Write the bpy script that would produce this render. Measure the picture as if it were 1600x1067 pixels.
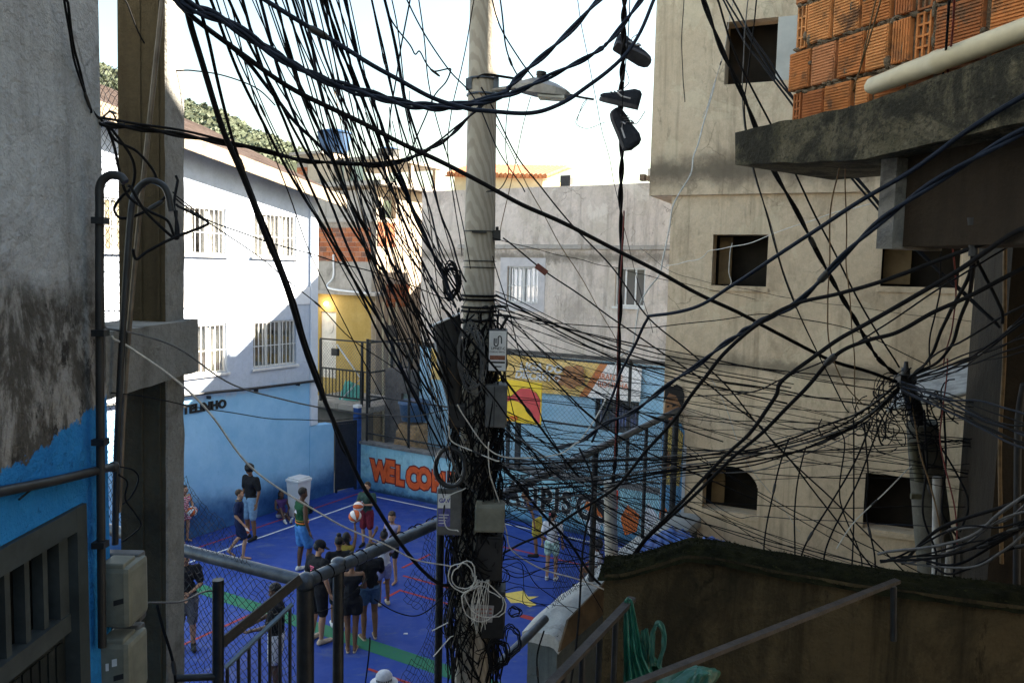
import bpy, bmesh, math, random
from mathutils import Vector, Matrix, noise as mnoise

for _o in list(bpy.data.objects):
    bpy.data.objects.remove(_o, do_unlink=True)
scene = bpy.context.scene
COL = scene.collection
RND = random.Random(7)
rad = math.radians

# ------------------------------------------------------------------ camera
EYE = Vector((0, 0, 6.3))
PITCH, ROLL, FPX = rad(4.98), rad(1.35), 1244.0
_F = Vector((0, math.cos(PITCH), -math.sin(PITCH)))
_Z = Vector((0, math.sin(PITCH), math.cos(PITCH)))
_X = Vector((1, 0, 0))
_R = math.cos(ROLL) * _X + math.sin(ROLL) * _Z
_U = math.cos(ROLL) * _Z - math.sin(ROLL) * _X
cam_data = bpy.data.cameras.new("camera")
cam_data.sensor_width = 36.0
cam_data.lens = 28.0
cam_data.clip_start = 0.05
cam_data.clip_end = 3000
cam = bpy.data.objects.new("camera", cam_data)
COL.objects.link(cam)
cam.matrix_world = Matrix((( _R.x, _U.x, -_F.x, EYE.x), (_R.y, _U.y, -_F.y, EYE.y), (_R.z, _U.z, -_F.z, EYE.z), (0, 0, 0, 1)))
scene.camera = cam

# ------------------------------------------------------------------ sky and sun
SUN_EL, SUN_PHI = rad(29.0), rad(20.0)          # phi from +x towards +y
world = bpy.data.worlds.new("World")
scene.world = world
world.use_nodes = True
_nt = world.node_tree
_nt.nodes.clear()
_sky = _nt.nodes.new("ShaderNodeTexSky")
_sky.sky_type = 'NISHITA'
_sky.sun_disc = False
_sky.sun_elevation = SUN_EL
_sky.sun_rotation = rad(90) - SUN_PHI
_sky.air_density = 1.6
_sky.dust_density = 1.3
_sky.ozone_density = 1.0
_bg = _nt.nodes.new("ShaderNodeBackground")
_bg.inputs["Strength"].default_value = 0.05
_out = _nt.nodes.new("ShaderNodeOutputWorld")
_nt.links.new(_sky.outputs[0], _bg.inputs[0])
_nt.links.new(_bg.outputs[0], _out.inputs[0])
sun_data = bpy.data.lights.new("sun", 'SUN')
sun_data.energy = 5.0
sun_data.angle = rad(0.53)
sun_data.color = (1.0, 0.90, 0.76)
sun = bpy.data.objects.new("sun", sun_data)
COL.objects.link(sun)
SUN_DIR = Vector((math.cos(SUN_EL) * math.cos(SUN_PHI), math.cos(SUN_EL) * math.sin(SUN_PHI), math.sin(SUN_EL)))
sun.rotation_euler = SUN_DIR.to_track_quat('Z', 'Y').to_euler()
sun.location = SUN_DIR * 60
scene.view_settings.view_transform = 'Standard'
scene.view_settings.look = 'None'
scene.view_settings.gamma = 1.0
scene.view_settings.exposure = 2.88
scene.render.engine = 'CYCLES'
scene.cycles.max_bounces = 6
scene.cycles.diffuse_bounces = 4
scene.cycles.glossy_bounces = 2
scene.cycles.transmission_bounces = 2
scene.cycles.transparent_max_bounces = 6
scene.render.resolution_x, scene.render.resolution_y = 1024, 682

# ------------------------------------------------------------------ survey: picture point -> place
def ray(px, py):
    return _F + ((px - 800) / FPX) * _R - ((py - 533.5) / FPX) * _U
def P(px, py, d):                      # at d metres ahead
    v = ray(px, py); return EYE + v * (d / v.y)
def G(px, py, z=0.0):                  # on the level z
    v = ray(px, py); return EYE + v * ((z - EYE.z) / v.z)
TH = rad(30.5)
AX = Vector((math.sin(TH), math.cos(TH), 0))      # along the court
BX = Vector((-math.cos(TH), math.sin(TH), 0))     # across the court, to the left
ZX = Vector((0, 0, 1))
def st(s, t, z=0.0):
    return AX * s + BX * t + ZX * z
def onS(px, py, s):
    v = ray(px, py); return EYE + v * (s / v.dot(AX))
def onT(px, py, t):
    v = ray(px, py); return EYE + v * (t / v.dot(BX))
def onPlane(px, py, q, n):
    v = ray(px, py); return EYE + v * ((q - EYE).dot(n) / v.dot(n))

# ------------------------------------------------------------------ materials
class NT:
    def __init__(self, name):
        self.m = bpy.data.materials.new(name)
        self.m.use_nodes = True
        self.t = self.m.node_tree
        self.t.nodes.clear()
        self.out = self.n("ShaderNodeOutputMaterial")
        self.b = self.n("ShaderNodeBsdfPrincipled")
        self.l(self.b.outputs[0], self.out.inputs[0])
        self.geo = self.n("ShaderNodeNewGeometry")
        self.pos = self.geo.outputs["Position"]
    def n(self, k, **kw):
        x = self.t.nodes.new(k)
        for a, v in kw.items(): setattr(x, a, v)
        return x
    def l(self, a, b): self.t.links.new(a, b)
    def val(self, sock, v):
        if hasattr(v, 'is_output') or isinstance(v, bpy.types.NodeSocket): self.l(v, sock)
        else: sock.default_value = v
    def mapping(self, scale, src=None):
        m = self.n("ShaderNodeMapping")
        self.l(src or self.pos, m.inputs[0])
        m.inputs["Scale"].default_value = scale
        return m.outputs[0]
    def noise(self, scale, detail=5, rough=.6, vec=None, dist=0.0):
        x = self.n("ShaderNodeTexNoise")
        self.l(vec or self.pos, x.inputs["Vector"])
        x.inputs["Scale"].default_value = scale
        x.inputs["Detail"].default_value = detail
        x.inputs["Roughness"].default_value = rough
        x.inputs["Distortion"].default_value = dist
        return x.outputs["Fac"]
    def ramp(self, fac, lo, hi, a=0.0, b=1.0):
        x = self.n("ShaderNodeMapRange")
        x.interpolation_type = 'SMOOTHSTEP'
        self.l(fac, x.inputs[0])
        for i, v in zip((1, 2, 3, 4), (lo, hi, a, b)): x.inputs[i].default_value = v
        return x.outputs[0]
    def math(self, op, a, b=0.0, c=None):
        x = self.n("ShaderNodeMath", operation=op)
        self.val(x.inputs[0], a); self.val(x.inputs[1], b)
        if c is not None: self.val(x.inputs[2], c)
        return x.outputs[0]
    def mix(self, fac, a, b, blend='MIX'):
        x = self.n("ShaderNodeMix", data_type='RGBA', blend_type=blend)
        self.val(x.inputs[0], fac)
        for s, v in ((x.inputs[6], a), (x.inputs[7], b)):
            if isinstance(v, bpy.types.NodeSocket): self.l(v, s)
            else: s.default_value = (*v[:3], 1)
        return x.outputs[2]
    def sep(self, vec=None):
        x = self.n("ShaderNodeSeparateXYZ"); self.l(vec or self.pos, x.inputs[0]); return x.outputs
    def bump(self, h, strength, dist=0.02, prev=None):
        x = self.n("ShaderNodeBump")
        x.inputs["Strength"].default_value = strength
        x.inputs["Distance"].default_value = dist
        self.l(h, x.inputs["Height"])
        if prev: self.l(prev, x.inputs["Normal"])
        self.l(x.outputs[0], self.b.inputs["Normal"])
        return x.outputs[0]
    def fin(self, col, rough=.85, metal=0.0, spec=.3):
        if isinstance(col, bpy.types.NodeSocket): self.l(col, self.b.inputs["Base Color"])
        else: self.b.inputs["Base Color"].default_value = (*col[:3], 1)
        self.val(self.b.inputs["Roughness"], rough)
        self.b.inputs["Metallic"].default_value = metal
        self.b.inputs["Specular IOR Level"].default_value = spec
        return self.m

def simple(name, col, rough=.7, var=.25, scale=6, metal=0, spec=.3, bump=.0, bscale=60, dirt=None, objspace=False):
    t = NT(name)
    vec = None
    if objspace:
        tc = t.n("ShaderNodeTexCoord"); vec = tc.outputs["Object"]
    n1 = t.noise(scale, 6, .65, vec)
    lo = tuple(c * (1 - var) for c in col); hi = tuple(min(1, c * (1 + var)) for c in col)
    c = t.mix(t.ramp(n1, .3, .7), lo, hi)
    if dirt:
        dcol, dscale, dlo, dhi = dirt
        c = t.mix(t.ramp(t.noise(dscale, 8, .7, vec), dlo, dhi), c, dcol)
    if bump: t.bump(t.noise(bscale, 6, .6, vec), bump)
    return t.fin(c, rough, metal, spec)

def plaster(name, base, alt, stain, streak=.5, stain_amt=(.55, .75), scale=1.2, bump=.35, rough=.92, extra=None, mottling=True, grime=0.0):
    """weathered wall: blotches, run-off streaks, fine grain"""
    t = NT(name)
    c = t.mix(t.ramp(t.noise(scale, 8, .62), .35, .68), base, alt)
    if mottling:
        c = t.mix(t.ramp(t.noise(scale * 9, 6, .7), .4, .75, 0, .35), c, tuple(x * .6 for x in base))
    st_v = t.mapping((5.5, 5.5, .28))
    s = t.noise(1.0, 7, .65, st_v)
    c = t.mix(t.ramp(s, .50, .72, 0, streak), c, stain)
    c = t.mix(t.ramp(t.noise(scale * .7, 9, .72, None, .6), stain_amt[0], stain_amt[1], 0, .85), c, stain)
    c = t.mix(t.ramp(t.noise(55, 4, .7), .35, .7, 0, .22), c, tuple(x * .55 for x in base))
    if grime:
        # soot and mould creeping in ragged fields, pale repaired patches, hairline cracks
        g = t.noise(1.1, 10, .78, t.mapping((1, 1, .6)), .4)
        c = t.mix(t.ramp(g, .47, .62, 0, .75 * grime), c, stain)
        g2 = t.noise(3.0, 10, .8, t.mapping((1.6, 1.6, .5)), .3)
        c = t.mix(t.ramp(g2, .57, .67, 0, .8 * grime), c, tuple(x * .55 for x in stain))
        c = t.mix(t.ramp(t.noise(.75, 8, .7, None, .9), .585, .60, 0, .45 * grime), c, tuple(min(.8, x * 1.18) for x in alt))
        vo = t.n("ShaderNodeTexVoronoi", feature='DISTANCE_TO_EDGE')
        wv = t.n("ShaderNodeVectorMath", operation='MULTIPLY_ADD')
        nn = t.n("ShaderNodeTexNoise"); t.l(t.pos, nn.inputs["Vector"]); nn.inputs["Scale"].default_value = 2.5; nn.inputs["Detail"].default_value = 6
        t.l(nn.outputs["Color"], wv.inputs[0]); wv.inputs[1].default_value = (.55, .55, .55); t.l(t.pos, wv.inputs[2])
        t.l(wv.outputs[0], vo.inputs["Vector"]); vo.inputs["Scale"].default_value = .8
        ck = t.math('MULTIPLY', t.ramp(vo.outputs["Distance"], .010, .002), t.ramp(t.noise(.9, 4, .6), .5, .62))
        c = t.mix(t.math('MULTIPLY', ck, .8 * grime), c, tuple(x * .4 for x in stain))
    if extra: c = extra(t, c)
    b = t.bump(t.noise(7, 8, .65), bump, .05)
    t.bump(t.noise(70, 4, .6), bump * .6, .012, b)
    return t.fin(c, rough, 0, .2)

MAT = {}
def build_materials():
    m = MAT
    m['rubber'] = simple('cable_rubber', (.008, .008, .009), .75, .3, 20, spec=.12)
    m['rubber_grey'] = simple('cable_grey', (.10, .10, .10), .5, .3, 20)
    m['rubber_blue'] = simple('cable_bluish', (.009, .014, .026), .65, .3, 20, spec=.18)
    m['rubber_white'] = simple('cable_white', (.55, .53, .47), .5, .25, 20)
    m['rubber_brown'] = simple('cable_brown', (.16, .10, .045), .6, .3, 20)
    m['rubber_red'] = simple('cable_red', (.17, .03, .022), .55, .3, 20)
    m['steel_dark'] = simple('dark_painted_steel', (.018, .020, .022), .45, .4, 14, .3, .5, .1, 60, ((.09, .045, .02), 9, .62, .72))
    m['steel_grey'] = simple('galvanised_tube', (.075, .09, .11), .42, .35, 9, .5, .5, .1, 70, ((.08, .05, .03), 6, .62, .75))
    m['steel_rust'] = simple('rusty_handrail', (.035, .027, .022), .6, .5, 18, .2, .4, .2, 60, ((.075, .07, .075), 12, .6, .7))
    m['rail_blue'] = simple('bluish_handrail', (.04, .07, .10), .4, .3, 14, .4, .5)
    m['concrete_pole'] = plaster('pole_concrete', (.36, .33, .28), (.43, .40, .35), (.17, .15, .12), .5, (.6, .8), 2.5, .25)
    m['white_paint'] = simple('white_paint', (.74, .74, .73), .6, .06, 5, 0, .3, .05)
    m['frame_white'] = simple('window_frame_white', (.62, .62, .60), .5, .1, 8)
    m['glass'] = NT('window_glass').fin((.05, .06, .07), .06, 0, .6)
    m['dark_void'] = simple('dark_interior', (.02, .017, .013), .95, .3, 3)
    m['black_plastic'] = simple('black_plastic', (.02, .02, .02), .5, .3, 10, 0, .4)
    m['beige_plastic'] = simple('beige_plastic', (.17, .17, .13), .5, .2, 10, 0, .4, .05, 60, ((.12, .1, .07), 6, .58, .75))
    m['grey_plastic'] = simple('grey_plastic', (.10, .10, .095), .5, .25, 10, 0, .4)
    m['paper_white'] = simple('label_white', (.66, .66, .64), .7, .08, 12)
    m['ink_black'] = simple('ink_black', (.02, .02, .02), .8, .2, 12)
    m['pvc'] = simple('pvc_pipe', (.62, .55, .38), .45, .12, 5, 0, .4, .05, 50, ((.35, .27, .15), 4, .6, .8))
    m['brass_light'] = simple('light_metal', (.30, .30, .29), .4, .2, 10, .7)
    m['skin_a'] = simple('skin_tan', (.36, .20, .12), .55, .1, 12)
    m['skin_b'] = simple('skin_brown', (.17, .085, .045), .55, .1, 12)
    m['skin_c'] = simple('skin_dark', (.085, .042, .024), .5, .1, 12)
    m['hair'] = simple('hair_black', (.012, .010, .009), .6, .4, 60, 0, .3, .4, 90)
    m['hair_brown'] = simple('hair_brown', (.03, .018, .010), .6, .4, 60, 0, .3, .4, 90)
    m['eye'] = simple('eye_dark', (.02, .015, .012), .3, .1, 12)
    m['lip'] = simple('lip', (.20, .07, .055), .5, .1, 12)
build_materials()

# ------------------------------------------------------------------ mesh helpers
TMP = bpy.data.scenes.new('workshop')
def eval_mesh(ob):
    TMP.collection.objects.link(ob)
    vl = TMP.view_layers[0]; vl.update()
    me = bpy.data.meshes.new_from_object(ob.evaluated_get(vl.depsgraph))
    TMP.collection.objects.unlink(ob)
    return me
class MB:
    def __init__(self):
        self.v, self.f, self.sm, self.mi = [], [], [], []
        self.cur = 0
    def add(self, vs, fs, smooth=False):
        o = len(self.v)
        self.v += [Vector(x) for x in vs]
        for f in fs:
            self.f.append([o + i for i in f]); self.sm.append(smooth); self.mi.append(self.cur)
        return self
    def quad(self, a, b, c, d): return self.add([a, b, c, d], [(0, 1, 2, 3)])
    def hexa(self, p):          # 4 bottom (ccw seen from above), 4 top
        return self.add(p, [(3, 2, 1, 0), (4, 5, 6, 7), (0, 1, 5, 4), (1, 2, 6, 5), (2, 3, 7, 6), (3, 0, 4, 7)])
    def obox(self, o, u, v, w):  # corner + three edge vectors (right-handed)
        o, u, v, w = map(Vector, (o, u, v, w))
        if u.cross(v).dot(w) < 0: u, v = v, u
        return self.hexa([o, o + u, o + u + v, o + v, o + w, o + u + w, o + u + v + w, o + v + w])
    def cbox(self, c, u, v, w):  # centre + half vectors
        c, u, v, w = map(Vector, (c, u, v, w))
        return self.obox(c - u - v - w, 2 * u, 2 * v, 2 * w)
    def box(self, x0, x1, y0, y1, z0, z1): return self.obox((x0, y0, z0), (x1 - x0, 0, 0), (0, y1 - y0, 0), (0, 0, z1 - z0))
    def bbox(self, c, u, v, w, b):   # bevelled box: centre + half vectors, bevel b (chamfered edges)
        c, u, v, w = map(Vector, (c, u, v, w))
        if u.cross(v).dot(w) < 0: u = -u
        lu, lv, lw = u.length, v.length, w.length
        eu, ev, ew = u / lu, v / lv, w / lw
        bm = bmesh.new()
        bmesh.ops.create_cube(bm, size=2.0)
        for x in bm.verts:
            x.co = Vector((x.co.x * lu, x.co.y * lv, x.co.z * lw))
        bmesh.ops.bevel(bm, geom=bm.edges[:], offset=b, segments=2, profile=.6, affect='EDGES')
        bm.verts.ensure_lookup_table()
        vs = [c + eu * x.co.x + ev * x.co.y + ew * x.co.z for x in bm.verts]
        fs = [[q.index for q in f.verts] for f in bm.faces]
        bm.free()
        return self.add(vs, fs, False)
    def prism(self, pts, o, u, v, n, depth):   # 2d outline in (u,v) plane at o, extruded along n
        o, u, v, n = map(Vector, (o, u, v, n))
        k = len(pts)
        area = sum(pts[i][0] * pts[(i + 1) % k][1] - pts[(i + 1) % k][0] * pts[i][1] for i in range(k))
        if (area > 0) == (u.cross(v).dot(n) < 0): pts = pts[::-1]
        b = [o + u * a + v * c for a, c in pts]
        t = [x + n * depth for x in b]
        fs = [list(range(k))[::-1], list(range(k, 2 * k))] + [(i, (i + 1) % k, k + (i + 1) % k, k + i) for i in range(k)]
        return self.add(b + t, fs)
    def sheet(self, pts, o, u, v):      # flat polygon
        o, u, v = map(Vector, (o, u, v))
        return self.add([o + u * a + v * c for a, c in pts], [list(range(len(pts)))])
    def tube(self, pts, r, n=6, caps=True, smooth=True):
        pts = [Vector(p) for p in pts]
        k = len(pts)
        if k < 2: return self
        rs = r if isinstance(r, (list, tuple)) else [r] * k
        tang = []
        for i in range(k):
            d = pts[min(i + 1, k - 1)] - pts[max(i - 1, 0)]
            tang.append(d.normalized() if d.length > 1e-9 else Vector((0, 0, 1)))
        ref = Vector((0, 0, 1)) if abs(tang[0].z) < .9 else Vector((1, 0, 0))
        nx = tang[0].cross(ref).normalized()
        vs = []
        for i in range(k):
            nx = (nx - tang[i] * nx.dot(tang[i]))
            nx = nx.normalized() if nx.length > 1e-9 else tang[i].orthogonal().normalized()
            ny = tang[i].cross(nx)
            for j in range(n):
                a = 2 * math.pi * j / n
                vs.append(pts[i] + (nx * math.cos(a) + ny * math.sin(a)) * rs[i])
        fs = []
        for i in range(k - 1):
            for j in range(n):
                a, b = i * n + j, i * n + (j + 1) % n
                fs.append((a, b, b + n, a + n))
        self.add(vs, fs, smooth)
        if caps:
            self.add([vs[j] for j in range(n)], [list(range(n))[::-1]])
            self.add([vs[(k - 1) * n + j] for j in range(n)], [list(range(n))])
        return self
    def ell(self, c, rx, ry, rz, rot=None, nu=10, nv=7, smooth=True):
        c = Vector(c)
        vs = [Vector((0, 0, -rz))]
        for i in range(1, nv):
            a = -math.pi / 2 + math.pi * i / nv
            for j in range(nu):
                b = 2 * math.pi * j / nu
                vs.append(Vector((rx * math.cos(a) * math.cos(b), ry * math.cos(a) * math.sin(b), rz * math.sin(a))))
        vs.append(Vector((0, 0, rz)))
        fs = [(0, 1 + (j + 1) % nu, 1 + j) for j in range(nu)]
        for i in range(nv - 2):
            for j in range(nu):
                a, b = 1 + i * nu + j, 1 + i * nu + (j + 1) % nu
                fs.append((a, b, b + nu, a + nu))
        last = len(vs) - 1
        fs += [(last, 1 + (nv - 2) * nu + j, 1 + (nv - 2) * nu + (j + 1) % nu) for j in range(nu)]
        if rot: vs = [rot @ x for x in vs]
        return self.add([c + x for x in vs], fs, smooth)
    def cap(self, p, q, r1, r2, n=9):    # tapered capsule
        p, q = Vector(p), Vector(q)
        d = q - p
        L = d.length
        if L < 1e-6: return self.ell(p, r1, r1, r1)
        d /= L
        pts, rs = [], []
        for a in (-90, -60, -30, 0):
            pts.append(p + d * (r1 * math.sin(rad(a)))); rs.append(max(1e-4, r1 * math.cos(rad(a))))
        for a in (0, 30, 60, 90):
            pts.append(q + d * (r2 * math.sin(rad(a)))); rs.append(max(1e-4, r2 * math.cos(rad(a))))
        return self.tube(pts, rs, n, True)
    def grid(self, fn, nu, nv, smooth=True):
        vs = [fn(i / nu, j / nv) for j in range(nv + 1) for i in range(nu + 1)]
        fs = [(j * (nu + 1) + i, j * (nu + 1) + i + 1, (j + 1) * (nu + 1) + i + 1, (j + 1) * (nu + 1) + i) for j in range(nv) for i in range(nu)]
        return self.add(vs, fs, smooth)
    def build(self, name, mat, parent=None, origin=None):
        me = bpy.data.meshes.new(name)
        if parent is not None: org = Vector(ORG[parent.name])
        elif origin is not None: org = Vector(origin)
        else:
            xs = [v.x for v in self.v]; ys = [v.y for v in self.v]; zs = [v.z for v in self.v]
            org = Vector(((min(xs) + max(xs)) / 2, (min(ys) + max(ys)) / 2, min(zs)))
        me.from_pydata([tuple(v - org) for v in self.v], [], self.f)
        me.polygons.foreach_set('use_smooth', self.sm)
        for x in (mat if isinstance(mat, (list, tuple)) else [mat]): me.materials.append(x)
        me.polygons.foreach_set('material_index', self.mi)
        me.update()
        o = bpy.data.objects.new(name, me)
        COL.objects.link(o)
        if parent is not None: o.parent = parent
        else: o.location = org
        ORG[o.name] = org
        return o
ORG = {}
def tag(o, label=None, cat=None, group=None, kind=None):
    if label: o["label"] = label
    if cat: o["category"] = cat
    if group: o["group"] = group
    if kind: o["kind"] = kind
    return o
def thing(name, loc, label, cat, group=None):
    o = bpy.data.objects.new(name, None)
    o.empty_display_size = .2
    COL.objects.link(o)
    o.location = Vector(loc)
    ORG[o.name] = Vector(loc)
    return tag(o, label, cat, group)
def struct(name, mb, mat):
    return tag(mb.build(name, mat), kind='structure')
def spline(pts, per=8):
    pts = [Vector(p) for p in pts]
    if len(pts) == 2:
        return [pts[0].lerp(pts[1], i / per) for i in range(per + 1)]
    out = []
    for i in range(len(pts) - 1):
        p0 = pts[i - 1] if i else pts[0] * 2 - pts[1]
        p1, p2 = pts[i], pts[i + 1]
        p3 = pts[i + 2] if i + 2 < len(pts) else pts[-1] * 2 - pts[-2]
        for k in range(per):
            t = k / per
            out.append(.5 * ((2 * p1) + (p2 - p0) * t + (2 * p0 - 5 * p1 + 4 * p2 - p3) * t * t + (3 * p1 - p0 - 3 * p2 + p3) * t ** 3))
    out.append(pts[-1])
    return out
def wall_mesh(mb, o, u, L, zr, n, th, openings, top=None):
    """vertical wall from o along u, height range zr, thickness th behind (against n), rectangular openings (u0,u1,z0,z1); top(u) trims the upper edge"""
    o, u, n = Vector(o), Vector(u).normalized(), Vector(n).normalized()
    us = sorted({0.0, L} | {x for w in openings for x in w[:2]})
    zs = sorted({zr[0], zr[1]} | {x for w in openings for x in w[2:4]})
    def pt(a, z, back):
        if top and z == zr[1]: z = top(a)
        return o + u * a + ZX * z - n * (th if back else 0)
    def is_open(i, j):
        if i < 0 or j < 0 or i >= len(us) - 1 or j >= len(zs) - 1: return True
        a, z = (us[i] + us[i + 1]) / 2, (zs[j] + zs[j + 1]) / 2
        return any(w[0] < a < w[1] and w[2] < z < w[3] for w in openings)
    flip = u.cross(ZX).dot(n) < 0
    def q(a, b, c, d): mb.quad(*( (d, c, b, a) if flip else (a, b, c, d)))
    for i in range(len(us) - 1):
        for j in range(len(zs) - 1):
            if is_open(i, j): continue
            a0, a1, z0, z1 = us[i], us[i + 1], zs[j], zs[j + 1]
            q(pt(a0, z0, 0), pt(a1, z0, 0), pt(a1, z1, 0), pt(a0, z1, 0))
            q(pt(a1, z0, 1), pt(a0, z0, 1), pt(a0, z1, 1), pt(a1, z1, 1))
            if is_open(i - 1, j): q(pt(a0, z0, 1), pt(a0, z0, 0), pt(a0, z1, 0), pt(a0, z1, 1))
            if is_open(i + 1, j): q(pt(a1, z0, 0), pt(a1, z0, 1), pt(a1, z1, 1), pt(a1, z1, 0))
            if is_open(i, j - 1): q(pt(a0, z0, 1), pt(a1, z0, 1), pt(a1, z0, 0), pt(a0, z0, 0))
            if is_open(i, j + 1): q(pt(a0, z1, 0), pt(a1, z1, 0), pt(a1, z1, 1), pt(a0, z1, 1))
    return mb
def text_mesh(s, size, o, u, v, n, depth, bold=0.0, spacing=1.0, sx=1.0):
    """lettering as (verts, faces) laid from o along u, height along v"""
    c = bpy.data.curves.new('txt', 'FONT')
    c.body = s; c.size = size; c.extrude = depth / 2; c.offset = bold; c.space_character = spacing
    c.resolution_u = 3
    ob = bpy.data.objects.new('txt', c)
    me = eval_mesh(ob)
    vs = [Vector(o) + Vector(u) * (x.co.x * sx) + Vector(v) * x.co.y + Vector(n) * (x.co.z + depth / 2) for x in me.vertices]
    fs = [list(p.vertices) for p in me.polygons]
    bpy.data.objects.remove(ob); bpy.data.curves.remove(c); bpy.data.meshes.remove(me)
    return vs, fs
def lettering(name, s, size, o, u, v, n, depth, mat, parent, bold=0.0, spacing=1.0, sx=1.0):
    vs, fs = text_mesh(s, size, o, u, v, n, depth, bold, spacing, sx)
    m = MB(); m.add(vs, fs)
    return m.build(name, mat, parent)
def chainlink(mb, o, u, L, z0, z1, cell, r, jit=0.0, keep=None, bulge=0.0):
    o, u = Vector(o), Vector(u).normalized()
    n = u.cross(ZX)
    h = cell / 2
    ni, nj = int(L / h), int((z1 - z0) / h)
    rnd = random.Random(ni * 31 + nj)
    pt = {}
    def g(i, j):
        if (i, j) not in pt:
            a, z = i * h, z0 + j * h
            off = n * (bulge * mnoise.noise(Vector((a * 2, z * 2, 3))) + rnd.uniform(-.15, .15) * h)
            pt[(i, j)] = o + u * (a + rnd.uniform(-jit, jit) * h) + ZX * (z + rnd.uniform(-jit, jit) * h) + off
        return pt[(i, j)]
    for i in range(ni + 1):
        for j in range(nj):
            if (i + j) % 2: continue
            for di in (-1, 1):
                if not 0 <= i + di <= ni: continue
                if keep and not (keep(i * h, z0 + j * h) and keep((i + di) * h, z0 + (j + 1) * h)): continue
                mb.tube([g(i, j), g(i + di, j + 1)], r, 3, False, False)
    return mb
# ================================================================== ground, court, terrain
m = MB(); m.quad((-900, -700, -.16), (900, -700, -.16), (900, 1300, -.16), (-900, 1300, -.16))
struct('ground', m, plaster('dusty_ground', (.20, .18, .15), (.26, .23, .19), (.12, .11, .09)))

def court_mat():
    t = NT('court_blue_paint')
    c = t.mix(t.ramp(t.noise(.8, 6, .6), .3, .7), (.010, .038, .215), (.015, .052, .275))
    c = t.mix(t.ramp(t.noise(9, 8, .75), .55, .78, 0, .5), c, (.05, .085, .22))
    c = t.mix(t.ramp(t.noise(2.2, 9, .8, None, 1.0), .58, .70, 0, .7), c, (.010, .022, .10))
    c = t.mix(t.ramp(t.noise(1.2, 10, .82, t.mapping((1, 2.5, 1)), .5), .53, .64, 0, .65), c, (.085, .11, .20))
    c = t.mix(t.ramp(t.noise(22, 8, .8), .56, .70, 0, .4), c, (.10, .12, .19))
    c = t.mix(t.ramp(t.noise(45, 4, .7), .6, .75, 0, .35), c, (.06, .09, .22))
    t.bump(t.noise(90, 4, .6), .15, .01)
    return t.fin(c, t.ramp(t.noise(3, 5, .6), .3, .7, .55, .8), 0, .35)
m = MB(); m.hexa([st(3.3, 3.2, -.15), st(17.15, 3.2, -.15), st(17.15, 15.38, -.15), st(3.3, 15.38, -.15), st(3.3, 3.2), st(17.15, 3.2), st(17.15, 15.38), st(3.3, 15.38)])
court = struct('court_floor', m, court_mat())
def worn(name, col):
    t = NT(name)
    c = t.mix(t.ramp(t.noise(14, 8, .75), .52, .68, 0, .8), col, tuple(x * .45 + y * .4 for x, y in zip(col, (.02, .05, .25))))
    return t.fin(c, .7, 0, .3)
line_white, line_red, line_green, line_yellow = worn('line_white', (.62, .62, .62)), worn('line_red', (.32, .035, .025)), worn('line_green', (.022, .15, .075)), worn('line_yellow', (.60, .46, .10))
def court_mark(poly, mat, z=.004):
    mm = MB(); a = [st(s, t, z) for s, t in poly]
    nn = (a[1] - a[0]).cross(a[2] - a[0])
    if nn.z < 0: a = a[::-1]
    mm.add(a, [list(range(len(a)))])
    return mm.build('court_line', mat, court)
def strip(s0, s1, t0, t1, mat, z=.004): return court_mark([(s0, t0), (s1, t0), (s1, t1), (s0, t1)], mat, z)
strip(4, 16.8, 14.12, 14.18, line_white); strip(16.76, 16.82, 5, 14.12, line_white)
strip(4, 17.0, 14.73, 14.78, line_red); strip(9.78, 10.12, 4.2, 12.9, line_green)
strip(4, 9.78, 11.05, 11.11, line_red); strip(11.6, 12.02, 9.5, 9.56, line_red); strip(12.02, 12.08, 7.4, 9.56, line_red)
strip(12.65, 12.71, 8.6, 9.95, line_red); strip(13.0, 14.0, 10.2, 10.26, line_red, .008); strip(12.3, 12.44, 6.3, 6.95, line_red)
strip(15.3, 15.36, 4.4, 9.5, line_red); strip(9.3, 9.36, 4.2, 8.0, line_red)
court_mark([(12.75, 7.4), (13.05, 7.75), (13.4, 7.5), (13.2, 7.28), (13.32, 7.1), (13.05, 7.18), (12.95, 6.95), (12.78, 7.0), (12.86, 7.25)], line_yellow)
court_mark([(12.1, 11.45), (12.25, 11.85), (12.7, 11.8), (12.55, 11.4)], line_yellow)

# alley terrace on which the photographer stands (below the picture)
m = MB(); m.hexa([st(-9, -9, -.14), st(3.25, -9, -.14), st(3.25, 9, -.14), st(-9, 9, -.14), st(-9, -9, 3.0), st(3.25, -9, 3.0), st(3.25, 9, 3.0), st(-9, 9, 3.0)])
struct('alley_pavement', m, plaster('alley_concrete', (.20, .18, .15), (.25, .22, .18), (.09, .08, .06)))

# wooded hill behind
def hill_z(x, y):
    az = x / max(y, 1)
    crest = max(.02, .150 + (-.27 - az) * .36) if az > -1.0 else .41      # how high the ridge stands
    w = min(1, max(0, (y - 130) / 190)); w = w * w * (3 - 2 * w)
    f_ = min(1, max(0, (560 - y) / 200))
    return (crest * min(y, 340) + 8) * w * f_ + 5 * mnoise.noise(Vector((x * .02, y * .02, 1))) + 2.5 * mnoise.noise(Vector((x * .07, y * .07, 5))) - 4
m = MB(); m.grid(lambda u, v: Vector((-520 + 620 * u, 130 + 440 * v, hill_z(-520 + 620 * u, 130 + 440 * v))), 80, 60)
hill = struct('hill', m, simple('hill_earth', (.03, .04, .018), .95, .4, .05))
def leaf_mat(name, a, b):
    t = NT(name)
    c = t.mix(t.ramp(t.noise(.35, 4, .6), .3, .7), a, b)
    c = t.mix(t.ramp(t.noise(3.0, 4, .6), .35, .7, 0, .6), c, tuple(x * .55 for x in a))
    return t.fin(c, .8, 0, .2)
m = MB(); rr = random.Random(3)
cnt = 0
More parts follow.
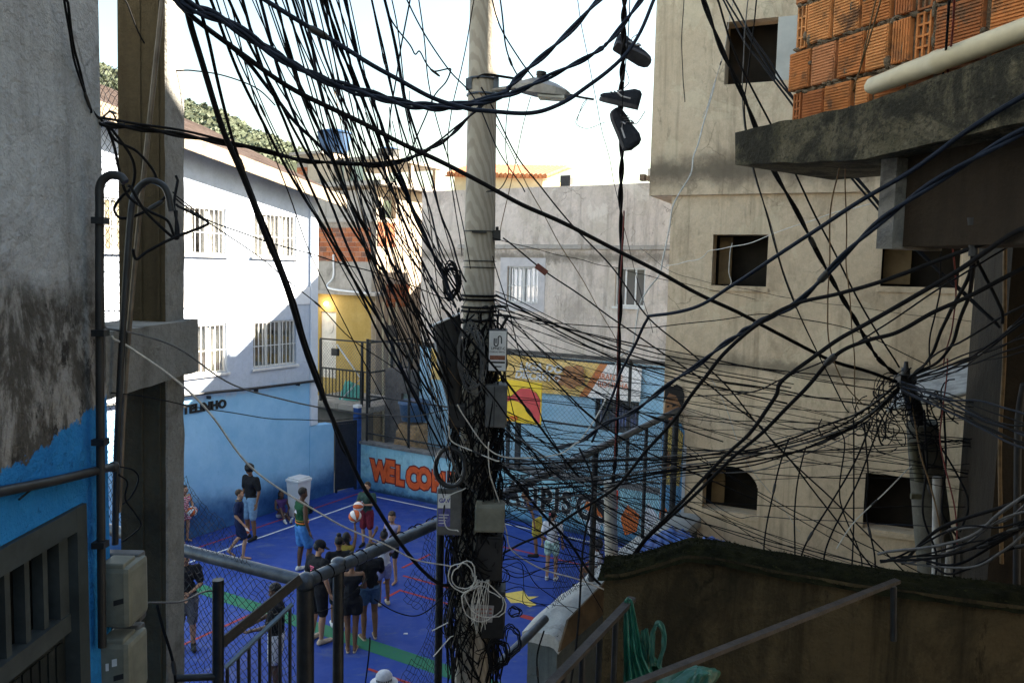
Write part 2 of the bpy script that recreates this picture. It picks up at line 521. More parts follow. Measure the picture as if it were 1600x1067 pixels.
while cnt < 3600:
    px_, py_ = rr.uniform(120, 520), rr.uniform(60, 260)
    v = ray(px_, py_)
    # march to the hill
    hit = None
    d = 170.0
    while d < 560:
        q = EYE + v * d
        if q.z < hill_z(q.x, q.y): hit = q; break
        d += 4
    cnt += 1
    if not hit: continue
    R0 = rr.uniform(1.2, 2.8)
    c0 = hit + Vector((rr.uniform(-2, 2), rr.uniform(-2, 2), R0 * .55))
    for k in range(26):     # crown of leaf clumps
        a, e = rr.uniform(0, 2 * math.pi), rr.uniform(-.3, 1.5)
        w = R0 * rr.uniform(.75, 1.12)
        p = c0 + Vector((math.cos(a) * math.cos(e) * w, math.sin(a) * math.cos(e) * w, math.sin(e) * w * .8))
        s_ = R0 * rr.uniform(.28, .5)
        ax = Vector((rr.gauss(0, 1), rr.gauss(0, 1), rr.gauss(0, 1))).normalized()
        ay = ax.orthogonal().normalized()
        m.add([p - ax * s_, p - ay * s_ * .7, p + ax * s_, p + ay * s_ * .7], [(0, 1, 2, 3)])
o = m.build('hill_forest', leaf_mat('hazy_hill_foliage', (.10, .125, .075), (.15, .165, .11)))  # pale, dulled greens: distance haze is put into the leaf colour
tag(o, 'dense green wood covering the far hillside', 'woods', kind='stuff')

# ================================================================== white and blue school-like building on the left
def lb_extra(t, c):
    z = t.sep()[2]
    nz = t.math('MULTIPLY_ADD', t.noise(2.2, 7, .7), .55, z)
    low = t.ramp(nz, 3.62, 3.42)                       # light blue lower storey
    blue = t.mix(t.ramp(t.noise(1.3, 7, .65), .3, .7), (.23, .48, .72), (.32, .57, .80))
    blue = t.mix(t.ramp(t.noise(14, 6, .75), .55, .8, 0, .5), blue, (.10, .24, .45))
    c = t.mix(low, c, blue)
    nd = t.math('MULTIPLY_ADD', t.noise(.55, 5, .6), 1.1, z)
    nd2 = t.math('MULTIPLY_ADD', t.noise(4, 6, .7), .4, nd)
    deep = t.ramp(nd2, 1.85, 1.05)                     # sprayed dark blue wave along the foot
    dk = t.mix(t.ramp(t.noise(2.5, 7, .7), .35, .7), (.025, .085, .22), (.05, .15, .34))
    return t.mix(deep, c, dk)
lb_mat = plaster('pale_blue_plaster', (.47, .53, .63), (.53, .585, .67), (.36, .40, .47), .3, (.68, .88), .9, .15, .85, lb_extra)
LT = 15.4
n_lb = -BX
lb = thing('school_building', st(10, LT, 0), 'white and pale blue two storey building with barred windows left of the court', 'building')
eave = lambda s: 8.85 - (s - 11.72) * .171
wins = [(9.1, 10.5, 6.53, 7.61), (11.37, 12.8, 6.53, 7.61), (13.59, 15.02, 6.53, 7.61), (9.1, 10.5, 3.77, 4.93), (11.37, 12.8, 3.77, 4.93), (13.59, 15.02, 3.77, 4.93)]
S0 = 4.0
m = MB(); wall_mesh(m, st(S0, LT), AX, 15.5 - S0, (0, 8.0), n_lb, .28, [(a - S0, b - S0, c, d) for a, b, c, d in wins], top=lambda a: eave(S0 + a))
m.hexa([st(S0, LT + .28), st(15.5, LT + .28), st(15.5, 21), st(S0, 21), st(S0, LT + .28, .01), st(15.5, LT + .28, .01), st(15.5, 21, .01), st(S0, 21, .01)])
m.build('wall', lb_mat, lb)
m = MB()
m.quad(st(15.5, LT + .28, 0), st(15.5, 21, 0), st(15.5, 21, eave(15.5) + 1), st(15.5, LT + .28, eave(15.5)))
m.quad(st(S0, 21, 0), st(S0, LT + .28, 0), st(S0, LT + .28, eave(S0)), st(S0, 21, eave(S0) + 1.4))
m.quad(st(15.5, 21, 0), st(S0, 21, 0), st(S0, 21, eave(S0) + 1.4), st(15.5, 21, eave(15.5) + 1))
m.build('side_wall', lb_mat, lb)
m = MB(); m.hexa([st(15.5, LT - .05, 2.05), st(15.76, LT - .05, 2.05), st(15.76, LT + .3, 2.05), st(15.5, LT + .3, 2.05), st(15.5, LT - .05, 8.16), st(15.76, LT - .05, 8.13), st(15.76, LT + .3, 8.13), st(15.5, LT + .3, 8.16)])
m.build('corner_pilaster', simple('pilaster_white', (.62, .66, .72), .8, .08, 3), lb)
m = MB(); m.hexa([st(15.502, LT - .02, 0), st(16.42, LT - .02, 0), st(16.42, LT + .3, 0), st(15.502, LT + .3, 0), st(15.502, LT - .02, 2.04), st(16.42, LT - .02, 1.97), st(16.42, LT + .3, 1.97), st(15.502, LT + .3, 2.04)])
m.build('garden_wall', lb_mat, lb)
# string course between the storeys
m = MB(); m.hexa([st(S0, LT - .03, 5.33), st(15.498, LT - .03, 5.33), st(15.498, LT - .001, 5.33), st(S0, LT - .001, 5.33), st(S0, LT - .03, 5.78), st(15.498, LT - .03, 5.78), st(15.498, LT - .001, 5.78), st(S0, LT - .001, 5.78)])
m.build('string_course', simple('course_white', (.70, .72, .76), .8, .06, 3), lb)
m = MB(); m.hexa([st(S0, LT - .02, 8.02 - .6), st(15.498, LT - .02, 8.02 - .6), st(15.498, LT - .001, 7.42), st(S0, LT - .001, 7.42)] + [st(S0, LT - .02, eave(S0) - .02), st(15.498, LT - .02, eave(15.498) - .02), st(15.498, LT - .001, eave(15.498) - .02), st(S0, LT - .001, eave(S0) - .02)]) if False else None
# roof: sloping sheet with ribs, fascia board and gutter end
roof_mat = simple('weathered_brown_roof', (.12, .085, .068), .9, .35, 2, 0, .2, .3, 30, ((.19, .15, .13), 1.5, .5, .7))
def roofz(s, t): return eave(s) + .10 + (t - LT + .45) * .40
m = MB()
nr = 90
for i in range(nr):
    s0_, s1_ = 4 + (16.4 - 4) * i / nr, 4 + (16.4 - 4) * (i + 1) / nr
    sm_ = (s0_ + s1_) / 2
    t0_, t1_ = LT - .45, 20.6
    a = [st(s0_, t0_, roofz(s0_, t0_)), st(sm_, t0_, roofz(sm_, t0_) + .05), st(s1_, t0_, roofz(s1_, t0_)), st(s1_, t1_, roofz(s1_, t1_)), st(sm_, t1_, roofz(sm_, t1_) + .05), st(s0_, t1_, roofz(s0_, t1_))]
    m.add(a, [(0, 1, 4, 5), (1, 2, 3, 4)], False)
rf = m.build('roof', roof_mat, lb)
m = MB(); m.hexa([st(4, LT - .47, eave(4) - .14), st(16.4, LT - .47, eave(16.4) - .14), st(16.4, LT - .42, eave(16.4) - .14), st(4, LT - .42, eave(4) - .14), st(4, LT - .47, eave(4) + .17), st(16.4, LT - .47, eave(16.4) + .17), st(16.4, LT - .455, eave(16.4) + .17), st(4, LT - .455, eave(4) + .17)])
m.build('fascia_board', simple('fascia_wood', (.30, .24, .17), .8, .3, 5), lb)
m = MB()
for k in range(7):
    s_ = 8.2 + k * 1.35
    m.hexa([st(s_, LT - .41, eave(s_) - .12), st(s_ + .09, LT - .41, eave(s_) - .12), st(s_ + .09, LT - .03, eave(s_) - .02), st(s_, LT - .03, eave(s_) - .02), st(s_, LT - .41, eave(s_) + .02), st(s_ + .09, LT - .41, eave(s_) + .02), st(s_ + .09, LT - .03, eave(s_) + .12), st(s_, LT - .03, eave(s_) + .12)])
    mm = m; m = MB()
    mm.build('rafter_end', MAT['frame_white'], lb)
curt = simple('curtain_cloth', (.55, .54, .50), .9, .12, 8)
curt2 = simple('dark_curtain', (.14, .13, .10), .9, .3, 6)
def window(parent, o, u, n, w, h, depth, bars, muntins=2, curtain=None, frame=None, sill=True, barmat=None, cols=()):
    """window set back in an opening: frame, panes, grille, curtain, sill. o = lower left corner on the wall face"""
    o, u, n = Vector(o), Vector(u), Vector(n)
    frame = frame or MAT['frame_white']
    b = o - n * depth
    fr = MB(); fw = .045
    fr.obox(b, u * w, ZX * fw, n * .05); fr.obox(b + ZX * (h - fw), u * w, ZX * fw, n * .05)
    fr.obox(b + ZX * fw, u * fw, ZX * (h - 2 * fw), n * .05); fr.obox(b + u * (w - fw) + ZX * fw, u * fw, ZX * (h - 2 * fw), n * .05)
    for k in range(1, muntins):
        fr.obox(b + u * (w * k / muntins - fw / 2) + ZX * fw, u * fw, ZX * (h - 2 * fw), n * .045)
    wo = fr.build('window', frame, parent)
    for k in range(muntins):
        pm = MB(); pm.obox(b + u * (w * k / muntins + .01) + ZX * .02 + n * .015, u * (w / muntins - .02), ZX * (h - .04), n * .006)
        pm.build('pane', MAT['glass'], wo) if not curtain else None
    if curtain:
        cm = MB(); K = 40
        for (c0, c1) in (cols or ((.0, 1.0),)):
            def fn(a, z, c0=c0, c1=c1): return b + u * (w * (c0 + (c1 - c0) * a)) + ZX * (.02 + (h - .04) * z) - n * (.03 + .025 * math.sin(a * (c1 - c0) * 60))
            cm.grid(fn, K, 1)
        cm.build('curtain', curtain, wo)
        for k in range(muntins):
            pm = MB(); pm.obox(b + u * (w * k / muntins + .01) + ZX * .02 + n * .015, u * (w / muntins - .02), ZX * (h - .04), n * .004)
            pm.build('pane', GLASSY, wo)
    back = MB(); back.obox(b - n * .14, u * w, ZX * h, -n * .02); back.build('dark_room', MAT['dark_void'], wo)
    if bars:
        bm_ = MB(); r_ = .009
        for k in range(bars):
            a = u * (w * (k + .5) / bars) - n * .02
            bm_.obox(o + a - u * r_, u * 2 * r_, ZX * h, -n * .018)
        for zz in (.02, h * .46, h - .04):
            bm_.obox(o + ZX * zz - n * .045, u * w, ZX * .018, n * .02)
        bm_.build('grille', barmat or MAT['frame_white'], wo)
    if sill:
        sm_ = MB(); sm_.obox(o - u * .05 - ZX * .06 + n * .001, u * (w + .1), ZX * .055, n * .06); sm_.build('sill', MAT['frame_white'], wo)
    return wo
def _glassy():
    t = NT('thin_glass')
    t.b.inputs["Base Color"].default_value = (.8, .85, .85, 1)
    t.b.inputs["Roughness"].default_value = .03
    mixn = t.n("ShaderNodeMixShader"); tr = t.n("ShaderNodeBsdfTransparent"); gl = t.n("ShaderNodeBsdfGlossy")
    gl.inputs["Roughness"].default_value = .04
    mixn.inputs[0].default_value = .13
    t.l(tr.outputs[0], mixn.inputs[1]); t.l(gl.outputs[0], mixn.inputs[2]); t.l(mixn.outputs[0], t.out.inputs[0])
    return t.m
GLASSY = _glassy()
for i, (a, b, c, d) in enumerate(wins):
    cc = ((0, .46), (.58, .98)) if i % 2 else ((.02, .5), (.52, .9))
    window(lb, st(a, LT, c), AX, n_lb, b - a, d - c, .13, 11, 3, curt if i < 5 else curt2, None, True, None, cc)
m = MB(); m.tube(spline([st(6, LT - .1, 3.42), st(11.55, LT - .1, 3.36), st(13.5, LT - .1, 3.30), st(15.2, LT - .1, 3.27), st(15.7, LT - .1, 3.27)]), .035, 8)
for s_ in (12.2, 13.6, 15.0): m.obox(st(s_, LT - .12, 3.2), AX * .04, BX * .119, ZX * .07)
m.build('wall_pipe', MAT['steel_dark'], lb)
vs, fs = text_mesh('CASTELINHO', .27, st(11.02, LT - .001, 2.93), AX, ZX, n_lb, .03, .012, 1.05, 1.03)
for k, ch in enumerate('CASTELINHO'):
    pass
m = MB(); m.add(vs, fs); m.build('lettering', MAT['ink_black'], lb)

# ================================================================== gate between building and low wall
gt = thing('court_gate', st(16.8, 15.25, 0), 'dark metal gate with blue post in the far corner of the court', 'gate')
g0, g1 = st(16.44, 15.36), st(17.08, 15.14)
gu = (g1 - g0).normalized(); gl_ = (g1 - g0).length
gate_mat = simple('gate_navy', (.010, .016, .028), .5, .3, 8)
m = MB(); m.obox(g0, gu * .06, gu.cross(ZX) * .05, ZX * 1.95); m.obox(g0 + gu * (gl_ - .06), gu * .06, gu.cross(ZX) * .05, ZX * 1.95)
m.obox(g0 + ZX * 1.951, gu * gl_, gu.cross(ZX) * .05, ZX * .06); m.obox(g0 + gu * .061 + ZX * .08, gu * (gl_ - .122), gu.cross(ZX) * .05, ZX * .06); m.build('gate_frame', gate_mat, gt)
m = MB(); m.obox(g0 + gu * .061 + ZX * .141 + gu.cross(ZX) * .03, gu * (gl_ - .122), gu.cross(ZX) * .01, ZX * 1.8); m.build('back_sheet', gate_mat, gt)
for k in range(9):
    m = MB(); m.obox(g0 + gu * (.08 + k * (gl_ - .2) / 8) + ZX * .141, gu * .018, gu.cross(ZX) * .018, ZX * 1.809); m.build('gate_bar', MAT['steel_dark'], gt)
m = MB(); m.obox(st(17.06, 15.24), AX * .15, -BX * .17, ZX * 2.35); m.build('gate_post', simple('post_blue', (.02, .07, .25), .6, .25, 6), gt)
m = MB(); m.obox(st(17.05, 15.25, 2.351), AX * .17, -BX * .19, ZX * .08); m.build('post_cap', MAT['white_paint'], gt)

# ================================================================== low painted wall at the far end, fence on top
def low_extra(t, c):
    z = t.sep()[2]
    nz = t.math('MULTIPLY_ADD', t.noise(1.6, 7, .7), 1.0, z)
    c = t.mix(t.ramp(nz, 1.0, .62, 0, .85), c, (.05, .16, .30))
    c = t.mix(t.ramp(t.noise(3.2, 7, .7), .52, .7, 0, .7), c, (.10, .30, .50))
    nz2 = t.math('MULTIPLY_ADD', t.noise(5, 7, .7), .35, z)
    return t.mix(t.ramp(nz2, .36, .2), c, (.02, .05, .10))
lw_mat = plaster('mural_blue_wall', (.26, .50, .58), (.34, .58, .66), (.06, .12, .16), .5, (.55, .75), 1.2, .2, .85, low_extra)
WS = 17.15
lw = thing('mural_wall', st(WS, 10.5, 0), 'low blue wall at the far end painted with orange and black graffiti', 'wall')
m = MB(); m.hexa([st(WS, 3.6), st(WS + .18, 3.6), st(WS + .18, 15.03), st(WS, 15.03), st(WS, 3.6, 1.32), st(WS + .18, 3.6, 1.32), st(WS + .18, 15.03, 1.32), st(WS, 15.03, 1.32)])
m.build('wall', lw_mat, lw)
m = MB(); m.hexa([st(WS - .05, 3.6, 1.322), st(WS + .23, 3.6, 1.322), st(WS + .23, 15.05, 1.322), st(WS - .05, 15.05, 1.322), st(WS - .05, 3.6, 1.40), st(WS + .23, 3.6, 1.40), st(WS + .23, 15.05, 1.40), st(WS - .05, 15.05, 1.40)])
m.build('coping', simple('coping_grey', (.14, .14, .14), .8, .3, 5), lw)
spray_o, spray_r = simple('spray_orange', (.62, .10, .025), .7, .15, 6), simple('spray_dark_red', (.16, .02, .02), .7, .15, 6)
def graffiti(word, t0, z0, size, back, front, bold, dz):
    # outline behind, fill in front
    t_ = t0
    for k, ch in enumerate(word):
        zz = z0 + dz * math.sin(k * 1.7)
        for mat_, b_, off, sc in ((back, bold * 1.9, .004, 1.0), (front, bold, .008, 1.0)):
            vs, fs = text_mesh(ch, size * (1 + .08 * math.sin(k * 2.3)), st(WS - off, t_, zz), -BX, ZX, -AX, .003, b_, 1, .78)
            q = MB(); q.add(vs, fs); q.build('painted_letter', mat_, lw)
        t_ -= size * (.86 if ch in 'WMO' else .62 if ch != 'I' else .34) * .80
graffiti('WELCOME', 14.62, .38, .74, spray_r, spray_o, .048, .03)
graffiti('ATIPISOS', 10.16, .44, .78, simple('spray_white', (.55, .57, .55), .7, .1, 6), MAT['ink_black'], .026, .04)
# painted figures right of the lettering (white legs, orange shapes)
def paint(poly, mat, off=.005):
    q = MB(); a = [st(WS - off, t_, z_) for t_, z_ in poly]
    if (a[1] - a[0]).cross(a[2] - a[0]).dot(AX) > 0: a = a[::-1]
    q.add(a, [list(range(len(a)))]); q.build('painted_shape', mat, lw)
sprw, spro = simple('mural_white', (.55, .57, .60), .7, .1, 6), simple('mural_orange', (.58, .15, .03), .7, .2, 6)
for k in range(3):
    t_ = 7.86 - k * .22
    paint([(t_, .05), (t_ - .09, .05), (t_ - .12, .34), (t_ - .05, .62), (t_ + .06, .62), (t_ + .03, .3)], sprw, .005 + k * .001)
paint([(8.0, .66), (7.5, .52), (7.25, .62), (7.5, .72), (7.9, .86)], spro, .009)
paint([(7.3, .1), (7.12, .1), (7.1, 1.25), (7.28, 1.25)], simple('mural_red', (.5, .05, .02), .7, .2, 6), .006)
paint([(6.9, .2), (6.6, .35), (6.55, .75), (6.85, .95), (7.02, .6)], spro, .007)
paint([(6.5, .5), (6.2, .4), (6.1, .8), (6.35, 1.1)], sprw, .007)

ff = thing('court_fence', st(WS + .09, 10, 1.4), 'tall wire fence standing on the graffiti wall at the far end', 'fence')
m = MB(); chainlink(m, st(WS + .09, 4.0, 0), BX, 10.9, 1.42, 4.3, .125, .003, .15)
tag(m.build('wire_netting', simple('wire_netting_grey', (.11, .13, .15), .5, .3, 9, .5), ff), kind='stuff')
for t_ in (4.2, 6.95, 13.4, 14.9):
    m = MB(); m.tube([st(WS + .1, t_, 1.402), st(WS + .1, t_, 4.32)], .04, 8); m.build('fence_post', MAT['steel_dark'], ff)
for z_ in (2.7, 4.28, 1.62):
    m = MB(); m.tube([st(WS + .13, 3.9, z_ - .12), st(WS + .13, 14.9, z_)], .026, 6); m.build('fence_rail', MAT['steel_dark'], ff)

# backboard and hoop
bb = thing('basketball_hoop', st(WS + .02, 9.7, 0), 'yellow and red basketball backboard with orange hoop in front of the banner', 'hoop')
BS = 16.95
by, brd = simple('board_yellow', (.72, .50, .03), .55, .1, 4), simple('board_red', (.50, .06, .06), .55, .12, 4)
m = MB(); m.obox(st(BS, 9.12, 2.58), BX * 1.24, AX * .04, ZX * 1.04); m.build('backboard', by, bb)
def bshape(poly, mat, off):
    q = MB(); a = [st(BS - off, 10.36 - x, 2.58 + z_) for x, z_ in poly]
    if (a[1] - a[0]).cross(a[2] - a[0]).dot(AX) > 0: a = a[::-1]
    q.add(a, [list(range(len(a)))]); q.build('painted_shape', mat, bb)
wave = [(.02, .32), (.02, .68), (.2, .62), (.38, .64), (.5, .74), (.68, .86), (.9, .88), (1.1, .78), (1.22, .62), (1.22, .06), (1.1, .05), (.95, .22), (.8, .4), (.6, .52), (.4, .54), (.2, .46)]
bshape(wave, brd, .004)
def bline(pts, w=.012):
    q = MB(); q.tube([st(BS - .006, 10.36 - x, 2.58 + z_) for x, z_ in spline([(a, b, 0) for a, b in pts], 6) and [(v.x, v.y) for v in spline([(a, b, 0) for a, b in pts], 6)]], w / 2, 4); q.build('painted_line', MAT['ink_black'], bb)
bline([(.02, .68), (.2, .61), (.38, .64), (.68, .87), (.9, .89), (1.1, .79), (1.22, .62)])
bline([(.02, .32), (.2, .47), (.45, .55), (.7, .48), (.95, .22), (1.1, .05)])
bline([(.02, .56), (.5, .58), (.9, .52), (1.22, .48)])
m = MB(); hc = st(BS - .28, 9.86, 2.70)
m.tube([hc + Vector((math.cos(a) * .22, math.sin(a) * .22, 0)) for a in [2 * math.pi * k / 20 for k in range(21)]], .012, 6, False); m.obox(st(BS - .07, 9.78, 2.66), BX * .16, AX * .069, ZX * .07)
m.build('hoop_ring', simple('hoop_orange', (.65, .16, .03), .5, .1, 5), bb)
m = MB(); m.obox(st(BS + .041, 9.74, 1.41), BX * .12, AX * .1, ZX * 1.9); m.build('support_post', MAT['steel_dark'], bb)
m = MB(); m.obox(st(BS + .045, 10.05, 1.41), BX * .07, AX * .08, ZX * 1.5); m.build('support_post', MAT['steel_dark'], bb)

# ================================================================== grey back building with banner
GS = 19.3
def gb_extra(t, c):
    z = t.sep()[2]
    nz = t.math('MULTIPLY_ADD', t.noise(3.5, 6, .7), .06, z)
    blue = t.mix(t.ramp(t.noise(.9, 7, .7), .3, .7), (.26, .48, .66), (.38, .58, .74))
    blue = t.mix(t.ramp(t.noise(3.5, 7, .75), .5, .75, 0, .6), blue, (.46, .62, .72))
    c = t.mix(t.ramp(nz, 4.05, 4.02), c, blue)
    patch = t.ramp(t.noise(1.1, 9, .75, None, .7), .50, .62, 0, .55)
    up = t.ramp(z, 4.05, 4.1)
    c = t.mix(t.math('MULTIPLY', patch, up), c, (.50, .44, .36))
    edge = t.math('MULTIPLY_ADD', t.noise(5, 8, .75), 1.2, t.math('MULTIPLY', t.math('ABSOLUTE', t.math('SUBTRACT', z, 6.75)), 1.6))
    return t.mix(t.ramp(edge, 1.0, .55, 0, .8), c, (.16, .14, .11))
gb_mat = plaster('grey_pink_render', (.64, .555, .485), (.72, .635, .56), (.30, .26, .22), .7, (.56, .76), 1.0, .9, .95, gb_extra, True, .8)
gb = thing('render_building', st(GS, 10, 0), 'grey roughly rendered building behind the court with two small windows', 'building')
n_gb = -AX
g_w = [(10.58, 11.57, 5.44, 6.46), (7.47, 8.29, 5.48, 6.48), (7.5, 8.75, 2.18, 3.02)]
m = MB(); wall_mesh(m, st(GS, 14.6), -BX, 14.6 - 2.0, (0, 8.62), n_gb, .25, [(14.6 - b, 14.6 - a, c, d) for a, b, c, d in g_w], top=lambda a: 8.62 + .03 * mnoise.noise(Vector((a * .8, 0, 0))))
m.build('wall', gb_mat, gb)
m = MB(); wall_mesh(m, st(GS + .25, 14.6), AX, 6.0, (0, 8.6), BX, .25, []); m.build('side_wall', gb_mat, gb)
m = MB(); m.hexa([st(GS + .25, 2, 8.2), st(GS + 6.2, 2, 8.2), st(GS + 6.2, 14.35, 8.2), st(GS + .25, 14.35, 8.2), st(GS + .25, 2, 8.35), st(GS + 6.2, 2, 8.35), st(GS + 6.2, 14.35, 8.35), st(GS + .25, 14.35, 8.35)]); m.build('roof_slab', gb_mat, gb)
m = MB()
def ledge_fn(k): return 7.0 + .03 * mnoise.noise(Vector((k * .7, 2, 0)))
ks = [3 + .25 * i for i in range(41)]
for k in ks:
    z_ = ledge_fn(k); d_ = .07 + .05 * mnoise.noise(Vector((k * 2, 5, 0)))
    m.hexa([st(GS - d_, k, z_ - .05), st(GS - .002, k, z_ - .07), st(GS - .002, k + .248, z_ - .07), st(GS - d_, k + .248, z_ - .05), st(GS - d_ * .8, k, z_ + .04), st(GS - .002, k, z_ + .06), st(GS - .002, k + .248, z_ + .06), st(GS - d_ * .8, k + .248, z_ + .04)])
m.build('ledge', plaster('ledge_render', (.36, .33, .29), (.42, .38, .33), (.14, .12, .10)), gb)
m = MB(); m.obox(st(GS - .09, 2.5, 4.04), BX * 12.0, AX * .088, ZX * .09); m.build('lower_ledge', simple('dark_ledge', (.08, .075, .07), .9, .4, 4), gb)
window(gb, st(GS, 11.57, 5.44), -BX, n_gb, .99, 1.02, .14, 7, 2, simple('net_curtain', (.45, .48, .52), .9, .1, 6), None, False)
window(gb, st(GS, 8.29, 5.48), -BX, n_gb, .82, 1.0, .12, 0, 3, None, None, True)
window(gb, st(GS, 8.75, 2.18), -BX, n_gb, 1.25, .84, .12, 14, 2, curt2, MAT['steel_grey'], False, MAT['steel_dark'])
# pale plaster surround of the barred window
m = MB(); a0, a1, z0, z1 = 10.36, 11.8, 5.22, 6.7
for (p0, p1, q0, q1) in ((a0, a1, z0, 5.44), (a0, a1, 6.46, z1), (a0, 10.58, 5.44, 6.46), (11.57, a1, 5.44, 6.46)):
    m.obox(st(GS - .012, p0, q0), BX * (p1 - p0), AX * .011, ZX * (q1 - q0))
m.build('window_surround', simple('surround_plaster', (.48, .46, .46), .9, .1, 4), gb)
m = MB()
m.obox(st(GS - .005, 6.0, 8.66), BX * 1.5, AX * 2.0, ZX * .32); m.build('roof_upstand', gb_mat, gb)
for k in range(7):
    m = MB(); m.obox(st(GS - .05, 6.55 + k * .17, 8.66 + .02), BX * (.13), AX * .18, ZX * (.16 + .05 * math.sin(k * 2.1))); m.build('broken_block', simple('block_brown%d' % k, (.17, .12, .08), .9, .4, 9), gb)
m = MB(); m.obox(st(GS + .1, 9.75, 8.7), BX * .26, AX * .2, ZX * .16); m.obox(st(GS + .09, 9.73, 8.62), BX * .3, AX * .03, ZX * .3)
tag(m.build('roof_box', MAT['black_plastic']), 'small black box sitting on the parapet of the grey building', 'box')

# banner on the blue wall
bn = thing('banner', st(GS - .1, 10.7, 3.04), 'wide yellow and white advertising banner hung on the blue wall', 'banner')
def bn_mat():
    t = NT('banner_print')
    x = t.n("ShaderNodeVectorMath", operation='DOT_PRODUCT'); t.l(t.pos, x.inputs[0]); x.inputs[1].default_value = tuple(BX)
    tt = x.outputs["Value"]; z = t.sep()[2]
    diag = t.math('MULTIPLY_ADD', z, .62, tt)            # slanted edge
    och = t.mix(t.ramp(t.noise(2.2, 4, .6), .3, .7), (.62, .40, .10), (.76, .55, .22))
    c = t.mix(t.ramp(diag, 11.06, 11.03), och, (.52, .19, .06))
    c = t.mix(t.ramp(diag, 10.83, 10.81), c, (.80, .78, .76))
    t.bump(t.noise(1.8, 4, .5, t.mapping((1, 1, 2))), .6, .12)
    return t.fin(c, .6, 0, .3)
m = MB()
def bnf(u, v):
    t_ = 14.1 + (7.43 - 14.1) * u; z_ = 3.05 + .93 * v
    return st(GS - .10 - .03 * mnoise.noise(Vector((t_ * 1.4, z_ * 2, 0))) - .015 * mnoise.noise(Vector((t_ * 5, z_ * 4, 3))), t_, z_ - .05 * math.sin(u * math.pi) * (1 - v) + .012 * mnoise.noise(Vector((t_ * 3, 0, v * 3))))
m.grid(bnf, 80, 10); m.build('cloth', bn_mat(), bn)
lettering('lettering', 'LIGA DO', .30, st(GS - .15, 11.02, 3.60), -BX, ZX + .18 * -BX, -AX, .004, MAT['paper_white'], bn, .014, 1.0, 1.12)
lettering('lettering', 'DISCRETO', .28, st(GS - .15, 11.16, 3.36), -BX, ZX + .18 * -BX, -AX, .004, MAT['paper_white'], bn, .012, 1.0, 1.08)
lettering('lettering', 'MIRANTE', .22, st(GS - .15, 8.72, 3.55), -BX, ZX, -AX, .004, simple('print_orange', (.62, .2, .08), .7, .1, 5), bn, .002, 1.0, .86)
lettering('lettering', 'ROCINHA', .22, st(GS - .15, 8.62, 3.34), -BX, ZX, -AX, .004, bpy.data.materials['print_orange'], bn, .002, 1.0, .86)
cookie = simple('print_brown', (.36, .17, .07), .7, .35, 7)
for i, (a, b, r_) in enumerate(((9.48, 3.66, .19), (9.22, 3.70, .19), (9.72, 3.42, .18), (9.42, 3.38, .2), (9.15, 3.46, .16))):
    q = MB(); q.sheet([(math.cos(2 * math.pi * k / 18) * r_, math.sin(2 * math.pi * k / 18) * r_ * .86) for k in range(18)], st(GS - .148 - i * .003, a, b), -BX, ZX); q.build('printed_ball', cookie, bn)

# yellow house with tiled roof far behind
yh = thing('tiled_house', st(28, 17.4, 0), 'pale yellow house with orange tile roof rising behind the grey building', 'house')
m = MB(); m.hexa([st(28, 15.25), st(33, 15.25), st(33, 19.5), st(28, 19.5), st(28, 15.25, 10.0), st(33, 15.25, 10.0), st(33, 19.5, 10.25), st(28, 19.5, 10.25)]); m.build('wall', simple('cream_wall', (.62, .52, .33), .9, .1, 2), yh)
tile_m = simple('roof_tile_orange', (.42, .17, .075), .85, .35, 8)
for i in range(24):
    t_ = 15.0 + i * .2
    m = MB(); z_ = 10.05 + (t_ - 15) * .06
    m.tube([st(27.7, t_, z_), st(29.5, t_, z_ + .55)], .1, 6); m.build('roof_tile', tile_m, yh)
m = MB(); m.hexa([st(27.75, 14.95, 9.95), st(30, 14.95, 10.6), st(30, 19.8, 10.9), st(27.75, 19.8, 10.22), st(27.75, 14.95, 10.0), st(30, 14.95, 10.65), st(30, 19.8, 10.95), st(27.75, 19.8, 10.27)]); m.build('roof', tile_m, yh)
# ================================================================== yellow and brick house beyond the gate
brick_cols = [simple('red_brick_%d' % i, c, .92, .22, 14, 0, .2, .3, 50) for i, c in enumerate(((.34, .115, .05), (.40, .145, .065), (.29, .10, .05), (.36, .15, .085), (.20, .10, .07)))]
mortar = simple('mortar', (.30, .26, .22), .95, .25, 12, 0, .2, .3, 60)
def brick_panel(parent, o, u, n, L, H, bw, bh, rnd, gap=.016, off=.012):
    o, u, n = Vector(o), Vector(u), Vector(n)
    m = MB(); m.obox(o + n * .001, u * L, ZX * H, n * .012); m.build('mortar_bed', mortar, parent)
    meshes = {}
    nrow = int(H / bh)
    for j in range(nrow):
        a = 0.0 if j % 2 else -bw / 2
        while a < L - .03:
            x0, x1 = max(a, 0), min(a + bw, L)
            if x1 - x0 > .05:
                m = MB(); m.obox(o + u * (x0 + gap / 2) + ZX * (j * bh + gap / 2) + n * .0135, u * (x1 - x0 - gap), ZX * (bh - gap), n * (off + rnd.uniform(-.004, .006)))
                m.build('brick', brick_cols[min(4, int(rnd.random() * 4.25))], parent)
            a += bw
yb = thing('yellow_brick_house', st(20.5, 18.6, 0), 'narrow house with bare brick upper floor and yellow lower floor behind the gate', 'house')
YS, YT = 20.5, 17.36
ren = plaster('house_render', (.36, .33, .29), (.44, .40, .35), (.13, .12, .10), .6, (.5, .7), 1.2, .5)
yel = plaster('yellow_paint', (.42, .285, .085), (.48, .34, .12), (.30, .21, .08), .5, (.6, .8), 1.4, .2)
ren_lt = plaster('pale_render', (.44, .36, .27), (.50, .42, .32), (.24, .19, .14), .5, (.65, .85), 1.2, .4)
rb = random.Random(5)
